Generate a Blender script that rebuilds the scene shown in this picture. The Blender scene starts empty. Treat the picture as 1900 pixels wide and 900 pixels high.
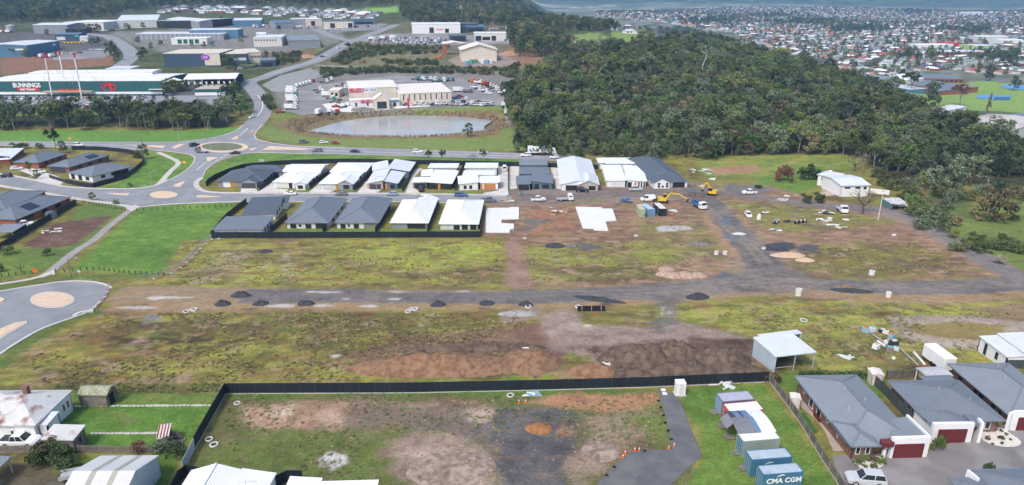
import bpy, bmesh, math, random
import numpy as np
from mathutils import Vector, Matrix
# ------------------------------------------------------------------ camera, sky, sun, exposure
scene = bpy.context.scene
COL = scene.collection
F_PX, CX, CY, CAM_H = 1300.0, 950.0, 450.0, 60.0        # pixel units of a 1900 x 900 picture
TH = math.atan(475.0 / F_PX)                            # camera tilt below the horizontal
cam_d = bpy.data.cameras.new('camera'); cam = bpy.data.objects.new('camera', cam_d); COL.objects.link(cam)
cam_d.sensor_width = 36.0; cam_d.lens = 36.0 * F_PX / 1900.0
cam_d.clip_start = 0.5; cam_d.clip_end = 30000
cam.location = (0, 0, CAM_H); cam.rotation_euler = (math.pi / 2 - TH, 0, 0)
scene.camera = cam
SUN_EL, SUN_AZ = math.radians(52), math.radians(215)     # azimuth clockwise from +Y (away from camera)
world = bpy.data.worlds.new('World'); scene.world = world; world.use_nodes = True
wn = world.node_tree; wn.nodes.clear()
sky = wn.nodes.new('ShaderNodeTexSky'); sky.sky_type = 'NISHITA'; sky.sun_disc = False
sky.sun_elevation = SUN_EL; sky.sun_rotation = SUN_AZ
sky.air_density = 1.0; sky.dust_density = 3.5; sky.ozone_density = 1.0
bg = wn.nodes.new('ShaderNodeBackground'); bg.inputs[1].default_value = 0.15
wo = wn.nodes.new('ShaderNodeOutputWorld')
wn.links.new(sky.outputs[0], bg.inputs[0]); wn.links.new(bg.outputs[0], wo.inputs[0])
sun_d = bpy.data.lights.new('sun', 'SUN'); sun = bpy.data.objects.new('sun', sun_d); COL.objects.link(sun)
sun_d.energy = 1.5; sun_d.angle = math.radians(11); sun_d.color = (1.0, 0.96, 0.9)
sd = Vector((math.sin(SUN_AZ) * math.cos(SUN_EL), math.cos(SUN_AZ) * math.cos(SUN_EL), math.sin(SUN_EL)))
sun.rotation_euler = sd.to_track_quat('Z', 'Y').to_euler(); sun.location = (0, 0, 300)
vs = scene.view_settings
vs.view_transform = 'Standard'; vs.look = 'None'; vs.exposure = 0.62; vs.gamma = 1.0; vs.use_curve_mapping = False
R = random.Random(11)
NPR = np.random.RandomState(5)
# ------------------------------------------------------------------ terrain height
def ss(a, b, x):
 t = np.clip((x - a) / (b - a), 0, 1); return t * t * (3 - 2 * t)
_py = [0, 75, 100, 148, 196, 260, 300, 345, 400, 440, 517, 663, 850, 1100, 1400, 1800, 2500, 12000]
_pz = [0.5, 0, -1, -6, -10, -13, -13.3, -12.6, -11.6, -8.5, -4, 2, 10, 19, 42, 80, 120, 160]
_ty = np.arange(0, 12001, 4.0); _tz = np.interp(_ty, _py, _pz)
_k = np.ones(9) / 9.0
_tp = np.concatenate([np.full(8, _tz[0]), _tz, np.full(8, _tz[-1])])
_tz = np.convolve(np.convolve(_tp, _k, 'valid'), _k, 'valid')
def zt(x, y):
 x = np.asarray(x, float); y = np.asarray(y, float)
 a = np.interp(y, _ty, _tz)
 shift = np.minimum(250.0, 0.6 * np.maximum(0.0, y - 820.0))
 w = ss(130, 430, x + shift) * ss(210, 400, y)
 far = -36 + 190 * ss(3700, 6500, y + 0.25 * x) * (0.65 + 0.35 * np.sin(x / 700.0 + 1.0)) + 10 * np.sin(x / 260.0) * np.sin(y / 330.0 + .6) * ss(900, 1400, y)
 z = a * (1 - w) + far * w
 k = ss(1.14, 0.94, np.hypot((x + 62) / 57.0, (y - 391) / 32.0))              # pond basin
 z = z * (1 - k) - 13.6 * k
 return z
def zf(x, y): return float(zt(x, y))
_td = 30.0 * (13000 / 30.0) ** (np.arange(700) / 699.0)
CT, ST = math.cos(TH), math.sin(TH)
def P(u, v, h=0.0):
 """the place on the ground (raised by h metres) that a line of sight meets"""
 dx = (u - CX) / F_PX; dv = (v - CY) / F_PX
 dy = CT - dv * ST; dz = -(ST + dv * CT)
 def g(t): return CAM_H + t * dz - (zt(t * dx, t * dy) + h)
 s = g(_td)
 i = np.argmax(s < 0)
 if s[i] >= 0: i = len(_td) - 1
 for n in (160, 40):
  lo, hi = (_td[max(i - 1, 0)], _td[i]) if n == 160 else (tt[max(i - 1, 0)], tt[i])
  tt = np.linspace(lo, hi, n); s = g(tt); i = int(np.argmax(s < 0)) or n - 1
 d = s[i - 1] - s[i]; t = tt[i - 1] + (tt[i] - tt[i - 1]) * (s[i - 1] / d if d else .5)
 x, y = t * dx, t * dy
 return Vector((x, y, zf(x, y) + h))
def PZ(u, v, z):
 dx = (u - CX) / F_PX; dv = (v - CY) / F_PX; t = (z - CAM_H) / -(ST + dv * CT)
 return Vector((t * dx, t * (CT - dv * ST), z))
def Zm(ox, oy, k): return lambda x, y: (ox + x / k, oy + y / k)
# ------------------------------------------------------------------ numpy noise
def _hash(ix, iy, seed):
 n = (ix * 374761393 + iy * 668265263 + seed * 974711) & 0x7fffffff
 n = (n ^ (n >> 13)) * 1274126177 & 0x7fffffff
 return ((n ^ (n >> 16)) & 0xffff) / 65535.0
def vnoise(x, y, seed=0):
 ix = np.floor(x).astype(np.int64); iy = np.floor(y).astype(np.int64)
 fx = x - ix; fy = y - iy; fx = fx * fx * (3 - 2 * fx); fy = fy * fy * (3 - 2 * fy)
 a = _hash(ix, iy, seed); b = _hash(ix + 1, iy, seed); c = _hash(ix, iy + 1, seed); d = _hash(ix + 1, iy + 1, seed)
 return (a * (1 - fx) + b * fx) * (1 - fy) + (c * (1 - fx) + d * fx) * fy
def fbm(x, y, seed=0, oct=4):
 s = 0; a = .5; t = 0
 for o in range(oct):
  s = s + a * vnoise(x, y, seed + o * 17); t += a; a *= .55; x = x * 2.03 + 5.1; y = y * 2.03 + 1.7
 return s / t
# ------------------------------------------------------------------ materials
def lin(c):
 return tuple(((v / 255.0) / 12.92 if v / 255.0 <= .04045 else ((v / 255.0 + .055) / 1.055) ** 2.4) for v in c)
MATS = {}
def mat(name, col, rough=.7, var=.12, scale=1.5, bump=0, spec=.3, metal=0, stripe=None, col2=None, c2amt=.5, c2scale=.6, trans=0, obj_rand=0):
 """procedural material: base colour with noise wear; stripe=(axis, period, depth) gives rolled-sheet ribs as relief"""
 if name in MATS: return MATS[name]
 m = bpy.data.materials.new(name); m.use_nodes = True; t = m.node_tree; N = t.nodes; L = t.links
 b = N['Principled BSDF']
 b.inputs['Roughness'].default_value = rough; b.inputs['Metallic'].default_value = metal
 b.inputs['Specular IOR Level'].default_value = spec
 tc = N.new('ShaderNodeTexCoord'); nz = N.new('ShaderNodeTexNoise'); nz.inputs['Scale'].default_value = scale; nz.inputs['Detail'].default_value = 5
 L.new(tc.outputs['Object'], nz.inputs['Vector'])
 mr = N.new('ShaderNodeMapRange'); mr.inputs[1].default_value = .3; mr.inputs[2].default_value = .7
 mr.inputs[3].default_value = 1 - var; mr.inputs[4].default_value = 1 + var
 L.new(nz.outputs[0], mr.inputs[0])
 base = N.new('ShaderNodeMixRGB'); base.blend_type = 'MULTIPLY'; base.inputs[0].default_value = 1
 base.inputs[1].default_value = (*col, 1)
 L.new(mr.outputs[0], base.inputs[2])
 out = base.outputs[0]
 if col2:
  n2 = N.new('ShaderNodeTexNoise'); n2.inputs['Scale'].default_value = c2scale; n2.inputs['Detail'].default_value = 6
  L.new(tc.outputs['Object'], n2.inputs['Vector'])
  m2 = N.new('ShaderNodeMapRange'); m2.inputs[1].default_value = 1 - c2amt - .08; m2.inputs[2].default_value = 1 - c2amt + .08
  L.new(n2.outputs[0], m2.inputs[0])
  mx = N.new('ShaderNodeMixRGB'); L.new(m2.outputs[0], mx.inputs[0]); L.new(out, mx.inputs[1]); mx.inputs[2].default_value = (*col2, 1)
  out = mx.outputs[0]
 if obj_rand:
  oi = N.new('ShaderNodeObjectInfo'); r2 = N.new('ShaderNodeMapRange'); r2.inputs[3].default_value = 1 - obj_rand; r2.inputs[4].default_value = 1 + obj_rand
  L.new(oi.outputs['Random'], r2.inputs[0])
  m3 = N.new('ShaderNodeMixRGB'); m3.blend_type = 'MULTIPLY'; m3.inputs[0].default_value = 1
  L.new(out, m3.inputs[1]); L.new(r2.outputs[0], m3.inputs[2]); out = m3.outputs[0]
 L.new(out, b.inputs['Base Color'])
 if stripe:
  ax, per, dep = stripe
  sx = N.new('ShaderNodeSeparateXYZ'); L.new(tc.outputs['Object'], sx.inputs[0])
  mu = N.new('ShaderNodeMath'); mu.operation = 'MULTIPLY'; mu.inputs[1].default_value = 2 * math.pi / per
  L.new(sx.outputs['XYZ'.index(ax)], mu.inputs[0])
  sn = N.new('ShaderNodeMath'); sn.operation = 'SINE'; L.new(mu.outputs[0], sn.inputs[0])
  bp = N.new('ShaderNodeBump'); bp.inputs['Strength'].default_value = 1; bp.inputs['Distance'].default_value = dep
  L.new(sn.outputs[0], bp.inputs['Height']); L.new(bp.outputs[0], b.inputs['Normal'])
 elif bump:
  bp = N.new('ShaderNodeBump'); bp.inputs['Strength'].default_value = 1; bp.inputs['Distance'].default_value = bump
  n3 = N.new('ShaderNodeTexNoise'); n3.inputs['Scale'].default_value = scale * 4; n3.inputs['Detail'].default_value = 4
  L.new(tc.outputs['Object'], n3.inputs['Vector'])
  L.new(n3.outputs[0], bp.inputs['Height']); L.new(bp.outputs[0], b.inputs['Normal'])
 if trans:
  b.inputs['Transmission Weight'].default_value = trans
 MATS[name] = m; return m
def S(r, g, b): return lin((r, g, b))
M_glass = mat('window_glass', (.02, .026, .033), .08, .1, .4, spec=.6)
M_white = mat('white_paint', (.72, .73, .74), .5, .05, .7)
M_cream = mat('cream_render', (.62, .565, .475), .8, .07, .5)
M_conc = mat('concrete', (.44, .43, .40), .9, .14, .6, bump=.01)
M_conc_w = mat('pale_concrete', (.60, .59, .56), .85, .09, .5)
M_dark = mat('charcoal_steel', (.035, .042, .052), .6, .1, .6)
M_black = mat('black_rubber', (.015, .015, .016), .85, .15, 2)
M_steel = mat('galvanised_steel', (.36, .38, .40), .5, .1, 1.2)
M_wood = mat('weathered_wood', (.19, .17, .145), .9, .25, 2.0, bump=.02)
M_timber = mat('new_timber', (.50, .35, .19), .8, .15, 2)
M_maroon = mat('maroon_panel', (.13, .025, .028), .5, .08, 1)
M_brick = mat('brown_brick', (.20, .115, .088), .9, .22, 5, bump=.01)
M_brick_r = mat('red_brick', (.28, .105, .06), .9, .22, 5, bump=.01)
M_orange = mat('orange_plastic', (.62, .13, .02), .6, .08, 1)
M_yellow = mat('yellow_paint', (.62, .40, .02), .5, .12, 1)
M_red = mat('red_paint', (.50, .02, .02), .5, .06, 1)
# ------------------------------------------------------------------ mesh builder
class MB:
 def __init__(s): s.v = []; s.f = []; s.m = []; s.mi = 0
 def add(s, vs, fs):
  o = len(s.v); s.v += [tuple(p) for p in vs]
  for f in fs: s.f.append([i + o for i in f]); s.m.append(s.mi)
  return s
 def box(s, c, d, rz=0, top=1.0):
  """c = centre of the base, d = sizes; top = taper"""
  x, y, z = c; a, b, h = d[0] / 2, d[1] / 2, d[2]; cr, sr = math.cos(rz), math.sin(rz)
  vs = []
  for (k, zz) in ((1, z), (top, z + h)):
   for sx, sy in ((-1, -1), (1, -1), (1, 1), (-1, 1)):
    px, py = sx * a * k, sy * b * k
    vs.append((x + px * cr - py * sr, y + px * sr + py * cr, zz))
  return s.add(vs, [(3, 2, 1, 0), (4, 5, 6, 7), (0, 1, 5, 4), (1, 2, 6, 5), (2, 3, 7, 6), (3, 0, 4, 7)])
 def bar(s, p, q, w, h=None, up=(0, 0, 1)):
  p = Vector(p); q = Vector(q); h = h or w; d = (q - p).normalized()
  up = Vector(up)
  if abs(d.dot(up)) > .98: up = Vector((1, 0, 0))
  a = d.cross(up).normalized() * w / 2; b = a.cross(d).normalized() * h / 2
  vs = [p - a - b, p + a - b, p + a + b, p - a + b, q - a - b, q + a - b, q + a + b, q - a + b]
  return s.add(vs, [(0, 1, 2, 3), (7, 6, 5, 4), (0, 4, 5, 1), (1, 5, 6, 2), (2, 6, 7, 3), (3, 7, 4, 0)])
 def tube(s, p, q, r0, r1=None, n=8, cap=True):
  p = Vector(p); q = Vector(q); r1 = r0 if r1 is None else r1; d = (q - p).normalized()
  up = Vector((0, 0, 1)) if abs(d.z) < .9 else Vector((1, 0, 0))
  a = d.cross(up).normalized(); b = d.cross(a)
  vs = [p + (a * math.cos(2 * math.pi * i / n) + b * math.sin(2 * math.pi * i / n)) * r0 for i in range(n)]
  vs += [q + (a * math.cos(2 * math.pi * i / n) + b * math.sin(2 * math.pi * i / n)) * r1 for i in range(n)]
  fs = [(i, (i + 1) % n, n + (i + 1) % n, n + i) for i in range(n)]
  if cap: fs += [tuple(range(n - 1, -1, -1)), tuple(range(n, 2 * n))]
  return s.add(vs, fs)
 def prism(s, poly, z0, z1):
  """poly: list of (x, y) ccw; z0/z1 numbers"""
  n = len(poly)
  vs = [(x, y, z0) for x, y in poly] + [(x, y, z1) for x, y in poly]
  fs = [tuple(range(n - 1, -1, -1)), tuple(range(n, 2 * n))] + [(i, (i + 1) % n, n + (i + 1) % n, n + i) for i in range(n)]
  return s.add(vs, fs)
 def slab(s, pts, th):
  """a sloping sheet through pts (3-D polygon) with thickness th downwards"""
  n = len(pts); vs = [tuple(p) for p in pts] + [(p[0], p[1], p[2] - th) for p in pts]
  fs = [tuple(range(n)), tuple(range(2 * n - 1, n - 1, -1))] + [(i, n + i, n + (i + 1) % n, (i + 1) % n) for i in range(n)]
  return s.add(vs, fs)
 def mesh(s, name, mats):
  me = bpy.data.meshes.new(name); me.from_pydata(s.v, [], s.f)
  if not isinstance(mats, (list, tuple)): mats = [mats]
  for m in mats: me.materials.append(m)
  if len(mats) > 1: me.polygons.foreach_set('material_index', s.m)
  bm = bmesh.new(); bm.from_mesh(me); bmesh.ops.recalc_face_normals(bm, faces=bm.faces); bm.to_mesh(me); bm.free()
  return me
 def build(s, name, mats, parent=None, loc=None):
  return obj(name, s.mesh(name, mats), parent, loc)
def obj(name, me, parent=None, loc=None):
 o = bpy.data.objects.new(name, me); COL.objects.link(o)
 if parent is not None: o.parent = parent
 if loc is not None: o.location = loc
 return o
USED = {}
def tag(o, label, cat, group=None):
 o['label'] = label; o['category'] = cat
 if group: o['group'] = group
 return o
def thing(name, label, cat, loc=(0, 0, 0), rz=0, group=None):
 o = bpy.data.objects.new(name, None); COL.objects.link(o); o.empty_display_size = .3
 o.location = loc; o.rotation_euler = (0, 0, rz)
 return tag(o, label, cat, group)
def setting(o): o['kind'] = 'structure'; return o
def kids(o): return KIDS.get(o.name, [])
KIDS = {}
def dup(o, loc, rz=0, scale=None, label=None, parent=None, top=True):
 c = o.copy(); COL.objects.link(c)
 if parent is not None: c.parent = parent
 if top:
  c.location = loc; c.rotation_euler = (0, 0, rz)
  if scale: c.scale = scale if isinstance(scale, tuple) else (scale,) * 3
  if label: c['label'] = label
 for k in list(o.children): dup(k, None, parent=c, top=False)
 return c
# ------------------------------------------------------------------ draped sheets
def catmull(pts, n=6, closed=True):
 out = []; m = len(pts)
 for i in range(m if closed else m - 1):
  p = [Vector(pts[(i + k) % m]) if closed else Vector(pts[min(max(i + k, 0), m - 1)]) for k in (-1, 0, 1, 2)]
  for j in range(n):
   t = j / n
   out.append(.5 * ((2 * p[1]) + (p[2] - p[0]) * t + (2 * p[0] - 5 * p[1] + 4 * p[2] - p[3]) * t * t + (3 * p[1] - p[0] - 3 * p[2] + p[3]) * t ** 3))
 if not closed: out.append(Vector(pts[-1]))
 return out
def drape(name, poly, m, lift=.05, step=None, parent=None, edge=0.0):
 """a sheet over the ground: poly = world (x, y) outline, cut on a grid so that it follows the terrain"""
 bm = bmesh.new()
 vs = [bm.verts.new((p[0], p[1], 0)) for p in poly]
 bm.faces.new(vs); bm.normal_update()
 xs = [p[0] for p in poly]; ys = [p[1] for p in poly]
 step = step or max(3.0, (sum(ys) / len(ys)) * .025)
 for ax, lo, hi in ((0, min(xs), max(xs)), (1, min(ys), max(ys))):
  k = math.floor(lo / step) + 1
  while k * step < hi:
   co = [0, 0, 0]; no = [0, 0, 0]; co[ax] = k * step; no[ax] = 1
   bmesh.ops.bisect_plane(bm, geom=bm.verts[:] + bm.edges[:] + bm.faces[:], plane_co=co, plane_no=no, dist=1e-4)
   k += 1
 bmesh.ops.triangulate(bm, faces=bm.faces[:])
 arr = np.array([v.co[:2] for v in bm.verts]); zz = zt(arr[:, 0], arr[:, 1]) + lift
 for v, z in zip(bm.verts, zz): v.co.z = z
 if edge:                                             # skirts: a kerb-like step down
  be = [e for e in bm.edges if e.is_boundary]
  r = bmesh.ops.extrude_edge_only(bm, edges=be)
  for v in r['geom']:
   if isinstance(v, bmesh.types.BMVert): v.co.z -= edge
 bmesh.ops.recalc_face_normals(bm, faces=bm.faces[:])
 if sum(f.normal.z for f in bm.faces) < 0: bmesh.ops.reverse_faces(bm, faces=bm.faces[:])
 me = bpy.data.meshes.new(name); bm.to_mesh(me); bm.free(); me.materials.append(m)
 return obj(name, me, parent)
def wpoly(px, smooth=0):
 w = [P(u, v) for u, v in px]
 w = [Vector((p.x, p.y)) for p in w]
 if smooth: w = catmull(w, smooth)
 return [(p[0], p[1]) for p in w]
def ribbon(path, width, closed=False):
 """outline of a strip along a world path"""
 n = len(path); L = []; Rr = []
 for i, p in enumerate(path):
  a = Vector(path[max(i - 1, 0)]); b = Vector(path[min(i + 1, n - 1)])
  d = (b - a).normalized(); nn = Vector((-d.y, d.x)); w = (width(i / (n - 1)) if callable(width) else width) / 2
  L.append(Vector(p) + nn * w); Rr.append(Vector(p) - nn * w)
 return [(p.x, p.y) for p in L + Rr[::-1]]
def strip_mesh(name, path, width, m, lift=.05, parent=None, thick=0):
 """strip of quads along a world path, following the ground"""
 o = ribbon(path, width); n = len(path); vs = []; fs = []
 Lp, Rp = o[:n], o[n:][::-1]
 for i in range(n):
  for q in (Lp[i], Rp[i]): vs.append((q[0], q[1], zf(*q) + lift))
 for i in range(n - 1): fs.append((2 * i, 2 * i + 1, 2 * i + 3, 2 * i + 2))
 if thick:
  k = len(vs)
  vs += [(x, y, z - thick) for x, y, z in vs]
  for i in range(n - 1):
   fs += [(2 * i, 2 * i + 2, k + 2 * i + 2, k + 2 * i), (2 * i + 1, k + 2 * i + 1, k + 2 * i + 3, 2 * i + 3)]
  fs += [(0, k, k + 1, 1), (2 * n - 2, 2 * n - 1, k + 2 * n - 1, k + 2 * n - 2)]
 b = MB(); b.add(vs, fs)
 return b.build(name, m, parent)
def resample(path, step):
 out = [Vector(path[0])]
 for a, b in zip(path[:-1], path[1:]):
  a = Vector(a); b = Vector(b); L = (b - a).length; k = max(1, int(math.ceil(L / step)))
  for i in range(1, k + 1): out.append(a + (b - a) * (i / k))
 return out
# ------------------------------------------------------------------ the ground: one sheet, its own colours painted per vertex
def build_ground():
 ys = [20.0]
 while ys[-1] < 60: ys.append(ys[-1] + 2)
 while ys[-1] < 260: ys.append(ys[-1] + max(.45, .0032 * ys[-1]))
 while ys[-1] < 620: ys.append(ys[-1] * 1.0042)
 while ys[-1] < 12000: ys.append(ys[-1] * 1.019)
 ys = np.array(ys); us = np.linspace(-1.12, 1.12, 640)
 nr, nc = len(ys), len(us)
 Y = np.repeat(ys, nc); X = np.tile(us, nr) * Y
 # keep the sheet wide close to the camera
 near = np.clip((120 - Y) / 100, 0, 1); X = X * (1 + near * 1.2)
 Z = zt(X, Y)
 C = np.empty((len(X), 3))
 wx = X + 3.0 * (fbm(X / 6, Y / 6, 3) - .5); wy = Y + 3.0 * (fbm(X / 6, Y / 6, 9) - .5)
 n1 = fbm(X / 14, Y / 9, 21, 5); n2 = fbm(X / 3.5, Y / 2.6, 33, 4); n3 = fbm(X / 1.1, Y / .9, 41, 3)
 nb = .45 * n1 + .35 * n2 + .2 * n3
 nb = np.clip((nb - .5) * 2.6 + .5, 0, 1)
 def ramp(cols, t):
  if len(cols) == 1: cols = list(cols) * 2
  k = len(cols) - 1; cols = np.array([S(*c) for c in cols]) * 1.02; gm = cols[:, 1] > cols[:, 0] * 1.55; cols[gm] *= (1.1, .96, 1.02); cols = cols * .85 + cols.mean(1, keepdims=True) * .15
  p = np.clip(t, 0, .9999) * k; i = p.astype(int); f = (p - i)[:, None]; f = f * f * (3 - 2 * f)
  return cols[i] * (1 - f) + cols[i + 1] * f
 def sdist(poly, x, y):
  d = np.full(len(x), 1e9); ins = np.zeros(len(x), bool); n = len(poly)
  for i in range(n):
   ax, ay = poly[i]; bx, by = poly[(i + 1) % n]
   ex, ey = bx - ax, by - ay; L = ex * ex + ey * ey + 1e-9
   t = np.clip(((x - ax) * ex + (y - ay) * ey) / L, 0, 1)
   d = np.minimum(d, np.hypot(x - ax - t * ex, y - ay - t * ey))
   c = ((ay > y) != (by > y))
   ins ^= c & (x < (bx - ax) * (y - ay) / (by - ay + 1e-12) + ax)
  return np.where(ins, -d, d)
 def paint(px, cols, soft=1.0, rag=1.0, op=1.0, holes=0.0, smooth=0, t=None, world=None):
  poly = world if world else wpoly(px, smooth)
  a = np.array(poly); mg = soft + rag * 3 + 2
  sel = np.where((X > a[:, 0].min() - mg) & (X < a[:, 0].max() + mg) & (Y > a[:, 1].min() - mg) & (Y < a[:, 1].max() + mg))[0]
  if not len(sel): return
  x, y = X[sel], Y[sel]
  s = sdist(poly, x, y) + rag * (n2[sel] - .5) * 4 + rag * (n3[sel] - .5) * 2
  w = 1 - ss(-soft, soft, s)
  w = w * op
  if holes: w = w * ss(holes - .12, holes + .12, .5 * n1[sel] + .5 * n2[sel] + .25 * (n3[sel] - .5))
  c = ramp(cols, nb[sel] if t is None else t[sel])
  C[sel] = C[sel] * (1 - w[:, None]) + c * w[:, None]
 OL = [(84, 74, 50), (104, 94, 50), (118, 112, 50), (128, 126, 52), (136, 126, 62)]
 C[:] = ramp(OL, nb)
 # country beyond the works: scrub, then suburb, then far farmland
 far = ss(400, 440, Y); C[:] = C * (1 - far[:, None]) + ramp([(58, 66, 40), (74, 84, 50), (92, 100, 60)], nb) * far[:, None]
 nf = fbm(X / 60, Y / 60, 77, 4); nq = np.clip((nf - .5) * 3 + .5, 0, 1)
 town = ss(330, 430, X + np.minimum(250, .6 * np.maximum(0, Y - 820))) * ss(420, 520, Y) * ss(3600, 3100, Y)
 C[:] = C * (1 - town[:, None]) + ramp([(70, 88, 60), (96, 104, 84), (128, 128, 120), (86, 104, 66)], nq) * town[:, None]
 fl = ss(3000, 3300, Y) * ss(-300, 0, X); nl = np.clip((fbm(X / 420, Y / 90, 78, 4) - .5) * 3.2 + .5, 0, 1)
 C[:] = C * (1 - fl[:, None]) + ramp([(70, 96, 84), (88, 110, 88), (120, 130, 96), (176, 168, 150), (96, 116, 100)], nl) * fl[:, None]
 hl = ss(3900, 4300, Y + .25 * X) * ss(-300, 0, X)
 C[:] = C * (1 - hl[:, None]) + ramp([(48, 72, 62), (62, 86, 66), (92, 108, 76)], nq) * hl[:, None]
 SITE0 = [(900, 388), (965, 362), (1300, 342), (1430, 345), (1530, 372), (1690, 392), (1760, 440), (1870, 512), (1760, 520), (1560, 522), (1455, 500), (1405, 455), (1370, 500), (1320, 526), (1100, 534), (940, 534), (940, 442), (895, 440)]
 # --- hill and bush floor
 paint([(955, 290), (1300, 286), (1600, 290), (1660, 340), (1900, 345), (1980, 350), (1980, 310), (1900, 288), (1740, 236), (1640, 178), (1500, 126), (1370, 97), (1250, 75), (1050, 60), (950, 200)], [(52, 54, 36), (70, 68, 46), (88, 84, 58)], 4, 2)
 paint([(1290, 300), (1380, 290), (1560, 286), (1600, 300), (1580, 318), (1500, 310), (1440, 330), (1310, 330)], [(96, 112, 48), (110, 128, 50), (136, 138, 58), (150, 120, 84)], 2, 1.5)
 paint([(1400, 335), (1470, 305), (1530, 308), (1520, 345), (1470, 365), (1410, 368)], [(84, 120, 44), (98, 134, 46)], 1.5, 1)
 paint([(1310, 312), (1400, 306), (1420, 318), (1330, 326)], [(160, 124, 90), (146, 112, 80)], 2, 1.5)
 paint([(1740, 440), (1790, 400), (1850, 368), (1960, 360), (1960, 540), (1900, 520), (1830, 488), (1770, 455)], [(84, 104, 48), (100, 124, 52), (116, 134, 58)], 2, 1.5)
 paint([(1680, 360), (1790, 350), (1810, 400), (1750, 425), (1690, 400)], [(80, 92, 48), (98, 112, 54)], 2, 1.5)
 # --- verges, parks, lawns
 GR = [(70, 106, 36), (84, 126, 42), (96, 136, 46), (108, 138, 56)]
 paint([(-80, 244), (120, 242), (330, 243), (440, 236), (470, 225), (450, 262), (330, 263), (-80, 264)], [(82, 128, 46), (90, 140, 50), (100, 142, 56)], .8, .4)
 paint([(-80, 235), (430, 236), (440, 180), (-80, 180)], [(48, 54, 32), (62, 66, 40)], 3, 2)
 paint([(-80, 204), (40, 204), (200, 206), (200, 213), (-80, 216)], GR, 1.5, 1)
 paint([(172, 352), (236, 332), (270, 298), (262, 280), (310, 284), (360, 290), (362, 304), (335, 325), (300, 345)], GR, .8, .4)
 paint([(372, 346), (376, 328), (400, 306), (440, 288), (520, 281), (600, 284), (760, 292), (960, 296), (960, 301), (640, 296), (500, 302), (440, 318), (384, 336)], GR, .8, .4)
 paint([(478, 250), (500, 232), (545, 250), (640, 257), (870, 254), (900, 258), (930, 236), (962, 244), (990, 280), (800, 277), (620, 273), (520, 266)], [(104, 120, 58), (112, 132, 62), (120, 124, 70)], 1.2, .8)
 paint([(505, 232), (530, 218), (640, 208), (910, 200), (925, 205), (930, 250), (870, 256), (640, 258), (560, 252)], [(110, 96, 66), (128, 108, 74), (96, 88, 56)], 1.2, .8)
 paint([(610, 208), (690, 196), (860, 196), (930, 196), (935, 205), (700, 211), (650, 214)], [(100, 126, 54), (116, 140, 58)], 1, .5)
 paint([(480, 160), (500, 190), (515, 205), (560, 215), (520, 222), (505, 232), (490, 240), (470, 248), (520, 215), (508, 180)], [(92, 122, 50), (104, 128, 54)], 1, .4)
 paint([(255, 386), (330, 379), (445, 375), (440, 386), (405, 425), (335, 498), (300, 512), (215, 505), (128, 500), (140, 490)], [(72, 110, 38), (84, 124, 42), (92, 134, 44), (110, 146, 50)], .6, .3)
 paint([(150, 382), (195, 375), (240, 380), (160, 450), (95, 500), (20, 518), (-60, 520), (-60, 470), (80, 455)], [(92, 104, 50), (88, 120, 46), (104, 132, 52)], .8, .5)
 paint([(40, 458), (104, 414), (165, 404), (212, 400), (150, 445), (130, 456), (60, 462)], [(84, 62, 54), (104, 78, 66), (124, 100, 86)], .7, .5)
 paint([(140, 510), (340, 505), (330, 520), (240, 515), (150, 518), (60, 524), (0, 545), (-60, 550), (-60, 535), (0, 527)], [(84, 104, 44), (96, 118, 48)], .6, .3)
 # --- the wide paddock
 paint([(340, 446), (890, 442), (940, 445), (945, 534), (600, 538), (210, 532), (300, 508)], [(112, 92, 62), (120, 108, 56), (126, 122, 50), (142, 142, 48), (150, 156, 48)], 1.2, .6)
 paint([(640, 450), (940, 448), (940, 490), (820, 500), (640, 480)], [(126, 126, 46), (144, 154, 46), (158, 170, 46)], 3, 2, .85, .42)
 paint([(640, 500), (760, 498), (940, 500), (940, 532), (640, 536)], [(86, 70, 48), (104, 84, 56), (112, 102, 54)], 3, 2, .8, .42)
 paint([(395, 470), (470, 450), (480, 470), (430, 500), (400, 525), (350, 528)], [(150, 124, 106), (164, 140, 124), (128, 112, 70)], 1.5, 1.2, .8, .46)
 for (a, b, c, d) in ((470, 500, 530, 478), (490, 515, 555, 480), (515, 525, 532, 470), (535, 525, 534, 472), (550, 520, 545, 486), (555, 520, 566, 488), (410, 470, 440, 500), (420, 468, 456, 492), (590, 520, 625, 490), (455, 505, 500, 495)):
  w = [P(a, b), P((a + c) / 2 + 2, (b + d) / 2), P(c, d)]
  paint(None, [(176, 158, 140), (150, 132, 112)], .5, .5, .9, .4, world=ribbon(resample([p.xy for p in w], 2), 1.1))
 # lower paddock, from the cul-de-sac to the sheds on the right
 LOW = [(-60, 690), (0, 655), (80, 612), (190, 575), (420, 574), (700, 578), (960, 580), (1010, 600), (1060, 575), (1230, 572), (1300, 560), (1460, 545), (1700, 552), (1960, 545), (1960, 690), (1420, 700), (1000, 712), (420, 716), (200, 722), (-60, 722)]
 paint(LOW, [(78, 66, 46), (100, 88, 48), (116, 106, 46), (128, 122, 46), (142, 138, 50)], 1.5, .8)
 paint([(190, 590), (420, 585), (640, 585), (960, 590), (900, 605), (700, 615), (520, 625), (420, 622), (300, 615), (200, 640), (150, 620)], [(70, 58, 42), (88, 70, 48), (98, 92, 46)], 4, 3, .85, .44)
 paint([(60, 640), (150, 600), (260, 580), (250, 620), (140, 680), (60, 690)], [(112, 72, 46), (118, 90, 50), (104, 96, 46)], 4, 2, .6, .4)
 paint([(210, 630), (260, 620), (400, 622), (420, 634), (330, 638), (220, 642)], [(58, 48, 38), (74, 62, 46)], 1.5, 2, .9, .36)
 paint([(260, 592), (300, 584), (306, 596), (270, 602)], [(112, 112, 116), (124, 122, 122)], .6, .5)
 paint([(230, 644), (262, 626), (275, 632), (250, 642)], [(150, 124, 108)], .8, .6)
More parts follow.
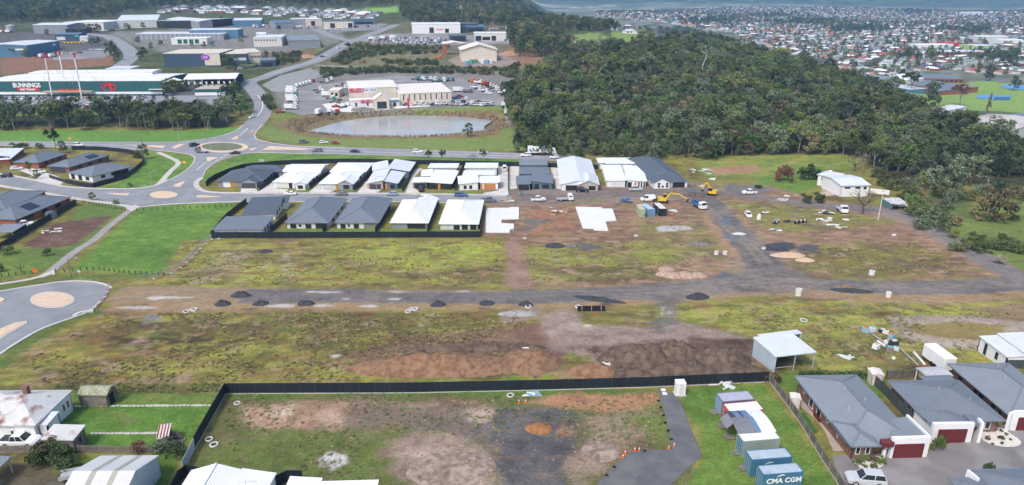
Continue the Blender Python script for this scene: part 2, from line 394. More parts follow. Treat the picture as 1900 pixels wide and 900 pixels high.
 paint([(560, 592), (640, 588), (700, 620), (620, 640), (520, 640)], [(150, 126, 108), (130, 108, 84), (112, 102, 54)], 3, 2.5, .75, .5)
 paint([(440, 670), (640, 640), (1000, 690), (1000, 710), (430, 712)], [(120, 112, 50), (134, 130, 52), (112, 90, 60)], 3, 2, .7)
 paint([(780, 698), (1020, 690), (1030, 708), (780, 712)], [(110, 126, 44), (124, 142, 46)], 1.2, 1, .9)
 paint([(1240, 575), (1460, 552), (1900, 560), (1900, 590), (1650, 590), (1640, 640), (1520, 630), (1420, 640), (1320, 610), (1260, 600)], [(110, 112, 44), (134, 134, 46), (150, 150, 50), (120, 104, 62)], 2, 1.2)
 paint([(1370, 590), (1560, 578), (1560, 596), (1430, 600)], [(84, 72, 50), (96, 96, 46)], 2.5, 2, .8, .42)
 paint([(1480, 645), (1640, 600), (1700, 640), (1620, 690), (1450, 692)], [(104, 112, 44), (128, 128, 48), (150, 132, 98)], 1.5, 1)
 # finer blotches in the rough grass: bare clay, lime weed, dead stalks
 UP = [(340, 446), (940, 445), (945, 532), (220, 530), (300, 508)]
 RGT = [(1250, 572), (1460, 550), (1900, 556), (1900, 690), (1430, 696), (1400, 630)]
 def blot(px, cols, seed, sx, sy, thr, op=.9, soft=.05):
  poly = wpoly(px); a = np.array(poly); sel = np.where((X > a[:, 0].min()) & (X < a[:, 0].max()) & (Y > a[:, 1].min()) & (Y < a[:, 1].max()))[0]
  x, y = X[sel], Y[sel]; k = fbm(x / sx, y / sy, seed, 5); w = ss(thr - soft, thr + soft, k) * op * (1 - ss(-1.5, .5, sdist(poly, x, y)))
  C[sel] = C[sel] * (1 - w[:, None]) + ramp(cols, n2[sel]) * w[:, None]
 for px, sd_ in ((LOW, 1), (UP, 2), (RGT, 3)):
  blot(px, [(60, 52, 38), (84, 72, 48)], 100 + sd_, 5, 3.4, .60, .6)
  blot(px, [(140, 112, 84), (160, 134, 112), (128, 100, 70)], 110 + sd_, 3.4, 2.2, .64, .65)
  blot(px, [(144, 140, 54), (160, 162, 54), (138, 130, 56)], 120 + sd_, 9, 5, (.62, .55, .56)[sd_ - 1], .55, .09)
  blot(px, [(118, 70, 44), (132, 90, 54)], 130 + sd_, 6, 3, .66, .6)
  blot(px, [(84, 108, 46), (98, 122, 48)], 140 + sd_, 4, 3, .66, .6)
  blot(px, [(90, 78, 50), (150, 136, 96)], 150 + sd_, 1.3, .8, .62, .55)
 for px in ([(500, 437), (535, 424), (890, 424), (889, 438)], [(420, 358.5), (470, 352), (478, 357)], [(512, 358.5), (575, 353), (580, 358.5)], [(606, 359), (655, 353), (662, 359)], [(694, 359.5), (745, 354), (750, 360)], [(775, 361), (846, 354), (893, 357), (896, 362)]): paint(px, [(88, 122, 44), (104, 132, 50)], .4, .3)
 # bare ground around the stockpiles
 paint([(640, 660), (760, 625), (960, 605), (1020, 600), (1060, 640), (1040, 690), (860, 700), (700, 692)], [(94, 72, 60), (116, 90, 74), (134, 104, 84)], 1, .8)
 paint([(1000, 585), (1050, 570), (1068, 580), (1085, 604), (1220, 606), (1250, 596), (1330, 612), (1405, 628), (1400, 700), (1110, 704), (1090, 660), (1030, 650), (1010, 620)], [(120, 102, 90), (142, 122, 110), (158, 142, 130)], 1, .7)
 paint([(1100, 650), (1200, 632), (1400, 626), (1405, 700), (1110, 703)], [(78, 62, 52), (98, 78, 66), (114, 92, 78)], 1.5, 1)
 paint([(1110, 690), (1150, 682), (1165, 700), (1120, 703)], [(92, 124, 42)], .8, .8)
 paint([(1648, 588), (1760, 584), (1880, 596), (1960, 600), (1960, 650), (1840, 655), (1720, 640), (1670, 622)], [(140, 124, 110), (156, 140, 126), (166, 152, 138)], 1, .6)
 paint([(1690, 602), (1780, 596), (1870, 604), (1850, 630), (1760, 628), (1700, 616)], [(122, 104, 58), (136, 122, 66), (150, 112, 70)], .8, .7)
 paint([(1800, 575), (1960, 560), (1960, 598), (1880, 592)], [(140, 116, 92), (124, 104, 66)], 2, 1.5)
 # --- the half-built subdivision
 SITE = SITE0
 paint(SITE, [(112, 86, 68), (130, 100, 78), (146, 114, 90), (156, 128, 106)], 1.5, 1)
 paint([(900, 352), (1110, 345), (1300, 338), (1290, 372), (960, 382), (905, 380)], [(112, 98, 90), (128, 112, 102), (142, 126, 114)], 1, .6)
 paint([(970, 458), (1110, 450), (1240, 448), (1340, 462), (1200, 500), (1060, 525), (965, 525)], [(116, 98, 58), (122, 122, 50), (140, 146, 48), (120, 100, 64)], 3, 2, .95, .38)
 paint([(1060, 495), (1180, 490), (1240, 510), (1160, 526), (1050, 526)], [(72, 66, 46), (92, 84, 50)], 2, 2, .85, .42)
 paint([(1180, 410), (1310, 412), (1360, 450), (1320, 470), (1200, 460)], [(104, 104, 58), (120, 118, 56), (136, 110, 82)], 2, 2, .9, .4)
 paint([(985, 390), (1064, 388), (1075, 430), (980, 438)], [(126, 94, 74), (144, 104, 78), (160, 114, 82)], 1, .8)
 paint([(1500, 456), (1700, 452), (1790, 490), (1760, 512), (1560, 514), (1480, 492)], [(92, 80, 52), (116, 100, 60), (124, 120, 50), (110, 92, 60)], 2, 1.5)
 paint([(1520, 454), (1600, 452), (1640, 470), (1560, 476), (1500, 468)], [(140, 146, 50), (120, 120, 50)], 2, 1.5, .9, .42)
 paint([(1380, 378), (1440, 374), (1530, 384), (1600, 400), (1680, 410), (1580, 424), (1460, 432), (1400, 420)], [(104, 112, 52), (124, 126, 52), (132, 112, 78)], 2, 1.5, .95, .38)
 paint([(1340, 378), (1400, 376), (1430, 384), (1370, 392)], [(116, 126, 54), (130, 128, 60)], 1, .8, .9)
 blot(SITE0, [(100, 84, 72), (90, 76, 66)], 171, 4, 2.5, .60, .6); blot(SITE0, [(170, 146, 122), (154, 118, 86)], 172, 3, 1.8, .63, .7); blot(SITE0, [(112, 112, 56), (128, 128, 54)], 173, 5, 3, .66, .7)
 # dark gravel carriageways with their orange shoulders
 def track(px, w, cols, soft=.8, rag=.5, op=1.0, holes=0):
  pp = catmull([P(u, v).xy for u, v in px], 6, False)
  paint(None, cols, soft, rag, op, holes, world=ribbon(pp, w))
 OR = [(138, 112, 86), (156, 124, 94), (152, 128, 104)]
 GV = [(88, 84, 82), (100, 97, 96), (112, 107, 104), (124, 116, 110)]
 track([(210, 562), (400, 560), (700, 557), (960, 556), (1150, 550), (1290, 540), (1420, 530), (1560, 540), (1720, 545), (1900, 535), (1990, 525)], 13.2, OR, 1.6, .9, .8, .34)
 track([(1470, 540), (1435, 505), (1400, 470), (1360, 430), (1340, 400)], 13, OR, 1.6, .9, .8, .34)
 track([(1290, 350), (1400, 366), (1560, 384), (1660, 400), (1760, 445), (1870, 505), (1960, 545)], 9, [(120, 106, 96), (140, 124, 112)], 1, .6)
 track([(210, 545), (300, 545), (420, 548), (520, 550)], 10.5, [(126, 112, 92), (140, 122, 98), (150, 126, 92)], .8, .5)
 track([(450, 550), (700, 549), (960, 551), (1120, 545), (1270, 534), (1420, 520), (1560, 530), (1720, 534), (1850, 528), (1990, 512)], 9.5, GV, .8, .4)
 track([(1440, 525), (1410, 482), (1372, 435), (1345, 405), (1325, 385), (1300, 365)], 9, GV, .8, .5)
 track([(1120, 550), (1200, 548), (1280, 542), (1380, 520)], 6, GV, 1, .5)
 track([(1205, 545), (1228, 562), (1238, 578), (1236, 596), (1210, 612)], 4, GV, 1.4, 1.0, .75, .3)
 track([(1290, 540), (1258, 556), (1245, 580), (1240, 600)], 3, GV, 1.4, 1.0, .7, .3)
 paint([(1250, 548), (1330, 532), (1372, 507), (1392, 470), (1352, 420), (1385, 420), (1425, 455), (1465, 497), (1520, 520), (1570, 530), (1450, 542)], GV, 1.4, .9, .9)
 paint([(1150, 556), (1330, 520), (1400, 440), (1330, 380), (1420, 450), (1480, 515), (1700, 530), (1900, 515), (1900, 530), (1560, 545), (1330, 552)], [(128, 114, 102), (142, 126, 112)], 2, 1.5, .55, .5)
 for dx in (-1.4, 1.0):
  track([(1300 + dx * 4, 375), (1350 + dx * 5, 420), (1392 + dx * 6, 455), (1425 + dx * 8, 492)], .9, [(150, 132, 112), (138, 124, 112)], .4, .4, .8, .35)
  track([(1000, 546 + dx * 3), (1180, 542 + dx * 3), (1330, 530 + dx * 3), (1450, 520 + dx * 2)], .8, [(134, 124, 114)], .4, .4, .6, .4)
 track([(960, 366), (1100, 362), (1220, 358), (1320, 358), (1420, 368), (1560, 384), (1640, 388)], 9, [(104, 96, 92), (116, 106, 100), (130, 118, 110)], 1, .6)
 track([(1640, 388), (1690, 400), (1760, 440), (1860, 500), (1990, 570)], 5.5, [(112, 108, 108), (124, 118, 116)], .8, .4)
 paint([(1340, 340), (1400, 344), (1440, 352), (1400, 364), (1350, 358)], [(104, 100, 98), (118, 112, 108)], 1, .7)
 paint([(1270, 352), (1290, 350), (1310, 362), (1280, 366)], [(96, 104, 110)], .7, .6)
 for (u, v, a, b, c) in ((1345, 412, 12, 7, (92, 104, 116)), (1358, 440, 14, 6, (98, 102, 108)), (1240, 424, 22, 6, (160, 160, 156)), (1090, 458, 24, 5, (88, 90, 94)), (1450, 456, 30, 7, (62, 64, 70)), (1500, 460, 22, 7, (78, 80, 84)), (990, 412, 22, 5, (104, 98, 94)), (985, 424, 14, 4, (98, 92, 88)), (1345, 512, 16, 5, (92, 96, 100)), (280, 590, 18, 5, (112, 112, 116)), (1060, 456, 10, 4, (100, 104, 108))):
  paint([(u + a * math.cos(t), v + b * math.sin(t)) for t in np.linspace(0, 6.28, 12, endpoint=False)], [c, tuple(min(255, q + 14) for q in c)], .6, .7)
 for (u, v, a, b) in ((740, 541, 20, 2), (860, 541, 16, 2), (600, 542, 34, 1.6), (520, 568, 28, 3), (600, 567, 18, 3), (686, 568, 18, 3), (640, 555, 9, 2), (730, 555, 10, 1.8), (330, 552, 40, 1.6), (250, 571, 40, 2.2), (290, 553, 16, 3), (1230, 573, 5, 4), (1242, 580, 4, 4), (1228, 583, 4, 3), (1090, 604, 7, 2), (620, 662, 8, 3), (765, 571, 5, 2), (780, 603, 5, 2)):
  paint([(u + a * math.cos(t), v + b * math.sin(t)) for t in np.linspace(0, 6.28, 12, endpoint=False)], [(176, 172, 166), (190, 186, 180)], .5, .4, .85)
 paint([(935, 445), (960, 445), (968, 480), (985, 510), (985, 534), (940, 534), (945, 480)], [(128, 98, 82), (146, 116, 98), (160, 134, 116)], 1, .8)
 paint([(700, 538), (945, 538), (945, 543), (700, 543)], [(150, 124, 92)], .4, .3, .5)
 paint([(960, 572), (1010, 570), (1000, 590), (930, 600), (925, 584)], [(134, 112, 96), (156, 134, 118)], 1, 1, .9, .35)
 # --- the building block in the foreground
 LOT = [(424, 728), (830, 730), (1245, 722), (1300, 900), (1120, 960), (330, 960), (352, 870)]
 paint(LOT, [(100, 86, 64), (98, 92, 58), (98, 102, 54), (106, 110, 54)], .5, .4)
 paint([(360, 840), (500, 800), (700, 800), (760, 850), (720, 900), (700, 960), (340, 960)], [(78, 98, 40), (90, 112, 44), (98, 114, 50)], 3, 2, .9)
 paint([(424, 728), (1240, 722), (1240, 732), (860, 738), (430, 738)], [(72, 112, 38), (84, 126, 42)], .5, .7, .9, .3)
 paint([(448, 755), (540, 745), (660, 742), (760, 745), (880, 742), (900, 765), (800, 772), (700, 776), (640, 792), (560, 795), (480, 788), (450, 770)], [(140, 106, 80), (156, 124, 98), (170, 144, 122), (182, 160, 142)], 1, 1.2, 1, .30)
 paint([(660, 742), (900, 745), (940, 765), (900, 800), (760, 790), (680, 800), (640, 790)], [(104, 92, 82), (122, 104, 90), (140, 116, 96)], 2.5, 2, .95, .26)
 paint([(735, 812), (780, 798), (855, 800), (900, 830), (935, 860), (940, 930), (790, 930), (740, 870), (725, 840)], [(108, 90, 76), (132, 112, 98), (150, 130, 114), (168, 150, 134)], 1.6, 1.4)
 paint([(870, 775), (930, 755), (985, 750), (1070, 752), (1085, 790), (1078, 830), (1050, 870), (1045, 960), (925, 960), (925, 850), (880, 815)], [(72, 71, 74), (84, 83, 86), (98, 94, 94), (116, 106, 100)], 1.5, 1.3)
 paint([(700, 780), (800, 770), (900, 790), (910, 815), (840, 800), (720, 800)], [(98, 92, 88), (116, 106, 98)], 1.5, 1.2, .85, .38)
 paint([(970, 745), (1040, 733), (1215, 728), (1224, 745), (1190, 764), (1080, 770), (1060, 758), (985, 752)], [(146, 104, 74), (164, 118, 84), (156, 126, 98)], .8, .8)
 paint([(1080, 770), (1200, 760), (1225, 790), (1150, 815), (1090, 800)], [(124, 102, 84), (142, 120, 104), (110, 104, 62)], 1, 1, .95, .35)
 paint([(1085, 800), (1140, 790), (1185, 800), (1160, 830), (1140, 850), (1110, 880), (1070, 895), (1055, 870), (1080, 830)], [(130, 110, 92), (148, 128, 112), (168, 148, 132)], 1.4, 1.2)
 paint([(1040, 790), (1075, 800), (1060, 815), (1020, 810)], [(150, 112, 84), (170, 120, 84)], .6, .7, .9)
 paint([(1160, 770), (1235, 745), (1245, 830), (1165, 838)], [(96, 112, 48), (108, 128, 50)], 1.2, 1.5, .95, .42)
 paint([(590, 850), (612, 840), (640, 846), (646, 858), (620, 868), (596, 862)], [(168, 168, 166), (186, 184, 180)], .35, .5)
 paint([(885, 746), (980, 736), (1000, 744), (940, 750)], [(86, 112, 46)], .6, .8, .9)
 paint([(860, 760), (900, 752), (925, 765), (900, 785), (868, 780)], [(176, 152, 136)], .6, .8, .9, .36)
 paint([(1256, 722), (1412, 712), (1480, 790), (1570, 930), (1240, 960), (1290, 880), (1305, 840), (1290, 790)], [(70, 104, 34), (80, 118, 38), (92, 128, 44), (110, 130, 52)], .4, .4)
 LOTP = [(430, 735), (1225, 730), (1240, 890), (380, 890)]
 blot(LOTP, [(110, 92, 70), (136, 112, 92)], 161, 2.2, 1.4, .63, .5)
 # left back yards
 paint([(100, 745), (408, 738), (396, 762), (330, 850), (312, 870), (280, 832), (160, 834), (100, 800)], [(66, 106, 34), (76, 120, 38), (92, 134, 42)], .5, .3)
 paint([(100, 722), (410, 728), (405, 750), (215, 750), (105, 752)], [(74, 104, 36), (88, 122, 42), (112, 118, 56)], .5, .4)
 paint([(185, 762), (230, 765), (260, 775), (230, 783), (205, 778)], [(116, 108, 70), (100, 110, 50)], .6, .8, .9)
 paint([(-60, 718), (410, 716), (410, 730), (-60, 730)], [(86, 84, 46), (98, 96, 50), (120, 104, 74)], .8, .8)
 paint([(90, 845), (180, 848), (150, 880), (100, 885)], [(80, 116, 40), (92, 126, 44)], .4, .3)
 paint([(20, 860), (90, 848), (102, 880), (140, 895), (120, 960), (0, 960), (0, 880)], [(104, 86, 60), (92, 84, 62), (96, 92, 84)], .6, .5)
 paint([(280, 850), (335, 850), (300, 930), (270, 930)], [(64, 100, 34), (76, 114, 38)], .4, .3)
 paint([(-60, 520), (0, 655), (-60, 700)], [(84, 108, 44)], 1, .5)
 paint([(0, 645), (80, 600), (180, 572), (190, 580), (80, 625), (0, 690)], [(76, 104, 42), (90, 114, 46)], 1, .7, .9)
 # right, behind the brick houses
 paint([(1420, 700), (1500, 690), (1600, 692), (1640, 700), (1640, 740), (1480, 735)], [(76, 112, 38), (88, 124, 44)], .5, .4)
 # --- industrial land
 paint([(-60, 200), (-60, 150), (440, 150), (440, 195), (300, 205)], [(90, 92, 94)], 2, 1)
 paint([(450, 120), (590, 110), (640, 70), (700, 50), (780, 35), (960, 40), (1010, 100), (960, 130), (640, 128), (560, 128)], [(84, 88, 56), (104, 100, 70), (116, 110, 82)], 3, 2)
 paint([(620, 105), (700, 90), (820, 98), (815, 122), (680, 124), (600, 126)], [(120, 112, 78), (104, 104, 66), (136, 126, 96)], 3, 2)
 paint([(500, 160), (560, 140), (590, 126), (930, 128), (1000, 160), (970, 200), (930, 195), (640, 212), (560, 212), (520, 200)], [(112, 108, 104), (128, 124, 118)], 3, 1.5)
 paint([(920, 100), (990, 70), (1010, 120), (960, 130)], [(140, 104, 76), (124, 98, 74)], 3, 2)
 paint([(0, 105), (200, 100), (210, 120), (0, 140)], [(140, 96, 72), (120, 92, 66)], 3, 2)
 paint([(0, 60), (200, 60), (200, 100), (0, 105)], [(96, 96, 94), (84, 84, 82)], 4, 2)
 paint([(200, 60), (620, 40), (640, 70), (560, 110), (400, 120), (250, 85)], [(110, 108, 106), (124, 122, 118), (96, 104, 76)], 4, 2)
 paint([(560, 92), (600, 80), (596, 94), (572, 98)], [(92, 142, 52)], 2, 1)
 paint([(470, 100), (560, 92), (600, 84), (580, 104), (540, 114), (480, 118)], [(124, 104, 80), (104, 90, 66)], 2, 2)
 paint([(660, 17), (740, 12), (740, 22), (700, 26)], [(108, 156, 64), (118, 164, 70)], 5, 3)
 paint([(1050, 66), (1110, 60), (1130, 70), (1190, 62), (1200, 78), (1090, 84)], [(124, 148, 66), (104, 132, 58)], 4, 3)
 paint([(1660, 165), (1760, 156), (1830, 150), (1960, 165), (1960, 212), (1850, 206), (1740, 200), (1690, 180)], [(112, 150, 62), (124, 158, 66)], 3, 1)
 me = bpy.data.meshes.new('ground'); n = len(X)
 me.vertices.add(n); co = np.empty((n, 3), np.float32); co[:, 0] = X; co[:, 1] = Y; co[:, 2] = Z; me.vertices.foreach_set('co', co.ravel())
 i = np.arange(nr - 1)[:, None] * nc + np.arange(nc - 1)[None, :]
 q = np.stack([i, i + 1, i + 1 + nc, i + nc], -1).reshape(-1, 4)
 me.loops.add(q.size); me.loops.foreach_set('vertex_index', q.ravel().astype(np.int32))
 me.polygons.add(len(q)); me.polygons.foreach_set('loop_start', np.arange(len(q), dtype=np.int32) * 4)
 me.update(); me.validate()
 me.polygons.foreach_set('use_smooth', np.ones(len(q), bool))
 at = me.color_attributes.new('soil_and_grass', 'FLOAT_COLOR', 'POINT')
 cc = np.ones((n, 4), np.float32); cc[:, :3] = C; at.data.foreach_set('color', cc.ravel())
 m = bpy.data.materials.new('soil_and_grass'); m.use_nodes = True; t = m.node_tree; N = t.nodes; L = t.links; b = N['Principled BSDF']
 b.inputs['Roughness'].default_value = .95; b.inputs['Specular IOR Level'].default_value = .15
 a = N.new('ShaderNodeAttribute'); a.attribute_name = 'soil_and_grass'
 tc = N.new('ShaderNodeTexCoord')
 out = a.outputs['Color']; hs = []
 for sc, lo, hi in ((.5, .82, 1.18), (2.2, .74, 1.26), (7.5, .7, 1.3)):
  nz = N.new('ShaderNodeTexNoise'); nz.inputs['Scale'].default_value = sc; nz.inputs['Detail'].default_value = 6; nz.inputs['Roughness'].default_value = .65
  L.new(tc.outputs['Object'], nz.inputs['Vector'])
  mr = N.new('ShaderNodeMapRange'); mr.inputs[1].default_value = .32; mr.inputs[2].default_value = .68; mr.inputs[3].default_value = lo; mr.inputs[4].default_value = hi
  L.new(nz.outputs[0], mr.inputs[0])
  mx = N.new('ShaderNodeMixRGB'); mx.blend_type = 'MULTIPLY'; mx.inputs[0].default_value = 1
  L.new(out, mx.inputs[1]); L.new(mr.outputs[0], mx.inputs[2]); out = mx.outputs[0]; hs.append(nz)
 L.new(out, b.inputs['Base Color'])
 bp = N.new('ShaderNodeBump'); bp.inputs['Strength'].default_value = .7; bp.inputs['Distance'].default_value = .25
 L.new(hs[1].outputs[0], bp.inputs['Height']); L.new(bp.outputs[0], b.inputs['Normal'])
 me.materials.append(m)
 o = setting(obj('ground', me)); return o
build_ground()
# ------------------------------------------------------------------ roads, kerbs, paths, markings, water
M_asph = mat('asphalt', (.245, .255, .275), .9, .12, .25, bump=.004, col2=(.205, .213, .23), c2amt=.42, c2scale=.12)
M_asph_d = mat('dark_asphalt', (.11, .115, .125), .92, .16, .5, bump=.01, col2=(.145, .147, .15), c2amt=.45, c2scale=.3)
M_asph_y = mat('yard_asphalt', (.20, .20, .205), .92, .14, .12, bump=.01, col2=(.27, .265, .26), c2amt=.45, c2scale=.05)
M_kerb = mat('kerb_concrete', (.50, .49, .46), .9, .1, .4)
M_path = mat('path_concrete', (.47, .45, .42), .9, .12, .5)
M_gpath = mat('grey_path', (.28, .265, .25), .92, .14, .5, col2=(.34, .32, .30), c2amt=.4)
M_isl = mat('island_concrete', (.60, .46, .34), .9, .1, .6)
M_line = mat('road_paint', (.72, .72, .70), .7, .12, .8)
M_wdrive = mat('driveway_concrete', (.56, .54, .51), .9, .1, .3, col2=(.48, .46, .43), c2amt=.4, c2scale=.2)
setting(drape('road', wpoly([(-90, 261), (0, 262), (213, 263.3), (333, 263.3), (400, 255), (437, 243), (450, 232), (459, 222), (485, 232), (473, 250), (478, 260), (513, 267), (558, 272), (680, 274.5), (960, 284), (1080, 290), (1080, 301), (960, 295.6), (680, 288), (580, 285.6), (475.6, 283), (435.6, 289), (402, 300), (370, 300), (355, 287), (320, 282), (267, 278), (133, 274), (0, 270), (-90, 268)]), M_asph, .06))
setting(drape('street', wpoly([(350, 286), (363, 297), (347, 315), (315, 334), (288, 345), (240, 351), (165, 350), (107, 345), (40, 330), (-60, 314), (-60, 330), (0, 342), (80, 355), (160, 369), (213, 375), (261, 383), (320, 378), (427, 374), (535, 374), (680, 373.5), (893, 376), (948, 376), (950, 364.5), (680, 360.5), (447, 359.5), (387, 357), (365, 350), (360, 339), (373, 329), (380, 315.6), (402, 300), (437, 288.5)]), M_asph, .07))
N_ROAD = catmull([P(u, v).xy for u, v in ((463, 240), (484, 214), (488, 190), (472, 167), (462, 153), (488, 144), (530, 129), (580, 115), (612, 99), (648, 79), (690, 63), (735, 46))], 8, False)
setting(strip_mesh('hill_road', N_ROAD, lambda t: 11.0 if t < .5 else 13, M_asph, .09))
setting(strip_mesh('works_road', catmull([P(u, v).xy for u, v in ((650, 76), (618, 68), (592, 57), (575, 52), (540, 50))], 6, False), 11, M_asph, .1))
setting(strip_mesh('estate_road', catmull([P(u, v).xy for u, v in ((222, 124), (244, 106), (236, 90), (216, 76), (196, 67), (150, 62))], 8, False), 13, M_asph, .12))
setting(drape('cul_de_sac', wpoly([(-60, 552), (0, 541), (60, 531), (124, 523), (173, 524), (200, 531), (204, 540), (196, 552), (162, 579), (110, 598), (72, 613), (30, 637), (0, 657), (-60, 690)]), M_asph, .06))
setting(strip_mesh('gravel_track', catmull([P(u, v).xy for u, v in ((585, 121), (640, 124), (740, 126), (830, 126))], 6, False), 5, M_gpath, .12))
def edge(name, px, w, m, lift=.14, thick=.12, smooth=5, off=0):
 pp = catmull([P(u, v).xy for u, v in px], smooth, False)
 if off:
  q = []
  for i, p in enumerate(pp):
   d = (pp[min(i + 1, len(pp) - 1)] - pp[max(i - 1, 0)]).normalized(); q.append(p + Vector((-d.y, d.x)) * off)
  pp = q
 return setting(strip_mesh(name, pp, w, m, lift, thick=thick))
# kerbs and footpaths
edge('kerb', [(-90, 269), (0, 270), (133, 274), (267, 278), (320, 282), (355, 288), (361, 297), (347, 315), (315, 334)], .5, M_kerb)
edge('footpath', [(315, 334), (288, 345.5), (240, 351.5), (165, 350.5), (107, 345.5), (40, 331), (-60, 314)], 1.5, M_path, .15, off=-.8)
edge('footpath', [(-60, 331), (0, 343), (80, 356), (160, 370), (213, 376.5), (261, 385)], 2.2, M_path, .15, off=-1)
edge('footpath', [(261, 384.5), (320, 379), (427, 375), (455, 374.5)], 1.0, M_kerb, .15)
edge('kerb', [(455, 374.5), (535, 374.8), (680, 374.2), (893, 377)], .6, M_kerb)
edge('footpath', [(437, 288), (402, 300), (380, 315.6), (373, 329), (362, 339), (366, 350), (387, 357), (447, 359), (560, 359.5), (680, 359.8), (800, 361), (935, 363.5)], lambda t: .5 if t < .28 else 2.0, M_path, .15, off=.5)
edge('kerb', [(333, 263), (400, 255), (437, 243), (450, 232)], .6, M_kerb)
edge('kerb', [(485, 232), (473, 250), (480, 260), (513, 266.5), (558, 271.5), (640, 273.8)], .5, M_kerb)
edge('kerb', [(437, 289), (476, 283.5), (580, 286)], .4, M_kerb)
edge('kerb', [(-60, 552), (0, 541), (60, 531), (124, 522.5), (173, 523.5), (200, 530.5), (206, 536)], .7, M_kerb)
edge('kerb', [(186, 560), (162, 579.5), (110, 598.5), (72, 613.5), (30, 637.5), (0, 657.5), (-40, 685)], .6, M_kerb)
edge('kerb', [(138, 587), (150, 581), (174, 578)], .9, M_kerb, .3, .3)
edge('footpath', [(250, 384), (205, 418), (173, 446), (139, 467), (92, 505)], 2.4, M_gpath, .05, .05)
edge('footpath', [(96, 504), (76, 513), (40, 521), (0, 527), (-60, 537)], 1.5, M_path, .05, .05)
setting(drape('crossing_pad', wpoly([(96, 503), (98, 509), (80, 515), (68, 515), (80, 508)]), M_path, .07))
edge('footpath', [(293, 283), (312, 291), (331, 302), (316, 318), (300, 336), (291, 345)], 2.2, M_path, .06, .05)
setting(drape('crossing_pad', wpoly([(232, 386), (250, 380), (262, 384), (244, 393)]), M_path, .08))
# islands
def island(px, m=M_isl, smooth=0, lift=.2):
 return setting(drape('traffic_island', wpoly(px, smooth), m, lift, edge=.25))
def ell(u, v, a, b, n=28): return [(u + a * math.cos(t), v + b * math.sin(t)) for t in np.linspace(0, 2 * math.pi, n, endpoint=False)]
island(ell(413, 273.5, 48, 9.6), M_isl, lift=.18)
setting(drape('roundabout_garden', wpoly(ell(412, 273, 38, 7.2)), mat('gravel_garden', (.16, .17, .13), .95, .3, .8, bump=.08, col2=(.10, .15, .06), c2amt=.45, c2scale=.3), .3))
island(ell(97.5, 557, 41.5, 15), M_kerb, lift=.15)
setting(drape('island_paving', wpoly(ell(97.5, 556.8, 39, 13.6)), M_isl, .2))
island([(-20, 638), (-20, 616), (0, 611), (30, 599), (50, 596.5), (51, 600), (36, 609), (0, 631)], M_kerb, lift=.15)
setting(drape('island_paving', wpoly([(-20, 634), (-20, 618), (2, 612), (32, 600), (48, 598), (34, 608), (0, 628)]), M_isl, .2))
island([(-10, 552), (2, 553), (10, 556), (4, 561), (-10, 563)])
island(ell(304, 362, 26, 6.5))
island([(197, 359), (242, 359.5), (238, 363), (215, 361.5)]); island([(364, 364), (372, 362.5), (410, 366), (366, 367)])
island([(321, 345), (330, 341), (344, 335.5), (341, 341), (335, 347), (326, 347)]); island([(385, 292), (406, 292.5), (388, 300), (383, 298)])
island([(229, 269), (308, 271), (303, 275), (260, 271)]); island([(318, 274), (332, 268), (344, 268), (326, 276)])
island([(429, 258), (440, 252.5), (443, 257), (436, 259.5)]); island([(487, 278), (500, 271.5), (580, 276.5), (560, 278.5)]); island([(462, 279), (470, 275), (478, 275), (470, 279)])
# painted lines
def line(px, w=.18, lift=.085, dash=None):
 pp = catmull([P(u, v).xy for u, v in px], 6, False)
 if not dash: return setting(strip_mesh('road_marking', pp, w, M_line, lift))
 rs = resample(pp, dash / 2); k = 0
 while k + 2 < len(rs):
  setting(strip_mesh('road_marking', rs[k:k + 2], w, M_line, lift)); k += 4
line([(-60, 263.2), (0, 263.6), (213, 264.8), (325, 265)], .25); line([(-60, 265.8), (60, 267.5), (180, 269), (229, 269.8)], .3)
line([(560, 273.2), (680, 276.2), (960, 286), (1060, 290)], .25); line([(600, 279.5), (760, 284.5), (960, 290), (1060, 294.5)], .3); line([(590, 284.8), (680, 287), (960, 294.4)], .25)
line([(444, 252), (452, 246), (460, 238)], .35, .12); line([(365, 316), (374, 308), (381, 302)], .3, .1, None)
line([(478, 215), (486, 203), (487, 190), (478, 177)], .5, .16); line([(500, 139.5), (540, 125), (580, 114), (606, 101)], .3, .16, None)
for a in (0, 1, 2): line([(400 + 8 * a, 299 - 4.6 * a), (406 + 8 * a, 295.8 - 4.6 * a)], .4, .1)
# yards and drives
setting(drape('dealer_yard', wpoly([(523, 205), (530, 180), (548, 165), (575, 150), (600, 158), (640, 150), (740, 140), (860, 148), (930, 165), (952, 188), (930, 196), (700, 195), (640, 208), (560, 214)]), M_asph_y, .1))
setting(drape('gravel_pad', wpoly([(486, 158), (520, 140), (575, 127), (590, 133), (596, 142), (545, 162), (522, 172), (505, 170)]), mat('pale_gravel', (.24, .25, .25), .95, .15, .2), .1))
setting(drape('forecourt', wpoly([(598, 194), (622, 190), (640, 197), (700, 199), (790, 193), (800, 198), (720, 204), (630, 208), (606, 202)]), M_conc_w, .16))
setting(drape('car_park', wpoly([(-90, 176), (300, 178), (440, 176), (440, 190), (300, 202), (120, 206), (-90, 216)]), M_asph, .1))
setting(drape('forecourt', wpoly([(945, 238), (936, 232), (938, 215), (950, 214)]), mat('grey_gravel', (.22, .21, .21), .95, .2, .2), .1))
setting(drape('works_yard', wpoly([(655, 74), (720, 62), (850, 64), (940, 72), (950, 82), (830, 84), (690, 80)]), M_asph_y, .12))
setting(drape('works_yard', wpoly([(500, 48), (590, 40), (720, 44), (700, 56), (620, 60), (560, 52), (500, 56)]), M_asph_y, .14))
setting(drape('works_yard', wpoly([(90, 100), (190, 92), (215, 98), (190, 108), (100, 112)]), M_asph_y, .12))
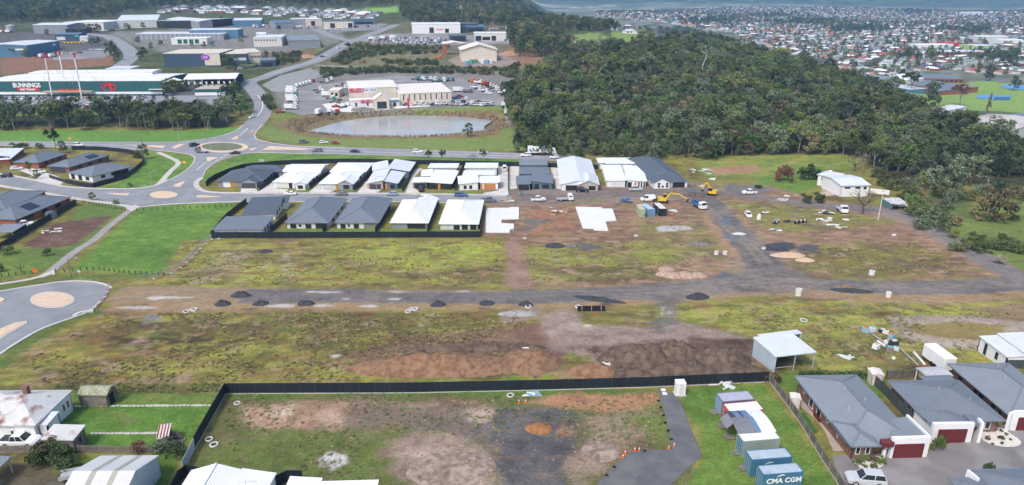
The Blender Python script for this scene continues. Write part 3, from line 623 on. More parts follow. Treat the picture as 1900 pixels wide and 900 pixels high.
setting(drape('works_yard', wpoly([(830, 112), (850, 104), (930, 100), (960, 112), (940, 124), (850, 124)]), mat('works_earth', (.25, .20, .17), .95, .2, .1), .12))
DRIVE = wpoly([(1221, 723), (1256, 733), (1300, 838), (1302, 846), (1240, 905), (1225, 935), (1095, 935), (1113, 892), (1160, 845), (1180, 837), (1246, 834), (1244, 812)])
setting(drape('asphalt_drive', DRIVE, M_asph_d, .07))
setting(drape('court', wpoly([(1543, 846), (1584, 842), (1640, 830), (1700, 845), (1850, 790), (1990, 790), (1990, 960), (1580, 960), (1556, 890)]), mat('court_asphalt', (.19, .18, .18), .9, .15, .3, bump=.006, col2=(.25, .24, .24), c2amt=.45, c2scale=.18), .06))
setting(drape('pavers', wpoly([(1478, 738), (1494, 742), (1554, 812), (1580, 838), (1546, 838), (1530, 800), (1510, 775), (1480, 752)]), mat('sand_pavers', (.36, .31, .26), .9, .15, .8), .06))
setting(drape('synthetic_lawn', wpoly([(1484, 767), (1492, 765), (1518, 803), (1510, 805)]), mat('synthetic_turf', (.04, .12, .03), .9, .1, 1), .1))
for k, px in enumerate(([(448, 350), (474, 350), (482, 359), (446, 358)], [(478, 357), (506, 338), (512, 350), (536, 352), (525, 360), (482, 360)], [(574, 356), (592, 340), (600, 352), (622, 353), (606, 360), (572, 360)], [(662, 358), (680, 336), (690, 352), (708, 352), (695, 361), (664, 361)], [(752, 358), (768, 314), (784, 312), (768, 330), (772, 352), (780, 356), (774, 362), (750, 361)], [(897, 358), (925, 354), (924, 312), (942, 306), (943, 362), (930, 366), (896, 362)], [(943, 352), (944, 306), (964, 306), (960, 350)], [(1020, 310), (1042, 312), (1044, 352), (1032, 350), (1026, 326)],
  [(60, 326), (36, 316), (18, 310), (40, 304), (62, 312), (80, 322), (48, 330)], [(80, 346), (62, 336), (84, 320), (104, 326), (122, 336), (108, 345)])):
 setting(drape('driveway', wpoly(px), M_wdrive, .06))
for px in ([(0, 312), (24, 310), (44, 322), (20, 318)],): pass
# house slabs without houses yet, and the one new lot
z4 = Zm(900, 260, 4.5)
for px, lb in (([(8, 574), (200, 572), (203, 567), (283, 566), (282, 662), (138, 666), (136, 700), (240, 706), (240, 745), (208, 750), (206, 776), (5, 776)], 'bare white concrete house slab beside the fenced house row'),
   ([(755, 564), (975, 568), (977, 578), (1062, 580), (1096, 676), (1003, 682), (1028, 758), (910, 756), (905, 742), (815, 738)], 'bare white concrete house slab in the middle of the dirt site')):
 o = drape('house_slab', wpoly([z4(*p) for p in px]), mat('new_slab', (.66, .67, .68), .8, .06, .3, col2=(.6, .6, .6), c2amt=.35, c2scale=.3), .35, edge=.6); tag(o, lb, 'house slab', 'new slabs waiting for walls')
# pond
wz = -12.9
pond = MB(); pp = catmull([PZ(u, v, wz).xy for u, v in ((556, 250), (580, 241), (612, 231), (640, 224), (700, 217), (760, 213), (850, 210), (905, 211), (916, 222), (898, 236), (908, 250), (870, 255), (700, 254), (600, 254))], 5)
pond.add([(p.x, p.y, wz) for p in pp], [tuple(range(len(pp)))])
mw = mat('pond_water', (.34, .35, .35), .18, .12, .05, spec=.6, bump=.0)
setting(pond.build('pond', mw))
# ------------------------------------------------------------------ building kit
def rib(name, col, rough=.45, per=.4, ax='X', dep=.02, var=.06, **k): return mat(name, col, rough, var, .35, spec=.35, stripe=(ax, per, dep), **k)
RF_GREY = rib('grey_sheet_roof', (.20, .232, .265), .5, .28)
RF_SLATE = rib('slate_blue_roof', (.150, .178, .215), .5, .28)
RF_DARK = rib('dark_sheet_roof', (.085, .105, .135), .5, .28)
RF_WHITE = rib('white_sheet_roof', (.74, .77, .80), .45, .3)
RF_PALE = rib('pale_sheet_roof', (.60, .64, .68), .45, .3)
RF_RUST = mat('rusted_roof', (.56, .57, .57), .6, .1, .5, stripe=('X', .22, .02), col2=(.22, .075, .045), c2amt=.40, c2scale=.45)
RF_MOSS = mat('mossy_roof', (.34, .35, .28), .9, .25, 3, stripe=('Y', .4, .03), col2=(.22, .25, .12), c2amt=.5, c2scale=2.5)
RF_CREAM = rib('cream_sheet_roof', (.70, .66, .60), .5, .5)
RF_BLUE = rib('blue_sheet_roof', (.10, .16, .24), .5, .5)
RF_TILE = mat('terracotta_roof', (.30, .11, .075), .85, .18, .6, stripe=('Y', .35, .02))
WL_NAVY = mat('navy_cladding', (.048, .082, .13), .6, .08, .3, stripe=('X', .4, .015))
WL_BLUE = mat('blue_cladding', (.085, .185, .30), .55, .08, .3, stripe=('X', .4, .015))
WL_GREEN = mat('green_cladding', (.025, .105, .112), .5, .08, .3, stripe=('X', .6, .015))
WL_GREY = mat('grey_cladding', (.24, .26, .28), .6, .08, .3, stripe=('X', .4, .015))
WL_PINK = mat('mushroom_render', (.42, .33, .31), .85, .06, .6)
WL_PALEBLUE = mat('pale_blue_cladding', (.40, .48, .53), .6, .07, .4, stripe=('Y', .3, .015))
WL_TEAL = mat('teal_render', (.10, .17, .20), .8, .06, .6)
WL_BLACK = mat('black_cladding_and_opening_shade', (.022, .025, .03), .6, .1, .5)  # real black walls, and opening panels where black stands for interior shade
WL_LBR = mat('light_render', (.58, .58, .57), .8, .07, .6)
M_roller = mat('roller_door', (.62, .63, .63), .5, .05, .5, stripe=('Z', .3, .02))
M_roller_d = mat('dark_roller_door', (.05, .055, .065), .5, .05, .5, stripe=('Z', .3, .02))
M_odoor = mat('timber_door', (.48, .21, .06), .6, .1, 1, stripe=('Z', .3, .01))
class Fr:
 """a rectangular footprint: origin at the near left eave corner, ex along the front, ey away from it"""
 def __init__(s, o, ex, w, d, ze, zb): s.o = o; s.ex = ex; s.ey = Vector((-ex.y, ex.x)); s.w = w; s.d = d; s.ze = ze; s.zb = zb
 def p(s, x, y, z=0):                                   # z relative to the eave
  q = s.o + s.ex * x + s.ey * y; return Vector((q.x, q.y, s.ze + z))
def _base(o, ex, w, d):
 ey = Vector((-ex.y, ex.x)); zs = []
 for x in (0, w):
  for y in (0, d):
   q = o + ex * x + ey * y; zs.append(zf(q.x, q.y))
 return min(zs), sum(zs) / 4
def frame(NL, NR, FL, h):
 a, b, c = P(*NL, h), P(*NR, h), P(*FL, h)
 ex = (b.xy - a.xy); w = ex.length; ex.normalize(); ey = Vector((-ex.y, ex.x)); d = max(1.0, (c.xy - a.xy).dot(ey))
 zb, zm = _base(a.xy, ex, w, d)
 return Fr(a.xy, ex, w, d, zm + h, zb)
def frame_far(FL, FR, d, h):
 a, b = P(*FL, h), P(*FR, h); ex = b.xy - a.xy; w = ex.length; ex.normalize(); ey = Vector((-ex.y, ex.x)); o = a.xy - ey * d
 zb, zm = _base(o, ex, w, d); return Fr(o, ex, w, d, zm + h, zb)
def frame_rect(x, y, rz, w, d, h):
 ex = Vector((math.cos(rz), math.sin(rz))); ey = Vector((-ex.y, ex.x)); o = Vector((x, y)) - ex * w / 2 - ey * d / 2
 zb, zm = _base(o, ex, w, d); return Fr(o, ex, w, d, zm + h, zb)
def roofz(f, kind, val):
 w, d = f.w, f.d
 if kind == 'hip':
  t = math.tan(math.radians(val)); m = min(w, d) / 2
  return lambda x, y: t * max(0, min(x, w - x, y, d - y, m))
 if kind == 'gx': t = math.tan(math.radians(val)); return lambda x, y: t * min(y, d - y)
 if kind == 'gy': t = math.tan(math.radians(val)); return lambda x, y: t * min(x, w - x)
 if kind[:2] == 'sk':
  s = kind[2]
  return {'N': lambda x, y: val * y / d, 'S': lambda x, y: val * (1 - y / d), 'E': lambda x, y: val * x / w, 'W': lambda x, y: val * (1 - x / w)}[s]
 return lambda x, y: 0
def block(root, f, roof, wm, rm, over=.45, cap=None, walls='NSEW', th=.18, thin=False, rname='roof'):
 kind, val = roof; w, d = f.w, f.d; base = Vector(root.location); L = lambda v: Vector(v) - base
 rz = roofz(f, kind, val); m = min(w, d) / 2
 b = MB()
 c4 = [(0, 0), (w, 0), (w, d), (0, d)]
 top = {}
 def vtx(x, y): return L(f.p(x, y, rz(x, y)))
 caps = []
 if kind == 'hip':
  if w >= d: r0, r1 = (m, d / 2), (w - m, d / 2)
  else: r0, r1 = (w / 2, m), (w / 2, d - m)
  pts = [vtx(*c) for c in c4] + [vtx(*r0), vtx(*r1)]
  if w >= d: fs = [(0, 1, 5, 4), (1, 2, 5), (2, 3, 4, 5), (3, 0, 4)]
  else: fs = [(0, 1, 4), (1, 2, 5, 4), (2, 3, 5), (3, 0, 4, 5)]
  lo = [p - Vector((0, 0, th)) for p in pts[:4]]
  b.add(pts + lo, fs + [(0, 6, 7, 1), (1, 7, 8, 2), (2, 8, 9, 3), (3, 9, 6, 0), (9, 8, 7, 6)])
  caps = [(4, 5), (0, 4), (3, 4 if w >= d else 5), (1, 5 if w >= d else 4), (2, 5)]
  caps = [(pts[i], pts[j]) for i, j in caps]
 elif kind in ('gx', 'gy'):
  if kind == 'gx': A = [vtx(0, 0), vtx(w, 0), vtx(w, d / 2), vtx(0, d / 2)]; B = [vtx(0, d / 2), vtx(w, d / 2), vtx(w, d), vtx(0, d)]; caps = [(A[3], A[2])]
  else: A = [vtx(0, 0), vtx(w / 2, 0), vtx(w / 2, d), vtx(0, d)]; B = [vtx(w / 2, 0), vtx(w, 0), vtx(w, d), vtx(w / 2, d)]; caps = [(A[1], A[2])]
  b.slab(A, th); b.slab(B, th)
 else:
  b.slab([vtx(*c) for c in c4], th)
 ro = b.build(rname, rm, root)
 if cap:
  cb = MB()
  for p, q in caps: cb.bar(p + Vector((0, 0, .03)), q + Vector((0, 0, .03)), .26, .08)
  if caps: cb.build('ridge_capping', cap, ro)
 if cap:
  gb = MB()
  for i in range(4):
   p, q = vtx(*c4[i]), vtx(*c4[(i + 1) % 4])
   if abs(p.z - q.z) < .05 and (kind == 'hip' or kind[:2] == 'sk' or (kind == 'gx') == (i % 2 == 0)): gb.bar(p + Vector((0, 0, -.06)), q + Vector((0, 0, -.06)), .24, .16)
  gb.build('gutter', cap, ro)
 # walls
 o = over; wb = MB(); zl = f.zb - f.ze - .4
 tt = .2
 sides = {'S': ((o, o), (w - o, o)), 'E': ((w - o, o), (w - o, d - o)), 'N': ((w - o, d - o), (o, d - o)), 'W': ((o, d - o), (o, o))}
 if wm:
  for s in walls:
   (x0, y0), (x1, y1) = sides[s]
   dx, dy = x1 - x0, y1 - y0; Ln = math.hypot(dx, dy); nx, ny = -dy / Ln * tt, dx / Ln * tt   # inward
   prof = [0, .5, 1] if (kind == 'gx' and s in 'EW') or (kind == 'gy' and s in 'NS') else [0, 1]
   lowo, lowi, upo, upi = [], [], [], []
   for t in prof:
    x, y = x0 + dx * t, y0 + dy * t
    zz = rz(x, y) - th * .6 if kind != 'hip' else -th * .5
    lowo.append(L(f.p(x, y, zl))); upo.append(L(f.p(x, y, zz)))
    lowi.append(L(f.p(x + nx, y + ny, zl))); upi.append(L(f.p(x + nx, y + ny, zz)))
   n = len(prof); fs = []
   fs.append(tuple(list(range(n)) + list(range(2 * n - 1, n - 1, -1))))
   fs.append(tuple(list(range(3 * n - 1, 2 * n - 1, -1)) + list(range(3 * n, 4 * n))))
   fs += [(0, n, 3 * n, 2 * n), (n - 1, 3 * n - 1, 4 * n - 1, 2 * n - 1)]
   fs += [(n + i, n + i + 1, 3 * n + i + 1, 3 * n + i) for i in range(n - 1)]
   wb.add(lowo + upo + lowi + upi, fs)
  f.wall = wb.build('wall', wm, root)
 f.sides = sides; f.root = root; f.roof = ro; f.floor = -1
 return f
def op(f, side, a, b, z0, z1, kind='win', m=None, fm=None, h=2.6):
 """an opening on a wall: a..b as fractions along it seen from outside left to right, z above floor"""
 (x0, y0), (x1, y1) = f.sides[side]; dx, dy = x1 - x0, y1 - y0; Ln = math.hypot(dx, dy); ux, uy = dx / Ln, dy / Ln; nx, ny = uy, -ux
 base = Vector(f.root.location); fl = -h
 def slab(mb, s0, s1, q0, q1, t0, t1):
  vs = []
  for t in (t0, t1):
   for s, q in ((s0, q0), (s1, q0), (s1, q1), (s0, q1)):
    vs.append(f.p(x0 + ux * s + nx * t, y0 + uy * s + ny * t, fl + q) - base)
  mb.add(vs, [(3, 2, 1, 0), (4, 5, 6, 7), (0, 1, 5, 4), (1, 2, 6, 5), (2, 3, 7, 6), (3, 0, 4, 7)])
 s0, s1 = a * Ln, b * Ln
 if kind == 'win':
  fb = MB(); k = .09
  for r in ((s0, s1, z0, z0 + k), (s0, s1, z1 - k, z1), (s0, s0 + k, z0, z1), (s1 - k, s1, z0, z1)): slab(fb, *r, -.05, .06)
  if s1 - s0 > 1.5: slab(fb, (s0 + s1) / 2 - .04, (s0 + s1) / 2 + .04, z0, z1, -.05, .06)
  w = fb.build('window', fm or M_dark, f.root)
  pb = MB(); slab(pb, s0 + .02, s1 - .02, z0 + .02, z1 - .02, -.04, .02); pb.build('pane', m or M_glass, w)
  return w
 b_ = MB(); slab(b_, s0, s1, z0, z1, -.05, .05)
 return b_.build({'door': 'door', 'garage': 'garage_door', 'panel': 'wall_panel', 'gap': 'opening', 'sign': 'sign_board'}[kind], m or M_dark, f.root)  # gap: no hole cut, a flat panel with interior shade as its colour
def wall_seg(root, name, p, q, h, th, m, drop=None):
 """upright panel between two points whose TOP edge is at the given pixels, h above ground"""
 a, b = P(*p, h), P(*q, h); d = (b.xy - a.xy).normalized(); n = Vector((-d.y, d.x)) * th / 2; base = Vector(root.location)
 mb = MB(); vs = []
 for e in (a, b):
  for s in (-1, 1):
   x, y = e.x + n.x * s, e.y + n.y * s
   vs += [Vector((x, y, e.z - (drop or h + .3))) - base, Vector((x, y, e.z)) - base]
 mb.add(vs, [(0, 1, 5, 4), (2, 6, 7, 3), (1, 3, 7, 5), (0, 4, 6, 2), (0, 2, 3, 1), (4, 5, 7, 6)])
 return mb.build(name, m, root)
def house(label, *frames, cat='house', name='house', group=None):
 f = frames[0]; c = f.p(f.w / 2, f.d / 2)
 return thing(name, label, cat, (c.x, c.y, f.zb), group=group)
def panel_on_roof(f, kind, val, x0, y0, x1, y1, nx, ny, m, name='solar_panel'):
 rz = roofz(f, kind, val); base = Vector(f.root.location)
 for i in range(nx):
  for j in range(ny):
   a0 = x0 + (x1 - x0) * i / nx; a1 = x0 + (x1 - x0) * (i + .94) / nx; b0 = y0 + (y1 - y0) * j / ny; b1 = y0 + (y1 - y0) * (j + .94) / ny
   mb = MB(); mb.slab([f.p(x, y, rz(x, y) + .14) - base for x, y in ((a0, b0), (a1, b0), (a1, b1), (a0, b1))], .05); mb.build(name, m, f.roof)
def posts(f, pts, m, r=.06, h=2.6):
 base = Vector(f.root.location)
 for x, y in pts:
  mb = MB(); q = f.p(x, y) - base; mb.box((q.x, q.y, q.z - h - .3), (r * 2, r * 2, h + .2)); mb.build('post', m, f.root)
# ------------------------------------------------------------------ lettering and emblems (flat boards with raised shapes)
def text_mesh(txt, size, depth=.04, bold=0):
 cu = bpy.data.curves.new('lettering', 'FONT'); cu.body = txt; cu.size = size; cu.extrude = depth; cu.offset = bold; cu.align_x = 'CENTER'; cu.align_y = 'CENTER'
 o = bpy.data.objects.new('lettering', cu); COL.objects.link(o); bpy.context.view_layer.update()
 me = bpy.data.meshes.new_from_object(o.evaluated_get(bpy.context.evaluated_depsgraph_get())); bpy.data.objects.remove(o); bpy.data.curves.remove(cu)
 return me
def on_wall(me, name, f, side, a, z, m, root, out=.1, sx=1, h=None):
 """stand a flat mesh up against a wall at fraction a, height z above floor"""
 (x0, y0), (x1, y1) = f.sides[side]; dx, dy = x1 - x0, y1 - y0; Ln = math.hypot(dx, dy); ux, uy = dx / Ln, dy / Ln
 p = f.p(x0 + ux * a * Ln + uy * out, y0 + uy * a * Ln - ux * out, -h + z) - Vector(root.location)
 if not me.materials: me.materials.append(m)
 else: me.materials[0] = m
 o = obj(name, me, root); ang = math.atan2((f.ex * ux + f.ey * uy).y, (f.ex * ux + f.ey * uy).x)
 o.location = p; o.rotation_euler = (math.pi / 2, 0, ang); o.scale = (sx, 1, 1)
 return o
# ------------------------------------------------------------------ houses near the camera
z6 = Zm(1480, 660, 3.75); z2 = Zm(380, 260, 4.5); z3 = Zm(660, 260, 4.5); z1 = Zm(0, 230, 3.75); z5 = Zm(1120, 260, 4.5); zL = Zm(0, 660, 3.75); zS = Zm(1380, 560, 3.654); zw = Zm(1360, 280, 4.5); zF = Zm(320, 680, 4.09)
CAPG = mat('grey_capping', (.15, .175, .20), .5, .05)
CAPW = mat('white_capping', (.66, .69, .72), .5, .05)
PATIO = mat('patio_sheet', (.42, .42, .45), .35, .1, .3, stripe=('X', .8, .03))
def brick_house(label, NL, NR, FL, pitch, garage, doors, portal=None, rm=RF_GREY):
 f = frame(z6(*NL), z6(*NR), z6(*FL), 2.6); r = house(label, f, group='brick unit houses round the court'); block(r, f, ('hip', pitch), M_brick, rm, .55, CAPG)
 return r, f
r1, f1 = brick_house('brown brick house with maroon garage door behind the parked silver car', (346, 588), (850, 580), (20, 155), 21, None, None)
ex = lambda fr, t: t / fr.w
w1 = frame(z6(375, 627), z6(580, 624), z6(250, 462), 2.6); block(r1, w1, ('hip', 21), M_brick, RF_GREY, .55, CAPG); op(w1, 'S', .16, .38, .9, 2.2, fm=M_white); op(w1, 'S', .62, .84, .9, 2.2, fm=M_white)
for a, b, z0, z1_ in ((.16, .19, 1.0, 2.1), (.36, .40, 1.2, 2.1), (.50, .58, .2, 2.2), (.66, .74, .3, 2.2), (.84, .88, 1.1, 2.0)): op(f1, 'W', 1 - b, 1 - a, z0, z1_, fm=M_white)
wall_seg(r1, 'parapet', z6(660, 568), z6(922, 560), 3.25, .5, M_white)
wall_seg(r1, 'parapet', z6(922, 560), z6(762, 408), 3.25, .3, M_white)
wall_seg(r1, 'garage_door', z6(668, 606), z6(876, 602), 2.3, .72, M_maroon)
mb = MB(); mb.slab([P(*z6(x, y), 2.95) - r1.location for x, y in ((662, 585), (915, 575), (757, 424), (640, 440))], .12); mb.build('garage_roof', RF_GREY, r1)
mb = MB(); mb.slab([P(*z6(x, y), 2.75) - r1.location for x, y in ((588, 612), (676, 606), (660, 572), (574, 580))], .7); mb.build('porch_canopy', M_maroon, r1)
for x, y in ((590, 712), (650, 706), (600, 690)): 
 q = P(*z6(x, y)) - r1.location; mb = MB(); mb.box((q.x, q.y, -.2), (.35, .35, 2.4)); mb.build('porch_column', M_white, r1)
q = P(*z6(625, 690)) - r1.location; mb = MB(); mb.box((q.x, q.y + .4, 0), (1.0, .08, 2.1)); mb.build('door', M_steel, r1)
for k, (x, y) in enumerate(((245, 550), (272, 590))):
 q = P(*z6(x, y)) - r1.location; mb = MB(); mb.box((q.x + .2, q.y, 0.1), (.5, .9, .9)); mb.build('air_conditioner', M_white, r1)
q = P(*z6(235, 535)) - r1.location; mb = MB(); mb.tube((q.x + .3, q.y, 0), (q.x + .3, q.y, 1.7), .32, n=10); mb.build('water_heater', M_white, r1)
q = P(*z6(150, 440)) - r1.location; mb = MB(); mb.box((q.x + .2, q.y, .0), (1.5, 2.0, .5)); mb.box((q.x - .5, q.y, .5), (.08, 2, .8)); mb.box((q.x + .1, q.y - 1, .5), (1.3, .08, .8)); mb.build('back_steps', M_maroon, r1)
r2, f2 = brick_house('brown brick house with maroon garage and pale pebble garden, between two like it', (905, 445), (1450, 440), (620, 186), 21, None, None, rm=RF_SLATE)
op(f2, 'S', .82, .90, .8, 2.2, fm=M_white)
for a, b in ((.22, .27), (.36, .42), (.55, .60)): op(f2, 'W', 1 - b, 1 - a, 1.0, 2.1, fm=M_white)
g2 = frame(z6(955, 492), z6(1228, 480), z6(800, 360), 2.6); block(r2, g2, ('hip', 14), M_white, RF_SLATE, .2, CAPG)
wall_seg(r2, 'parapet', z6(945, 468), z6(1228, 464), 3.2, .5, M_white)
wall_seg(r2, 'garage_door', z6(975, 506), z6(1175, 500), 2.3, .72, M_maroon)
wall_seg(r2, 'porch_fin', z6(1262, 432), z6(1292, 470), 3.3, .4, M_white)
mb = MB(); mb.slab([P(*z6(x, y), 2.9) - r2.location for x, y in ((1232, 478), (1285, 470), (1220, 404), (1150, 408))], .5); mb.build('porch_canopy', RF_SLATE, r2)
wall_seg(r2, 'porch_wall', z6(1232, 482), z6(1280, 478), 2.4, .3, M_maroon, drop=.8)
e2 = frame(z6(900, 185), z6(1115, 178), z6(870, 142), 2.6); block(r2, e2, ('hip', 14), M_brick, RF_SLATE, .4)
r3, f3 = brick_house('grey roofed brick house at the right edge with white garage surround', (1480, 400), (1960, 396), (1085, 72), 20, None, None)
for a, b in ((.12, .16), (.22, .28), (.42, .5), (.52, .58), (.8, .86)): op(f3, 'W', 1 - b, 1 - a, .9, 2.1)
wall_seg(r3, 'parapet', z6(1512, 386), z6(1900, 378), 3.2, .5, M_white); wall_seg(r3, 'garage_door', z6(1528, 420), z6(1760, 416), 2.3, .72, M_maroon)
wall_seg(r3, 'parapet', z6(1512, 386), z6(1480, 400), 3.0, .4, M_white)
for f_, t in ((f1, ((.3, .35), (.45, .6), (.62, .45))), (f2, ((.4, .5), (.7, .3))), (f3, ((.4, .5), (.6, .8)))):
 for x, y in t: q = f_.p(f_.w * x, f_.d * y, roofz(f_, 'hip', 21)(f_.w * x, f_.d * y)) - f_.root.location; MB().tube(q - Vector((0, 0, .2)), q + Vector((0, 0, .6)), .07, n=7).build('vent_pipe', M_steel, f_.root)
# carport sail behind the second house
fp = frame(z6(900, 142), z6(1085, 134), z6(822, 86), 2.6); rp = house('ribbed translucent patio roof on posts behind the middle brick house', fp, cat='patio cover', name='patio_cover'); block(rp, fp, ('gx', 7), None, PATIO, .1, walls='')
posts(fp, [(.2, fp.d - .2), (.2, .3), (fp.w - .2, fp.d - .2)], M_white)
f4 = frame_far(z6(1200, 800), z6(1800, 786), 12, 2.6); r4 = house('slate roofed house cut off by the bottom right corner', f4); block(r4, f4, ('hip', 19), M_brick, RF_SLATE, .4, CAPG)
wall_seg(r4, 'parapet', z6(1186, 792), z6(1262, 855), 3.3, .3, M_white)
g4 = frame_far(z6(1050, 858), z6(1290, 850), 9, 2.5); block(r4, g4, ('hip', 17), M_brick, RF_SLATE, .4, CAPG)
# open hay shed and the unfinished white house on the right
fs_ = frame(zS(218, 358), zS(497, 332), zS(125, 238), 3.6); rs = house('open steel shed with pale sheet roof beside the dirt heaps', fs_, cat='shed', name='open_shed'); block(rs, fs_, ('skN', -.1), WL_PALEBLUE, RF_PALE, .12, walls='WN')
fb_ = frame(zS(128, 240), zS(398, 212), zS(80, 218), 3.3); block(rs, fb_, ('skN', -.1), WL_PALEBLUE, RF_PALE, .1, walls='WNE')
posts(fs_, [(fs_.w - .2, .2), (fs_.w * .5, .2), (fs_.w - .2, fs_.d * .6), (.3, .3)], M_steel, .07, 3.6)
mb = MB(); p = fs_.p(.2, .3, -2.4) - rs.location; q = fs_.p(fs_.w * .5, .3, -2.4) - rs.location; mb.bar(p, q, .08); mb.build('rail', M_steel, rs)
fu = frame(zS(1790, 362), zS(2080, 362), zS(1650, 242), 2.7); ru = house('white walled house being built at the right edge', fu); block(ru, fu, ('skE', .5), M_white, RF_PALE, .15)
op(fu, 'W', .62, .72, .7, 2.0); op(fu, 'W', .22, .32, 0, 2.1); 
fu2 = frame(zS(1900, 330), zS(2150, 330), zS(1790, 222), 3.3); block(ru, fu2, ('skE', .3), M_white, RF_PALE, .15)
mb = MB()
for i in range(4): p = P(*zS(1740 + 6 * i, 400 + 8 * i)) - ru.location; mb.tube((p.x, p.y, 0), (p.x, p.y, 2.6), .04, n=5)
mb.build('scaffold', M_steel, ru)
# garden sheds and trailers
def little_shed(label, NL, NR, FL, Z, h=2.1):
 f = frame(Z(*NL), Z(*NR), Z(*FL), h); r = house(label, f, cat='garden shed', name='garden_shed', group='cream garden sheds'); block(r, f, ('gy', 12), mat('shed_cream', (.62, .58, .53), .6, .08, 1, stripe=('X', .25, .02)), mat('shed_cream_roof', (.66, .62, .57), .6, .08, 1, stripe=('X', .25, .02)), .06); op(f, 'S', .3, .7, 0, 1.8, 'door', mat('shed_door', (.55, .51, .47), .6, .08), h=h); return r
little_shed('cream garden shed between the first two brick houses', (872, 490), (958, 494), (830, 450), zS); little_shed('cream garden shed beside the sleeper fence', (320, 650), (392, 658), (275, 612), zS)
# ------------------------------------------------------------------ old houses bottom left
fh = frame(zL(-330, 480), zL(242, 475), zL(-110, 250), 3.2); rh = house('white weatherboard cottage with rust-streaked iron roof', fh); block(rh, fh, ('hip', 24), M_white, RF_RUST, .35)
WBW = M_dark
op(fh, 'S', .66, .71, .9, 2.2, fm=M_white, h=3.2); op(fh, 'S', .80, .85, .9, 2.2, fm=M_white, h=3.2)
for a, b in ((.18, .28), (.52, .58), (.72, .80), (.84, .92)): op(fh, 'E', a, b, .9, 2.2, m=mat('red_curtain', (.25, .07, .07), .8), fm=M_white, h=3.2)
fy = frame(zL(250, 478), zL(328, 478), zL(318, 402), 2.6); block(rh, fy, ('skN', .3), M_white, RF_PALE, .1, rname='porch_roof')
q = fh.p(fh.w * .62, fh.d * .62) - rh.location; mb = MB(); mb.box((q.x, q.y, q.z - .2), (.7, .7, 3.0)); mb.build('chimney', M_brick, rh)
fg_ = frame(zL(280, 578), zL(508, 584), zL(302, 492), 2.4); rg = house('old garage with rust-edged roof beside the white cottage', fg_, cat='shed', name='old_garage'); block(rg, fg_, ('skN', .4), M_wood, RF_RUST, .2); op(fg_, 'E', .4, .6, 1, 1.8, h=2.4)
ft = frame(zL(527, 270), zL(740, 271), zL(562, 205), 2.3); rt = house('weathered grey shed with mossy shingle roof', ft, cat='shed', name='old_shed'); block(rt, ft, ('gx', 24), M_wood, RF_MOSS, .2); op(ft, 'E', .2, .7, 0, 1.9, 'door', M_black, h=2.3)
fd = frame(zL(1085, 574), zL(1172, 562), zL(1128, 500), 1.9); rd = house('small wood store with red and white striped roof', fd, cat='shed', name='wood_store'); block(rd, fd, ('skN', .5), M_wood, mat('striped_roof', (.6, .58, .56), .6, .05), .1, walls='WNS')
mb = MB()
for i in range(4):
 x0 = fd.w * (i + .1) / 4; x1 = fd.w * (i + .55) / 4; rz = roofz(fd, 'skN', .5)
 mb.slab([fd.p(x, y, rz(x, y) + .03) - rd.location for x, y in ((x0, 0), (x1, 0), (x1, fd.d), (x0, fd.d))], .02)
mb.build('roof_strip', mat('red_sheet', (.20, .035, .03), .6, .2, 2), fd.roof)
fk = frame_far(zL(700, 700), zL(1108, 697), 11, 3.0); rk = house('pale gable shed with two translucent roof strips', fk, cat='shed', name='gable_shed'); block(rk, fk, ('gx', 19), WL_PALEBLUE, rib('pale_grey_sheet', (.60, .61, .62), .5, .25), .15)
rz = roofz(fk, 'gx', 19)
for t0, t1 in ((.30, .39), (.64, .73)):
 for y0, y1 in ((0, .5), (.5, 1)):
  mb = MB(); mb.slab([fk.p(fk.w * t, fk.d * y, rz(0, fk.d * y) + .02) - rk.location for t, y in ((t0, y0), (t1, y0), (t1, y1), (t0, y1))], .03); mb.build('skylight_strip', mat('dull_fibreglass', (.33, .34, .29), .5, .1, 1), fk.roof)
fc = frame_far(zL(-120, 692), zL(76, 690), 5, 2.6); rc = house('grey carport roof at the bottom left edge', fc, cat='carport', name='carport'); block(rc, fc, ('skE', -.3), None, RF_GREY, .1, walls=''); posts(fc, [(fc.w - .2, .3), (fc.w - .2, fc.d - .3)], M_steel)
# white modern houses along the bottom edge
fa = frame_far(zF(152, 790), zF(530, 786), 13, 2.7); ra = house('white roofed gable house behind the charcoal fence at the bottom edge', fa); block(ra, fa, ('gy', 17), M_white, RF_WHITE, .2, CAPW)
fa2 = frame_far(zF(535, 806), zF(790, 812), 12, 2.7); block(ra, fa2, ('skW', .6), M_white, RF_WHITE, .2)
fa3 = frame_far(zF(895, 850), zF(1140, 848), 9, 2.7); rb = house('flat white roofed house right of the gable at the bottom edge', fa3); block(rb, fa3, ('skW', .3), M_white, RF_WHITE, .2)
fa4 = frame_far(zF(1120, 874), zF(1568, 872), 9, 2.7); block(rb, fa4, ('skE', .2), M_white, RF_WHITE, .2)
for ff, x, y in ((fa2, .45, .7), (fa3, .4, .6)):
 q = ff.p(ff.w * x, ff.d * y) - ff.root.location; mb = MB(); mb.tube(q, q + Vector((0, 0, 1.6)), .03, n=5); mb.bar(q + Vector((-.1, 0, 1.5)), q + Vector((1.4, 0, 1.5)), .03)
 for i in range(5): mb.bar(q + Vector((.1 + .28 * i, -.3, 1.5)), q + Vector((.1 + .28 * i, .3, 1.5)), .02)
 mb.build('aerial', M_steel, ff.root)
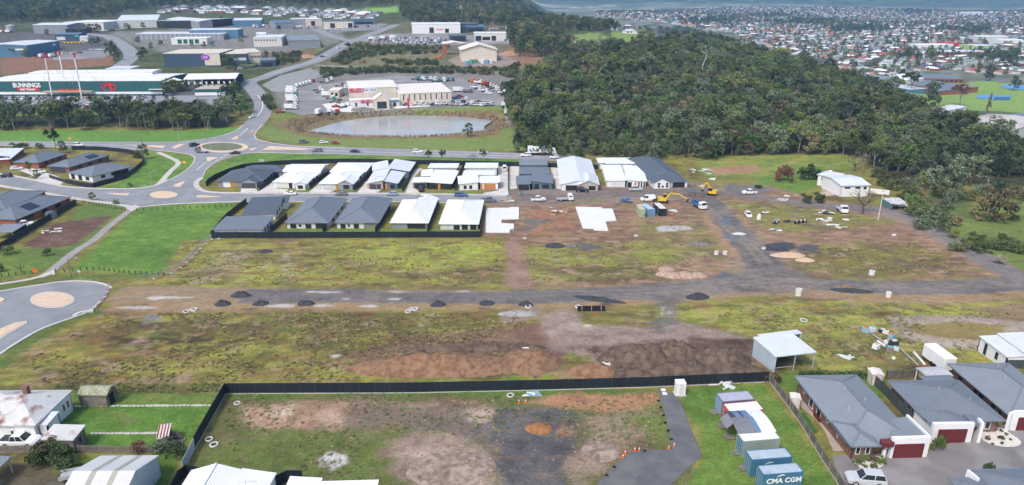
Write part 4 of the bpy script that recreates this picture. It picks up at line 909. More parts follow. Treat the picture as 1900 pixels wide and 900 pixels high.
# ------------------------------------------------------------------ the street of new houses, north side (fronts)
G_N = 'new houses on the north side of the street'
def nh(label, blocks, ops=()):
 """blocks: (Z, NL, NR, FL, roof, wall, roofmat)"""
 fr = [frame(Z(*a), Z(*b), Z(*c), h) for (Z, a, b, c, ro, wm, rm, h) in blocks]
 r = house(label, fr[0], group=G_N)
 for f, (Z, a, b, c, ro, wm, rm, h) in zip(fr, blocks): block(r, f, ro, wm, rm, .35, CAPW if rm in (RF_WHITE, RF_PALE) else CAPG); f.h = h
 for (i, side, a, b, q0, q1, kind, m) in ops: op(fr[i], side, a, b, q0, q1, kind, m, h=fr[i].h)
 for f in fr:                                               # side windows that show from the east or west
  if f.d > 7:
   for t in (.25, .5, .75): op(f, 'E', t - .05, t + .05, .9, 2.1, h=f.h)
   for t in (.3, .62): op(f, 'W', t - .04, t + .04, 1.0, 2.1, h=f.h)
 return r, fr
W_ = M_white
nh('dark grey house with orange door on the roundabout corner', [(z2, (95, 340), (480, 338), (215, 256), ('hip', 20), WL_GREY, RF_DARK, 2.6), (z2, (278, 350), (440, 350), (300, 302), ('gy', 24), WL_GREY, RF_DARK, 2.6), (z2, (290, 266), (650, 262), (345, 222), ('hip', 20), WL_GREY, RF_DARK, 2.6)],
[(1, 'S', .1, .9, 0, 2.2, 'garage', M_roller_d), (0, 'S', .12, .28, 0, 2.2, 'panel', M_white), (0, 'S', .29, .40, 0, 2.3, 'panel', M_odoor), (2, 'S', .55, .92, 0, 2.2, 'garage', M_roller_d)])
nh('white roofed house next to the dark corner house', [(z2, (562, 345), (845, 352), (685, 262), ('hip', 12), M_white, RF_WHITE, 2.6), (z2, (640, 262), (965, 264), (695, 200), ('gx', 9), M_white, RF_WHITE, 2.6), (z2, (740, 362), (850, 362), (760, 320), ('gy', 18), M_white, RF_WHITE, 2.7)],
[(0, 'S', .06, .44, 0, 2.2, 'garage', M_roller), (0, 'S', .47, .58, 0, 2.2, 'door', WL_BLACK), (2, 'S', .25, .7, .6, 2.0, 'win', None)])
nh('white roofed house with grey front gable, second along the street', [(z2, (950, 358), (1225, 362), (1080, 262), ('hip', 14), WL_LBR, RF_WHITE, 2.6), (z2, (1100, 362), (1240, 364), (1120, 320), ('gy', 26), WL_GREY, RF_WHITE, 2.6), (z2, (1040, 264), (1345, 264), (1085, 190), ('hip', 14), WL_LBR, RF_WHITE, 2.6)],
[(0, 'S', .06, .46, 0, 2.2, 'garage', mat('pale_grey_door', (.45, .48, .50), .5)), (0, 'S', .50, .58, 0, 2.2, 'door', M_odoor), (1, 'S', .35, .75, .5, 2.1, 'win', None)])
nh('house of tilted pale roofs with mushroom and blue walls', [(z3, (88, 357), (235, 356), (172, 262), ('skE', 1.3), WL_PINK, RF_PALE, 2.6), (z3, (232, 355), (352, 356), (300, 272), ('skW', .9), WL_TEAL, RF_PALE, 2.6), (z3, (140, 256), (275, 250), (180, 190), ('skE', 1.0), WL_PINK, RF_PALE, 2.6), (z3, (270, 258), (450, 259), (310, 182), ('skW', 1.3), WL_TEAL, RF_PALE, 2.6)],
[(0, 'S', .12, .85, 0, 2.2, 'garage', M_roller_d), (1, 'S', .02, .2, 0, 2.2, 'door', M_odoor), (1, 'S', .45, .8, .4, 2.0, 'win', None)])
r5n, _ = nh('white roofed house with black front wall', [(z3, (595, 355), (805, 358), (640, 256), ('skW', .4), WL_BLACK, RF_WHITE, 2.7), (z3, (470, 350), (600, 350), (495, 312), ('skE', .2), WL_PINK, RF_WHITE, 2.7), (z3, (600, 242), (852, 242), (615, 194), ('skS', .6), M_white, RF_WHITE, 2.7), (z3, (545, 300), (640, 298), (560, 248), ('skE', .2), WL_BLACK, RF_WHITE, 2.7)],
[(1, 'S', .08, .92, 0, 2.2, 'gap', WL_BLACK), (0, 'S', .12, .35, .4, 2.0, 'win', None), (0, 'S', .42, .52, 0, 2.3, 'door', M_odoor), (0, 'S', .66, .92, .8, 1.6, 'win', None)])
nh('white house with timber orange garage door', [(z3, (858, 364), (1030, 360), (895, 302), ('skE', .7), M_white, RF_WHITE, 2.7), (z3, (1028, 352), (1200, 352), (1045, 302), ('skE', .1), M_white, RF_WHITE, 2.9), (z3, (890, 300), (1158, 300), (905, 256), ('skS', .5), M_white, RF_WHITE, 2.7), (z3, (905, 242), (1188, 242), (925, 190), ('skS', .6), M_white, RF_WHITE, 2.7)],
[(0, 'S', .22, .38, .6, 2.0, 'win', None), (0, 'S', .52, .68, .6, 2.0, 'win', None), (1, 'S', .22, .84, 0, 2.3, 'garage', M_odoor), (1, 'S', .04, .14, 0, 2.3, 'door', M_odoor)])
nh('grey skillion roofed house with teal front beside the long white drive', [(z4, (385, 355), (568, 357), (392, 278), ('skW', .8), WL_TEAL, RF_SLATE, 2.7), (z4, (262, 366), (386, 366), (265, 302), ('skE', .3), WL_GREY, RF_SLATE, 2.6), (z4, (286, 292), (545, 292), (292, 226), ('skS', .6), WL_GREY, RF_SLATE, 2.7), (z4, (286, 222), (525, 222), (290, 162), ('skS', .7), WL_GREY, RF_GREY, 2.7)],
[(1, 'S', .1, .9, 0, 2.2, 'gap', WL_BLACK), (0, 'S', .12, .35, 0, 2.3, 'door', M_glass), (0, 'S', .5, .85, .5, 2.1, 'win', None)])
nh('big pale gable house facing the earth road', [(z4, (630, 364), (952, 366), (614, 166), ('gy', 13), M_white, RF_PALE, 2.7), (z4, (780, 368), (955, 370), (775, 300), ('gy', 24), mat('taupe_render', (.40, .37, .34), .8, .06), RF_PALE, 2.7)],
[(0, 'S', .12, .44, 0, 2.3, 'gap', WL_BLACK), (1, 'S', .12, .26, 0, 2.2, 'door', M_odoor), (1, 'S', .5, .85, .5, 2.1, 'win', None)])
nh('bright white house with three tall front windows', [(z4, (1010, 334), (1180, 336), (1005, 212), ('skE', .2), M_white, RF_WHITE, 2.8), (z4, (1178, 334), (1352, 338), (1150, 215), ('skW', .3), M_white, RF_WHITE, 2.8), (z4, (1002, 206), (1255, 206), (1000, 146), ('skS', .5), M_white, RF_WHITE, 2.8), (z4, (948, 190), (1002, 190), (945, 148), ('skE', .1), M_white, RF_WHITE, 2.8)],
[(0, 'S', .25, .9, 0, 2.2, 'garage', M_roller), (1, 'S', .04, .26, .2, 2.1, 'win', None), (1, 'S', .4, .52, 0, 2.2, 'door', M_odoor), (1, 'S', .60, .68, .2, 2.2, 'win', None), (1, 'S', .74, .82, .2, 2.2, 'win', None), (1, 'S', .88, .96, .2, 2.2, 'win', None)])
nh('long slate blue hip roofed house at the end of the row', [(z5, (415, 348), (712, 340), (262, 155), ('hip', 20), M_white, RF_DARK, 2.6), (z5, (415, 352), (565, 350), (400, 300), ('gy', 26), M_white, RF_DARK, 2.6)],
[(1, 'S', .25, .4, .5, 1.3, 'win', None), (1, 'S', .25, .4, 1.5, 2.3, 'win', None), (1, 'S', .5, .62, .5, 1.3, 'win', None), (1, 'S', .75, .9, .5, 1.3, 'win', None), (1, 'S', .75, .9, 1.5, 2.3, 'win', None), (0, 'S', .56, .92, 0, 2.2, 'gap', WL_BLACK)])
# ------------------------------------------------------------------ south side (backs to the paddock)
G_N = 'new houses on the south side of the street'
nh('low dark skillion roofed house with pale rear wing at the left of the fenced row', [(z2, (60, 738), (482, 736), (135, 656), ('skN', .4), M_white, RF_SLATE, 2.6), (z2, (305, 612), (592, 602), (385, 508), ('skN', .9), M_white, RF_DARK, 2.6), (z2, (545, 520), (690, 515), (595, 482), ('skN', .4), M_white, RF_DARK, 2.7)],
[(0, 'S', .18, .24, .8, 1.6, 'win', None), (0, 'S', .42, .46, .8, 1.8, 'win', M_glass), (0, 'S', .64, .68, .8, 1.8, 'win', M_glass)])
nh('dark hip roofed house with shaded rear patio, second in the fenced row', [(z2, (662, 674), (1032, 674), (806, 506), ('hip', 22), WL_LBR, RF_SLATE, 2.6)],
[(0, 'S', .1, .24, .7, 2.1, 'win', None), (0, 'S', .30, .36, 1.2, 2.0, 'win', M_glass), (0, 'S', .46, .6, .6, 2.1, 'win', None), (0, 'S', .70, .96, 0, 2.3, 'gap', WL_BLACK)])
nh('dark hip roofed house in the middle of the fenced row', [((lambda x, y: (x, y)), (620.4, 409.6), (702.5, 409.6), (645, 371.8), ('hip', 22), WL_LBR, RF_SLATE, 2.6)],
[(0, 'S', .1, .22, .7, 2.1, 'win', None), (0, 'S', .28, .33, 1.2, 2.0, 'win', None), (0, 'S', .42, .54, .6, 2.1, 'win', None), (0, 'S', .66, .96, 0, 2.3, 'gap', mat('recess_shade', (.2, .19, .18), .8))])  # recess shade put into the panel colour, the wall behind stays solid
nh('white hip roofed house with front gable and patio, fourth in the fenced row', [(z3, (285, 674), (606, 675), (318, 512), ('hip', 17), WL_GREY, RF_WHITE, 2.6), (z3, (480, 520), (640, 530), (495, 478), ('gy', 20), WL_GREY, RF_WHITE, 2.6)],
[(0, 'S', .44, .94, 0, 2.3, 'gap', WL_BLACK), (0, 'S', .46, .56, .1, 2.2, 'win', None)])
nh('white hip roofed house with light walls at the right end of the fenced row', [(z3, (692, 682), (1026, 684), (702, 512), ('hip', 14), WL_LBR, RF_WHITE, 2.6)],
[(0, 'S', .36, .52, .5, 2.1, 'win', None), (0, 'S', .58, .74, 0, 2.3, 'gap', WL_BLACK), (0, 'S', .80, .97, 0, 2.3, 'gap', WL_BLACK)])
# ------------------------------------------------------------------ the older estate on the left
G_N = 'brick houses left of the park'
_, ff = nh('white roofed house with solar panels at the left edge', [(z1, (-170, 262), (70, 245), (120, 168), ('hip', 14), M_brick_r, RF_WHITE, 2.6)])
SOLAR = mat('solar_cell', (.02, .028, .055), .15, .1, 1, spec=.6)
panel_on_roof(ff[0], 'hip', 14, ff[0].w * .62, 1.2, ff[0].w * .95, 3.6, 4, 2, SOLAR)
nh('grey hip roofed red brick house between the white roof and the leafy yard', [(z1, (85, 268), (268, 272), (262, 200), ('hip', 22), M_brick_r, RF_SLATE, 2.6)], [(0, 'E', .2, .26, .8, 2.1, 'win', None), (0, 'E', .6, .68, .8, 2.1, 'win', None)])
_, ff = nh('grey hip roofed brick house with rooftop solar beside the power pole', [(z1, (325, 293), (482, 302), (570, 206), ('hip', 20), M_brick, RF_SLATE, 2.6)], [(0, 'S', .1, .8, 0, 2.2, 'garage', M_roller_d)])
panel_on_roof(ff[0], 'hip', 20, ff[0].w * .66, ff[0].d * .55, ff[0].w * .9, ff[0].d * .8, 2, 4, SOLAR)
nh('blue grey roofed white house inside the curved black fence', [(z1, (465, 338), (640, 364), (690, 262), ('hip', 17), M_white, RF_SLATE, 2.6)], [(0, 'S', .1, .25, .2, 2.2, 'win', None), (0, 'S', .4, .55, .2, 2.2, 'win', None), (0, 'S', .7, .85, .6, 2.0, 'win', None), (0, 'E', .5, .9, 0, 2.3, 'gap', WL_BLACK)])
nh('grey roofed brick house at the left edge below the street', [(z1, (-260, 580), (40, 580), (60, 476), ('hip', 18), M_brick_r, RF_SLATE, 2.6)])
_, ff = nh('long grey roofed red brick house by the sloping black fence', [(z1, (-150, 645), (106, 652), (215, 512), ('hip', 20), M_brick_r, RF_SLATE, 2.6)], [(0, 'E', .12, .2, 0, 2.2, 'gap', WL_BLACK), (0, 'E', .46, .54, .2, 2.1, 'win', None)])
panel_on_roof(ff[0], 'hip', 20, ff[0].w * .62, ff[0].d * .3, ff[0].w * .9, ff[0].d * .5, 3, 2, SOLAR)
fq = frame(z1(305, 622), z1(350, 622), z1(330, 604), 2.1); rq = house('small dark garden shed beside the long brick house', fq, cat='garden shed', name='garden_shed'); block(rq, fq, ('gx', 10), WL_GREY, RF_DARK, .05)
fq = frame(z1(-80, 750), z1(85, 748), z1(-40, 708), 2.4); rq = house('grey carport roof at the left edge by the black fence', fq, cat='carport', name='carport'); block(rq, fq, ('skN', .3), WL_BLACK, RF_GREY, .1, walls='N'); posts(fq, [(fq.w - .2, .2), (fq.w - .2, fq.d - .2)], M_steel)
# the white two-storey farmhouse on the right
fw = frame(zw(905, 284), zw(1158, 280), zw(850, 206), 4.6); rw = house('white two storey farmhouse with stairs up to its door', fw); block(rw, fw, ('gx', 7), M_white, RF_PALE, .4)
fw2 = frame(zw(700, 196), zw(855, 222), zw(765, 162), 4.3); block(rw, fw2, ('hip', 10), M_white, RF_PALE, .4)
op(fw, 'S', .12, .32, 3.3, 3.9, h=4.6); op(fw, 'S', .5, .68, 3.2, 3.9, h=4.6); op(fw, 'S', .8, .9, 2.9, 3.9, h=4.6)
op(fw2, 'S', .2, .42, 2.2, 3.6, m=mat('blue_curtain', (.14, .2, .33), .5), fm=M_white, h=4.3); op(fw2, 'S', .5, .62, 2.2, 3.6, h=4.3)
mb = MB()
for i in range(9):
 a = P(*zw(755 + 6 * i, 330 - 9 * i)) - rw.location; mb.box((a.x, a.y, -.2), (1.6, .6, .4 + .28 * i))
mb.build('stairs', M_conc, rw)
q = fw2.p(fw2.w * .3, fw2.d * .8) - rw.location; mb = MB(); mb.tube(q + Vector((-.5, 0, .5)), q + Vector((.5, 0, .5)), .3, n=8); mb.build('roof_tank', M_white, rw)
setting(drape('patio', wpoly([zw(730, 345), zw(790, 335), zw(875, 370), zw(750, 385)]), mat('pink_pavers', (.42, .32, .27), .9, .1, 1), .1))
wall_seg(rw, 'yard_wall', zw(1150, 312), zw(1310, 330), 1.8, .2, M_white)
fcp = frame(zw(1330, 440), zw(1475, 440), zw(1295, 398), 2.4); rcp = house('rusty flat carport sheltering a white wagon at the bush edge', fcp, cat='carport', name='carport'); block(rcp, fcp, ('skN', .2), WL_TEAL, RF_RUST, .1, walls='NW'); posts(fcp, [(fcp.w - .2, .2), (.3, .2), (fcp.w * .5, .2)], M_wood)
# ------------------------------------------------------------------ fences
ORD = ['first', 'second', 'third', 'fourth', 'fifth', 'sixth', 'seventh', 'eighth', 'ninth', 'tenth', 'eleventh', 'twelfth', 'thirteenth', 'fourteenth', 'fifteenth', 'sixteenth', 'seventeenth', 'eighteenth', 'nineteenth', 'twentieth', 'twenty-first', 'twenty-second', 'twenty-third', 'twenty-fourth', 'twenty-fifth', 'twenty-sixth', 'twenty-seventh', 'twenty-eighth', 'twenty-ninth', 'thirtieth'] + ['thirty-%s' % w for w in ('first', 'second', 'third', 'fourth', 'fifth', 'sixth', 'seventh', 'eighth', 'ninth')]
for a in ('fort', 'fift', 'sixt', 'sevent', 'eight', 'ninet'): ORD += [a + 'ieth'] + [a + 'y-' + w for w in ORD[:9]]
FN_DARK = mat('charcoal_fence_sheet', (.016, .022, .032), .55, .15, .4, stripe=('X', .2, .02), obj_rand=.12)
FN_PALE = mat('pale_fence_sheet', (.36, .44, .47), .5, .08, .6, stripe=('X', .2, .02), obj_rand=.06)
FN_WOOD = mat('paling_fence', (.15, .135, .115), .9, .3, 2.5, stripe=('X', .12, .02), obj_rand=.15)
FN_GRN = mat('green_grey_fence_sheet', (.07, .085, .085), .6, .1, .5, stripe=('X', .2, .02), obj_rand=.1)
def fence(label, px, h=1.8, m=FN_DARK, panel=2.4, post=M_dark, plinth=None, world=None, rails=False, name='fence'):
 pts = [P(u, v).xy for u, v in px] if world is None else [Vector(p) for p in world]
 L = sum((b - a).length for a, b in zip(pts[:-1], pts[1:])); n = max(1, round(L / panel)); st = L / n
 # walk the line
 pos = [pts[0]]; seg = 0; rem = st; a = pts[0]
 for i in range(n):
  need = st; cur = pos[-1]
  while seg < len(pts) - 1 and (pts[seg + 1] - cur).length < need - 1e-6:
   need -= (pts[seg + 1] - cur).length; cur = pts[seg + 1]; seg += 1
  pos.append(cur + (pts[seg + 1] - cur).normalized() * need if seg < len(pts) - 1 else pts[-1])
 r = thing(name, label, 'fence', (pos[0].x, pos[0].y, zf(*pos[0])))
 pm = MB().box((.5, 0, 0), (.985, .05, 1)).mesh('panel', m)
 qm = MB().box((0, 0, 0), (.09, .09, 1)).mesh('post', post); lm = MB().box((.5, 0, 0), (1, .12, .22)).mesh('plinth', plinth) if plinth else None
 rm = MB().box((.5, 0, 0), (1, .05, .09)).mesh('rail', post) if rails else None
 for i in range(n):
  a, b = pos[i], pos[i + 1]; za, zb = zf(*a), zf(*b); d = (b - a).length
  hd = math.atan2(b.y - a.y, b.x - a.x); tl = -math.atan2(zb - za, d); s = math.hypot(d, zb - za)
  loc = Vector((a.x, a.y, za)) - r.location
  def put(nm, me, z, sc, dy=0):
   o = obj(nm, me, r); o.location = loc + Vector((-math.sin(hd) * dy, math.cos(hd) * dy, z)); o.rotation_euler = (0, tl, hd); o.scale = sc
  put('panel', pm, .02 if not plinth else .16, (s, 1, h))
  if lm: put('plinth', lm, -.06, (s, 1, 1))
  if rm:
   for z in (.25, h - .25): put('rail', rm, z, (s, 1, 1), .07)
  o = obj('post', qm, r); o.location = loc + Vector((0, 0, -.1)); o.scale = (1, 1, h + .16)
 o = obj('post', qm, r); o.location = Vector((pos[-1].x, pos[-1].y, zf(*pos[-1]) - .1)) - r.location; o.scale = (1, 1, h + .16)
 return r
fence('long charcoal sheet fence between the paddock and the building block', [(419, 731), (760, 729.5), (1020, 724), (1200, 719), (1425, 709)], 1.8, plinth=M_conc)
fence('charcoal sheet fence running from the block corner towards the white roofed house', [(419, 731.5), (362, 833)], 1.8, plinth=M_conc)
fence('short pale blue length of sheet fence above the white roofed house', [(362, 833.5), (341, 876)], 1.7, FN_PALE, post=M_steel)
fence('charcoal fence corner left of the white roofed house', [(310, 940), (340, 880), (376, 888)], 1.7)
fence('charcoal fence between the two white roofed houses at the bottom edge', [(510, 905), (530, 893), (562, 893)], 1.7)
fence('grey paling fence on sleepers beside the containers', [(1428, 709), (1443, 729), (1485, 786), (1522, 848), (1556, 900), (1580, 940)], 1.35, FN_WOOD, 2.4, M_steel, plinth=M_conc, rails=True)
fence('dark sheet fence between the first and second brick houses', [(1609, 703), (1640, 732), (1672, 766), (1690, 786)], 1.8, FN_GRN)
fence('dark paling fence behind the patio cover', [(1643, 703), (1702, 700)], 1.6, FN_WOOD)
fence('grey green fence between the second and third brick houses', [(1757, 684), (1780, 700), (1800, 720)], 1.7, FN_GRN)
fence('dark fence at the right edge behind the third brick house', [(1864, 684), (1900, 684), (1960, 690)], 1.7, FN_GRN)
fence('long charcoal fence along the paddock side of the fenced house row', [(392, 442), (640, 441.5), (890, 440.5)], 1.9)
fence('charcoal fence closing the left end of the fenced house row', [(392, 441.5), (421, 406), (458, 377)], 1.9)
fence('charcoal fence closing the right end of the fenced house row', [(890.5, 440), (894, 410), (897, 381)], 1.8)
for k, (a, b) in enumerate((((503, 431), (533, 405)), ((599, 432), (637, 387)), ((696.7, 432), (725, 390)), ((793, 432), (815, 381)))):
 fence('charcoal side fence, %s from the left between the yards of the fenced row' % ORD[k], [a, b], 1.8)
fence('charcoal boundary fence curving along the main road behind the street', [(383, 346), (388, 340), (402, 331), (425, 321), (455, 312), (520, 306), (600, 303), (680, 303), (770, 305), (880, 307), (965, 309), (1110, 314)], 2.0)
for k, (a, b) in enumerate((((481, 353), (523, 324)), ((567, 353), (611, 322)), ((658, 353), (690, 322)), ((746, 355), (775, 306)), ((844, 354), (861, 306)), ((942.6, 353), (943.4, 306)))):
 fence('charcoal side fence, %s from the left between the street front houses' % ORD[k], [a, b], 1.7)
fence('curved black fence round the blue grey roofed house', [(123, 340), (145, 345), (172, 349), (200, 341), (232, 332), (250, 319), (267, 304), (263, 292), (240, 284), (190, 279), (134, 278)], 1.8)
fence('sloping black fence between the brick house and the park', [(-60, 498), (0, 464), (70, 421), (142, 379)], 1.9)
fence('low black fence across the front of the blue grey roofed house yard', [(92, 330), (123, 340)], 1.4)
fence('weathered paling fence across the old back yards', [(-20, 842), (60, 840), (150, 840), (250, 842), (345, 836)], 1.2, FN_WOOD, 2.4, M_wood, rails=True)
# post and wire by the hay shed yard: hedge on its fence line
# bollards round the park
bol = MB().box((0, 0, -.1), (.2, .2, 1.1), top=.9).mesh('bollard', mat('treated_pine', (.09, .085, .07), .9, .2, 2))
def bollards(px, step, where):
 pts = resample([P(u, v).xy for u, v in px], step)
 for i, p in enumerate(pts):
  o = obj('bollard', bol); o.location = (p.x, p.y, zf(p.x, p.y)); tag(o, 'dark timber bollard %s' % where, 'bollard', 'bollards %s' % where)
bollards([(155, 376), (190, 384), (232, 391)], 1.9, 'by the street left of the path'); bollards([(254, 391), (330, 388), (400, 385), (440, 382)], 2.2, 'by the street above the park')
bollards([(-10, 515), (30, 511), (60, 508)], 2.0, 'left of the lower park path'); bollards([(104, 506), (150, 502), (185, 501), (240, 508), (305, 512)], 1.9, 'along the lower park edge')
# temporary mesh fence
def mesh_fence(label, px, panel=2.6, h=1.7):
 pts = resample([P(u, v).xy for u, v in px], panel); r = thing('mesh_fence', label, 'fence', (pts[0].x, pts[0].y, zf(*pts[0])))
 mm = MB()
 for x in (0, 1): mm.box((x, 0, 0), (.04, .04, h))
 for z in (.1, h): mm.bar((0, 0, z), (1, 0, z), .04)
 for i in range(1, 12): mm.box((i / 12, 0, .1), (.006, .012, h - .1))
 for j in range(1, 6): mm.bar((0, 0, h * j / 6), (1, 0, h * j / 6), .012)
 me = mm.mesh('panel', M_steel)
 for i, (a, b) in enumerate(zip(pts[:-1], pts[1:])):
  o = obj('panel', me, r); o.location = Vector((a.x, a.y, zf(*a))) - r.location; o.rotation_euler = (0, 0, math.atan2(b.y - a.y, b.x - a.x)); o.scale = ((b - a).length, 1, 1)
  f = MB().box((0, 0, 0), (.6, .25, .16)).build('foot', M_orange if i % 2 else M_white, r); f.location = Vector((a.x, a.y, zf(*a) + .03)) - r.location
 return r
mesh_fence('temporary mesh fence with orange and white feet along the park edge', [(393, 444), (372, 462), (352, 483), (335, 497), (318, 508), (285, 518), (258, 524)])
mesh_fence('wire fence with steel posts at the end of the cul-de-sac', [(204, 533), (192, 556), (170, 576)], 2.2, 1.1)
# ------------------------------------------------------------------ shipping containers
def container(label, f, side, roof=None, end=None, marks=None, name='shipping_container', group='shipping containers on the grass'):
 """f: footprint at roof height 2.6"""
 h = 2.6; c = f.p(f.w / 2, f.d / 2); r = thing(name, label, 'container', (c.x, c.y, f.ze - h + .08), math.atan2(f.ex.y, f.ex.x), group); w, d = f.w, f.d
 b = MB(); b.box((0, 0, .1), (w - .12, d - .12, h - .16))
 n = int(w / .28)
 for i in range(n):
  x = -w / 2 + .2 + (w - .4) * (i + .5) / n
  for s in (-1, 1): b.box((x, s * (d / 2 - .045), .22), (.13, .05, h - .44))
 b.build('side_wall', side, r)
 fr = MB()
 for x in (-1, 1):
  for y in (-1, 1): fr.box((x * (w / 2 - .07), y * (d / 2 - .07), 0), (.16, .16, h))
 for z in (.08, h - .08):
  for y in (-1, 1): fr.bar((-w / 2 + .1, y * (d / 2 - .05), z), (w / 2 - .1, y * (d / 2 - .05), z), .12, .16)
  for x in (-1, 1): fr.bar((x * (w / 2 - .05), -d / 2 + .1, z), (x * (w / 2 - .05), d / 2 - .1, z), .12, .16)
 fr.build('frame', side, r)
 MB().box((0, 0, h - .07), (w - .16, d - .16, .06)).build('roof_panel', roof or side, r)
 for s in (-1, 1):
  dr = MB().box((-w / 2 + .02, s * d / 4, .18), (.06, d / 2 - .12, h - .36)).build('door', end or side, r)
  lb = MB()
  for k in (-.25, .25): lb.tube((-w / 2 - .04, s * d / 4 + k, .2), (-w / 2 - .04, s * d / 4 + k, h - .2), .025, n=5)
  lb.build('lock_bar', M_steel, dr)
 return r
zc = Zm(1180, 680, 4.092)
def cm(n, c, rust=(.16, .10, .08), amt=.32, v=.1): return mat(n, c, .6, v, .8, col2=rust, c2amt=amt, c2scale=.9)
CT_BLUE = cm('container_blue', (.055, .175, .27)); CT_TOP = cm('container_roof_grey', (.36, .43, .50), (.25, .22, .2), .34); CT_PURP = cm('container_slate', (.16, .16, .22)); CT_GRN = cm('container_green', (.27, .33, .30)); CT_ORG = cm('container_orange', (.45, .10, .05)); CT_SAGE = cm('container_sage', (.34, .40, .29)); CT_BLK = cm('container_black', (.02, .024, .03)); CT_LBL = cm('container_light_blue', (.16, .29, .43))
container('slate grey container with lilac roof, nearest the back fence', frame(zc(658, 268), zc(902, 250), zc(610, 208), 2.6), CT_PURP, cm('container_lilac', (.36, .36, .45), (.3, .3, .33)), CT_LBL)
container('container with orange doors under the white shelter roof', frame(zc(714, 350), zc(972, 328), zc(662, 288), 2.5), CT_ORG, M_white)
container('grey green container with blue door frame under the front of the shelter roof', frame(zc(816, 572), zc(1098, 550), zc(775, 508), 2.5), CT_GRN, M_white, CT_BLUE)
def lettering(r, f, txt, size, x, z, m, sx=1.0):
 me = text_mesh(txt, size, .015, size * .03); me.materials.append(m); o = obj('lettering', me, r); o.location = (x, -f.d / 2 - .03, z); o.rotation_euler = (math.pi / 2, 0, 0); o.scale = (sx, 1, 1); return o
def swoosh(r, f, x, z, s, m):
 b = MB(); n = 10; vs = []
 for i in range(n + 1):
  t = i / n; px = -1 + 2 * t; pz = .45 * math.sin(t * 2.2) ; wd = .16 * math.sin(math.pi * t * .95 + .1)
  vs += [(px * s, 0, pz * s - wd * s), (px * s, 0, pz * s + wd * s)]
 vs += [(a, .02, c) for a, _, c in vs]; k = 2 * n + 2
 b.add(vs, [(2 * i, 2 * i + 2, 2 * i + 3, 2 * i + 1) for i in range(n)] + [(k + 2 * i, k + 2 * i + 1, k + 2 * i + 3, k + 2 * i + 2) for i in range(n)])
 o = b.build('emblem', m, r); o.location = (x, -f.d / 2 - .05, z); return o
fB = frame(zc(880, 712), zc(1186, 690), zc(850, 642), 2.6); cB = container('blue container with plain white swoosh, behind the lettered one', fB, CT_BLUE, CT_TOP)
swoosh(cB, fB, -.3, 1.75, .6, M_white)
fA = frame(zc(968, 826), zc(1273, 803), zc(926, 757), 2.6); cA = container('front blue container with white lettering at the bottom edge', fA, CT_BLUE, CT_TOP)
swoosh(cA, fA, -.3, 2.12, .6, M_white); lettering(cA, fA, 'CMA CGM', 1.0, 0.2, 1.5, M_white, 1.0)
# the shelter roof across the two containers
fsr = frame(zc(778, 512), zc(1066, 494), zc(716, 348), 2.62)
rsr = house('patched white and blue shelter roof spanning the two middle containers', fsr, cat='shelter', name='shelter_roof'); 
b_ = Vector(rsr.location); PT = [mat('tarp_white', (.66, .68, .70), .6, .05), mat('tarp_grey', (.17, .18, .21), .7, .08), mat('tarp_blue', (.12, .20, .33), .6, .08), mat('tarp_dark', (.055, .06, .07), .7, .08)]
def arch(t): return .35 * math.sin(math.pi * t) + .12
def rpanel(x0, x1, y0, y1, m, up=0):
 mb = MB(); n = 6; pts = []
 for i in range(n):
  ta, tb = y0 + (y1 - y0) * i / n, y0 + (y1 - y0) * (i + 1) / n
  mb.slab([fsr.p(fsr.w * x, fsr.d * t, arch(t) + up) - b_ for x, t in ((x0, ta), (x1, ta), (x1, tb), (x0, tb))], .05)
 mb.build('roof_sheet', m, rsr)
rpanel(.6, 1, 0, 1, PT[0]); rpanel(.0, .6, .0, .62, PT[1], .004); rpanel(.42, .6, .62, 1, PT[2], .004); rpanel(.36, .42, .62, 1, PT[3], .002); rpanel(.2, .36, .62, 1, PT[2]); rpanel(0, .2, .62, 1, PT[3], .004); rpanel(.5, .62, .02, .62, PT[2], .03)
mb = MB()
for t in (.02, .35, .65, .98): mb.bar(fsr.p(0, fsr.d * t, arch(t) - .1) - b_, fsr.p(fsr.w, fsr.d * t, arch(t) - .1) - b_, .08)
mb.build('purlin', M_steel, rsr)
mb = MB(); mb.slab([fsr.p(x, fsr.d * t, z) - b_ for x, t, z in ((-1.0, .3, -.1), (0, .3, .8), (0, .75, .8), (-1.0, .75, -.1))], .05); mb.build('awning', PT[1], rsr)
q = P(*zc(865, 560)); mb = MB(); mb.tube((q.x - b_.x, q.y - b_.y + 1, 1.5), (q.x - b_.x, q.y - b_.y + 1, 4.2), .03, n=5); mb.build('mast', M_steel, rsr)
# three containers on the far site
G2 = 'containers on the building site'
z5c = Zm(1120, 260, 4.5)
for lb, NL, NR, FL, m, rm in (('sage green container, left of three on the building site', (300, 580), (350, 580), (238, 540), CT_SAGE, cm('sage_roof', (.42, .40, .30))), ('light blue container between the green and black ones on the site', (376, 578), (432, 574), (335, 535), CT_LBL, cm('light_blue_roof', (.36, .46, .58))), ('black container with pale roof on the building site', (470, 572), (528, 570), (432, 530), CT_BLK, M_conc_w)):
 f = frame(z5c(*NL), z5c(*NR), z5c(*FL), 2.6); container(lb, f, m, rm, m, group=G2)
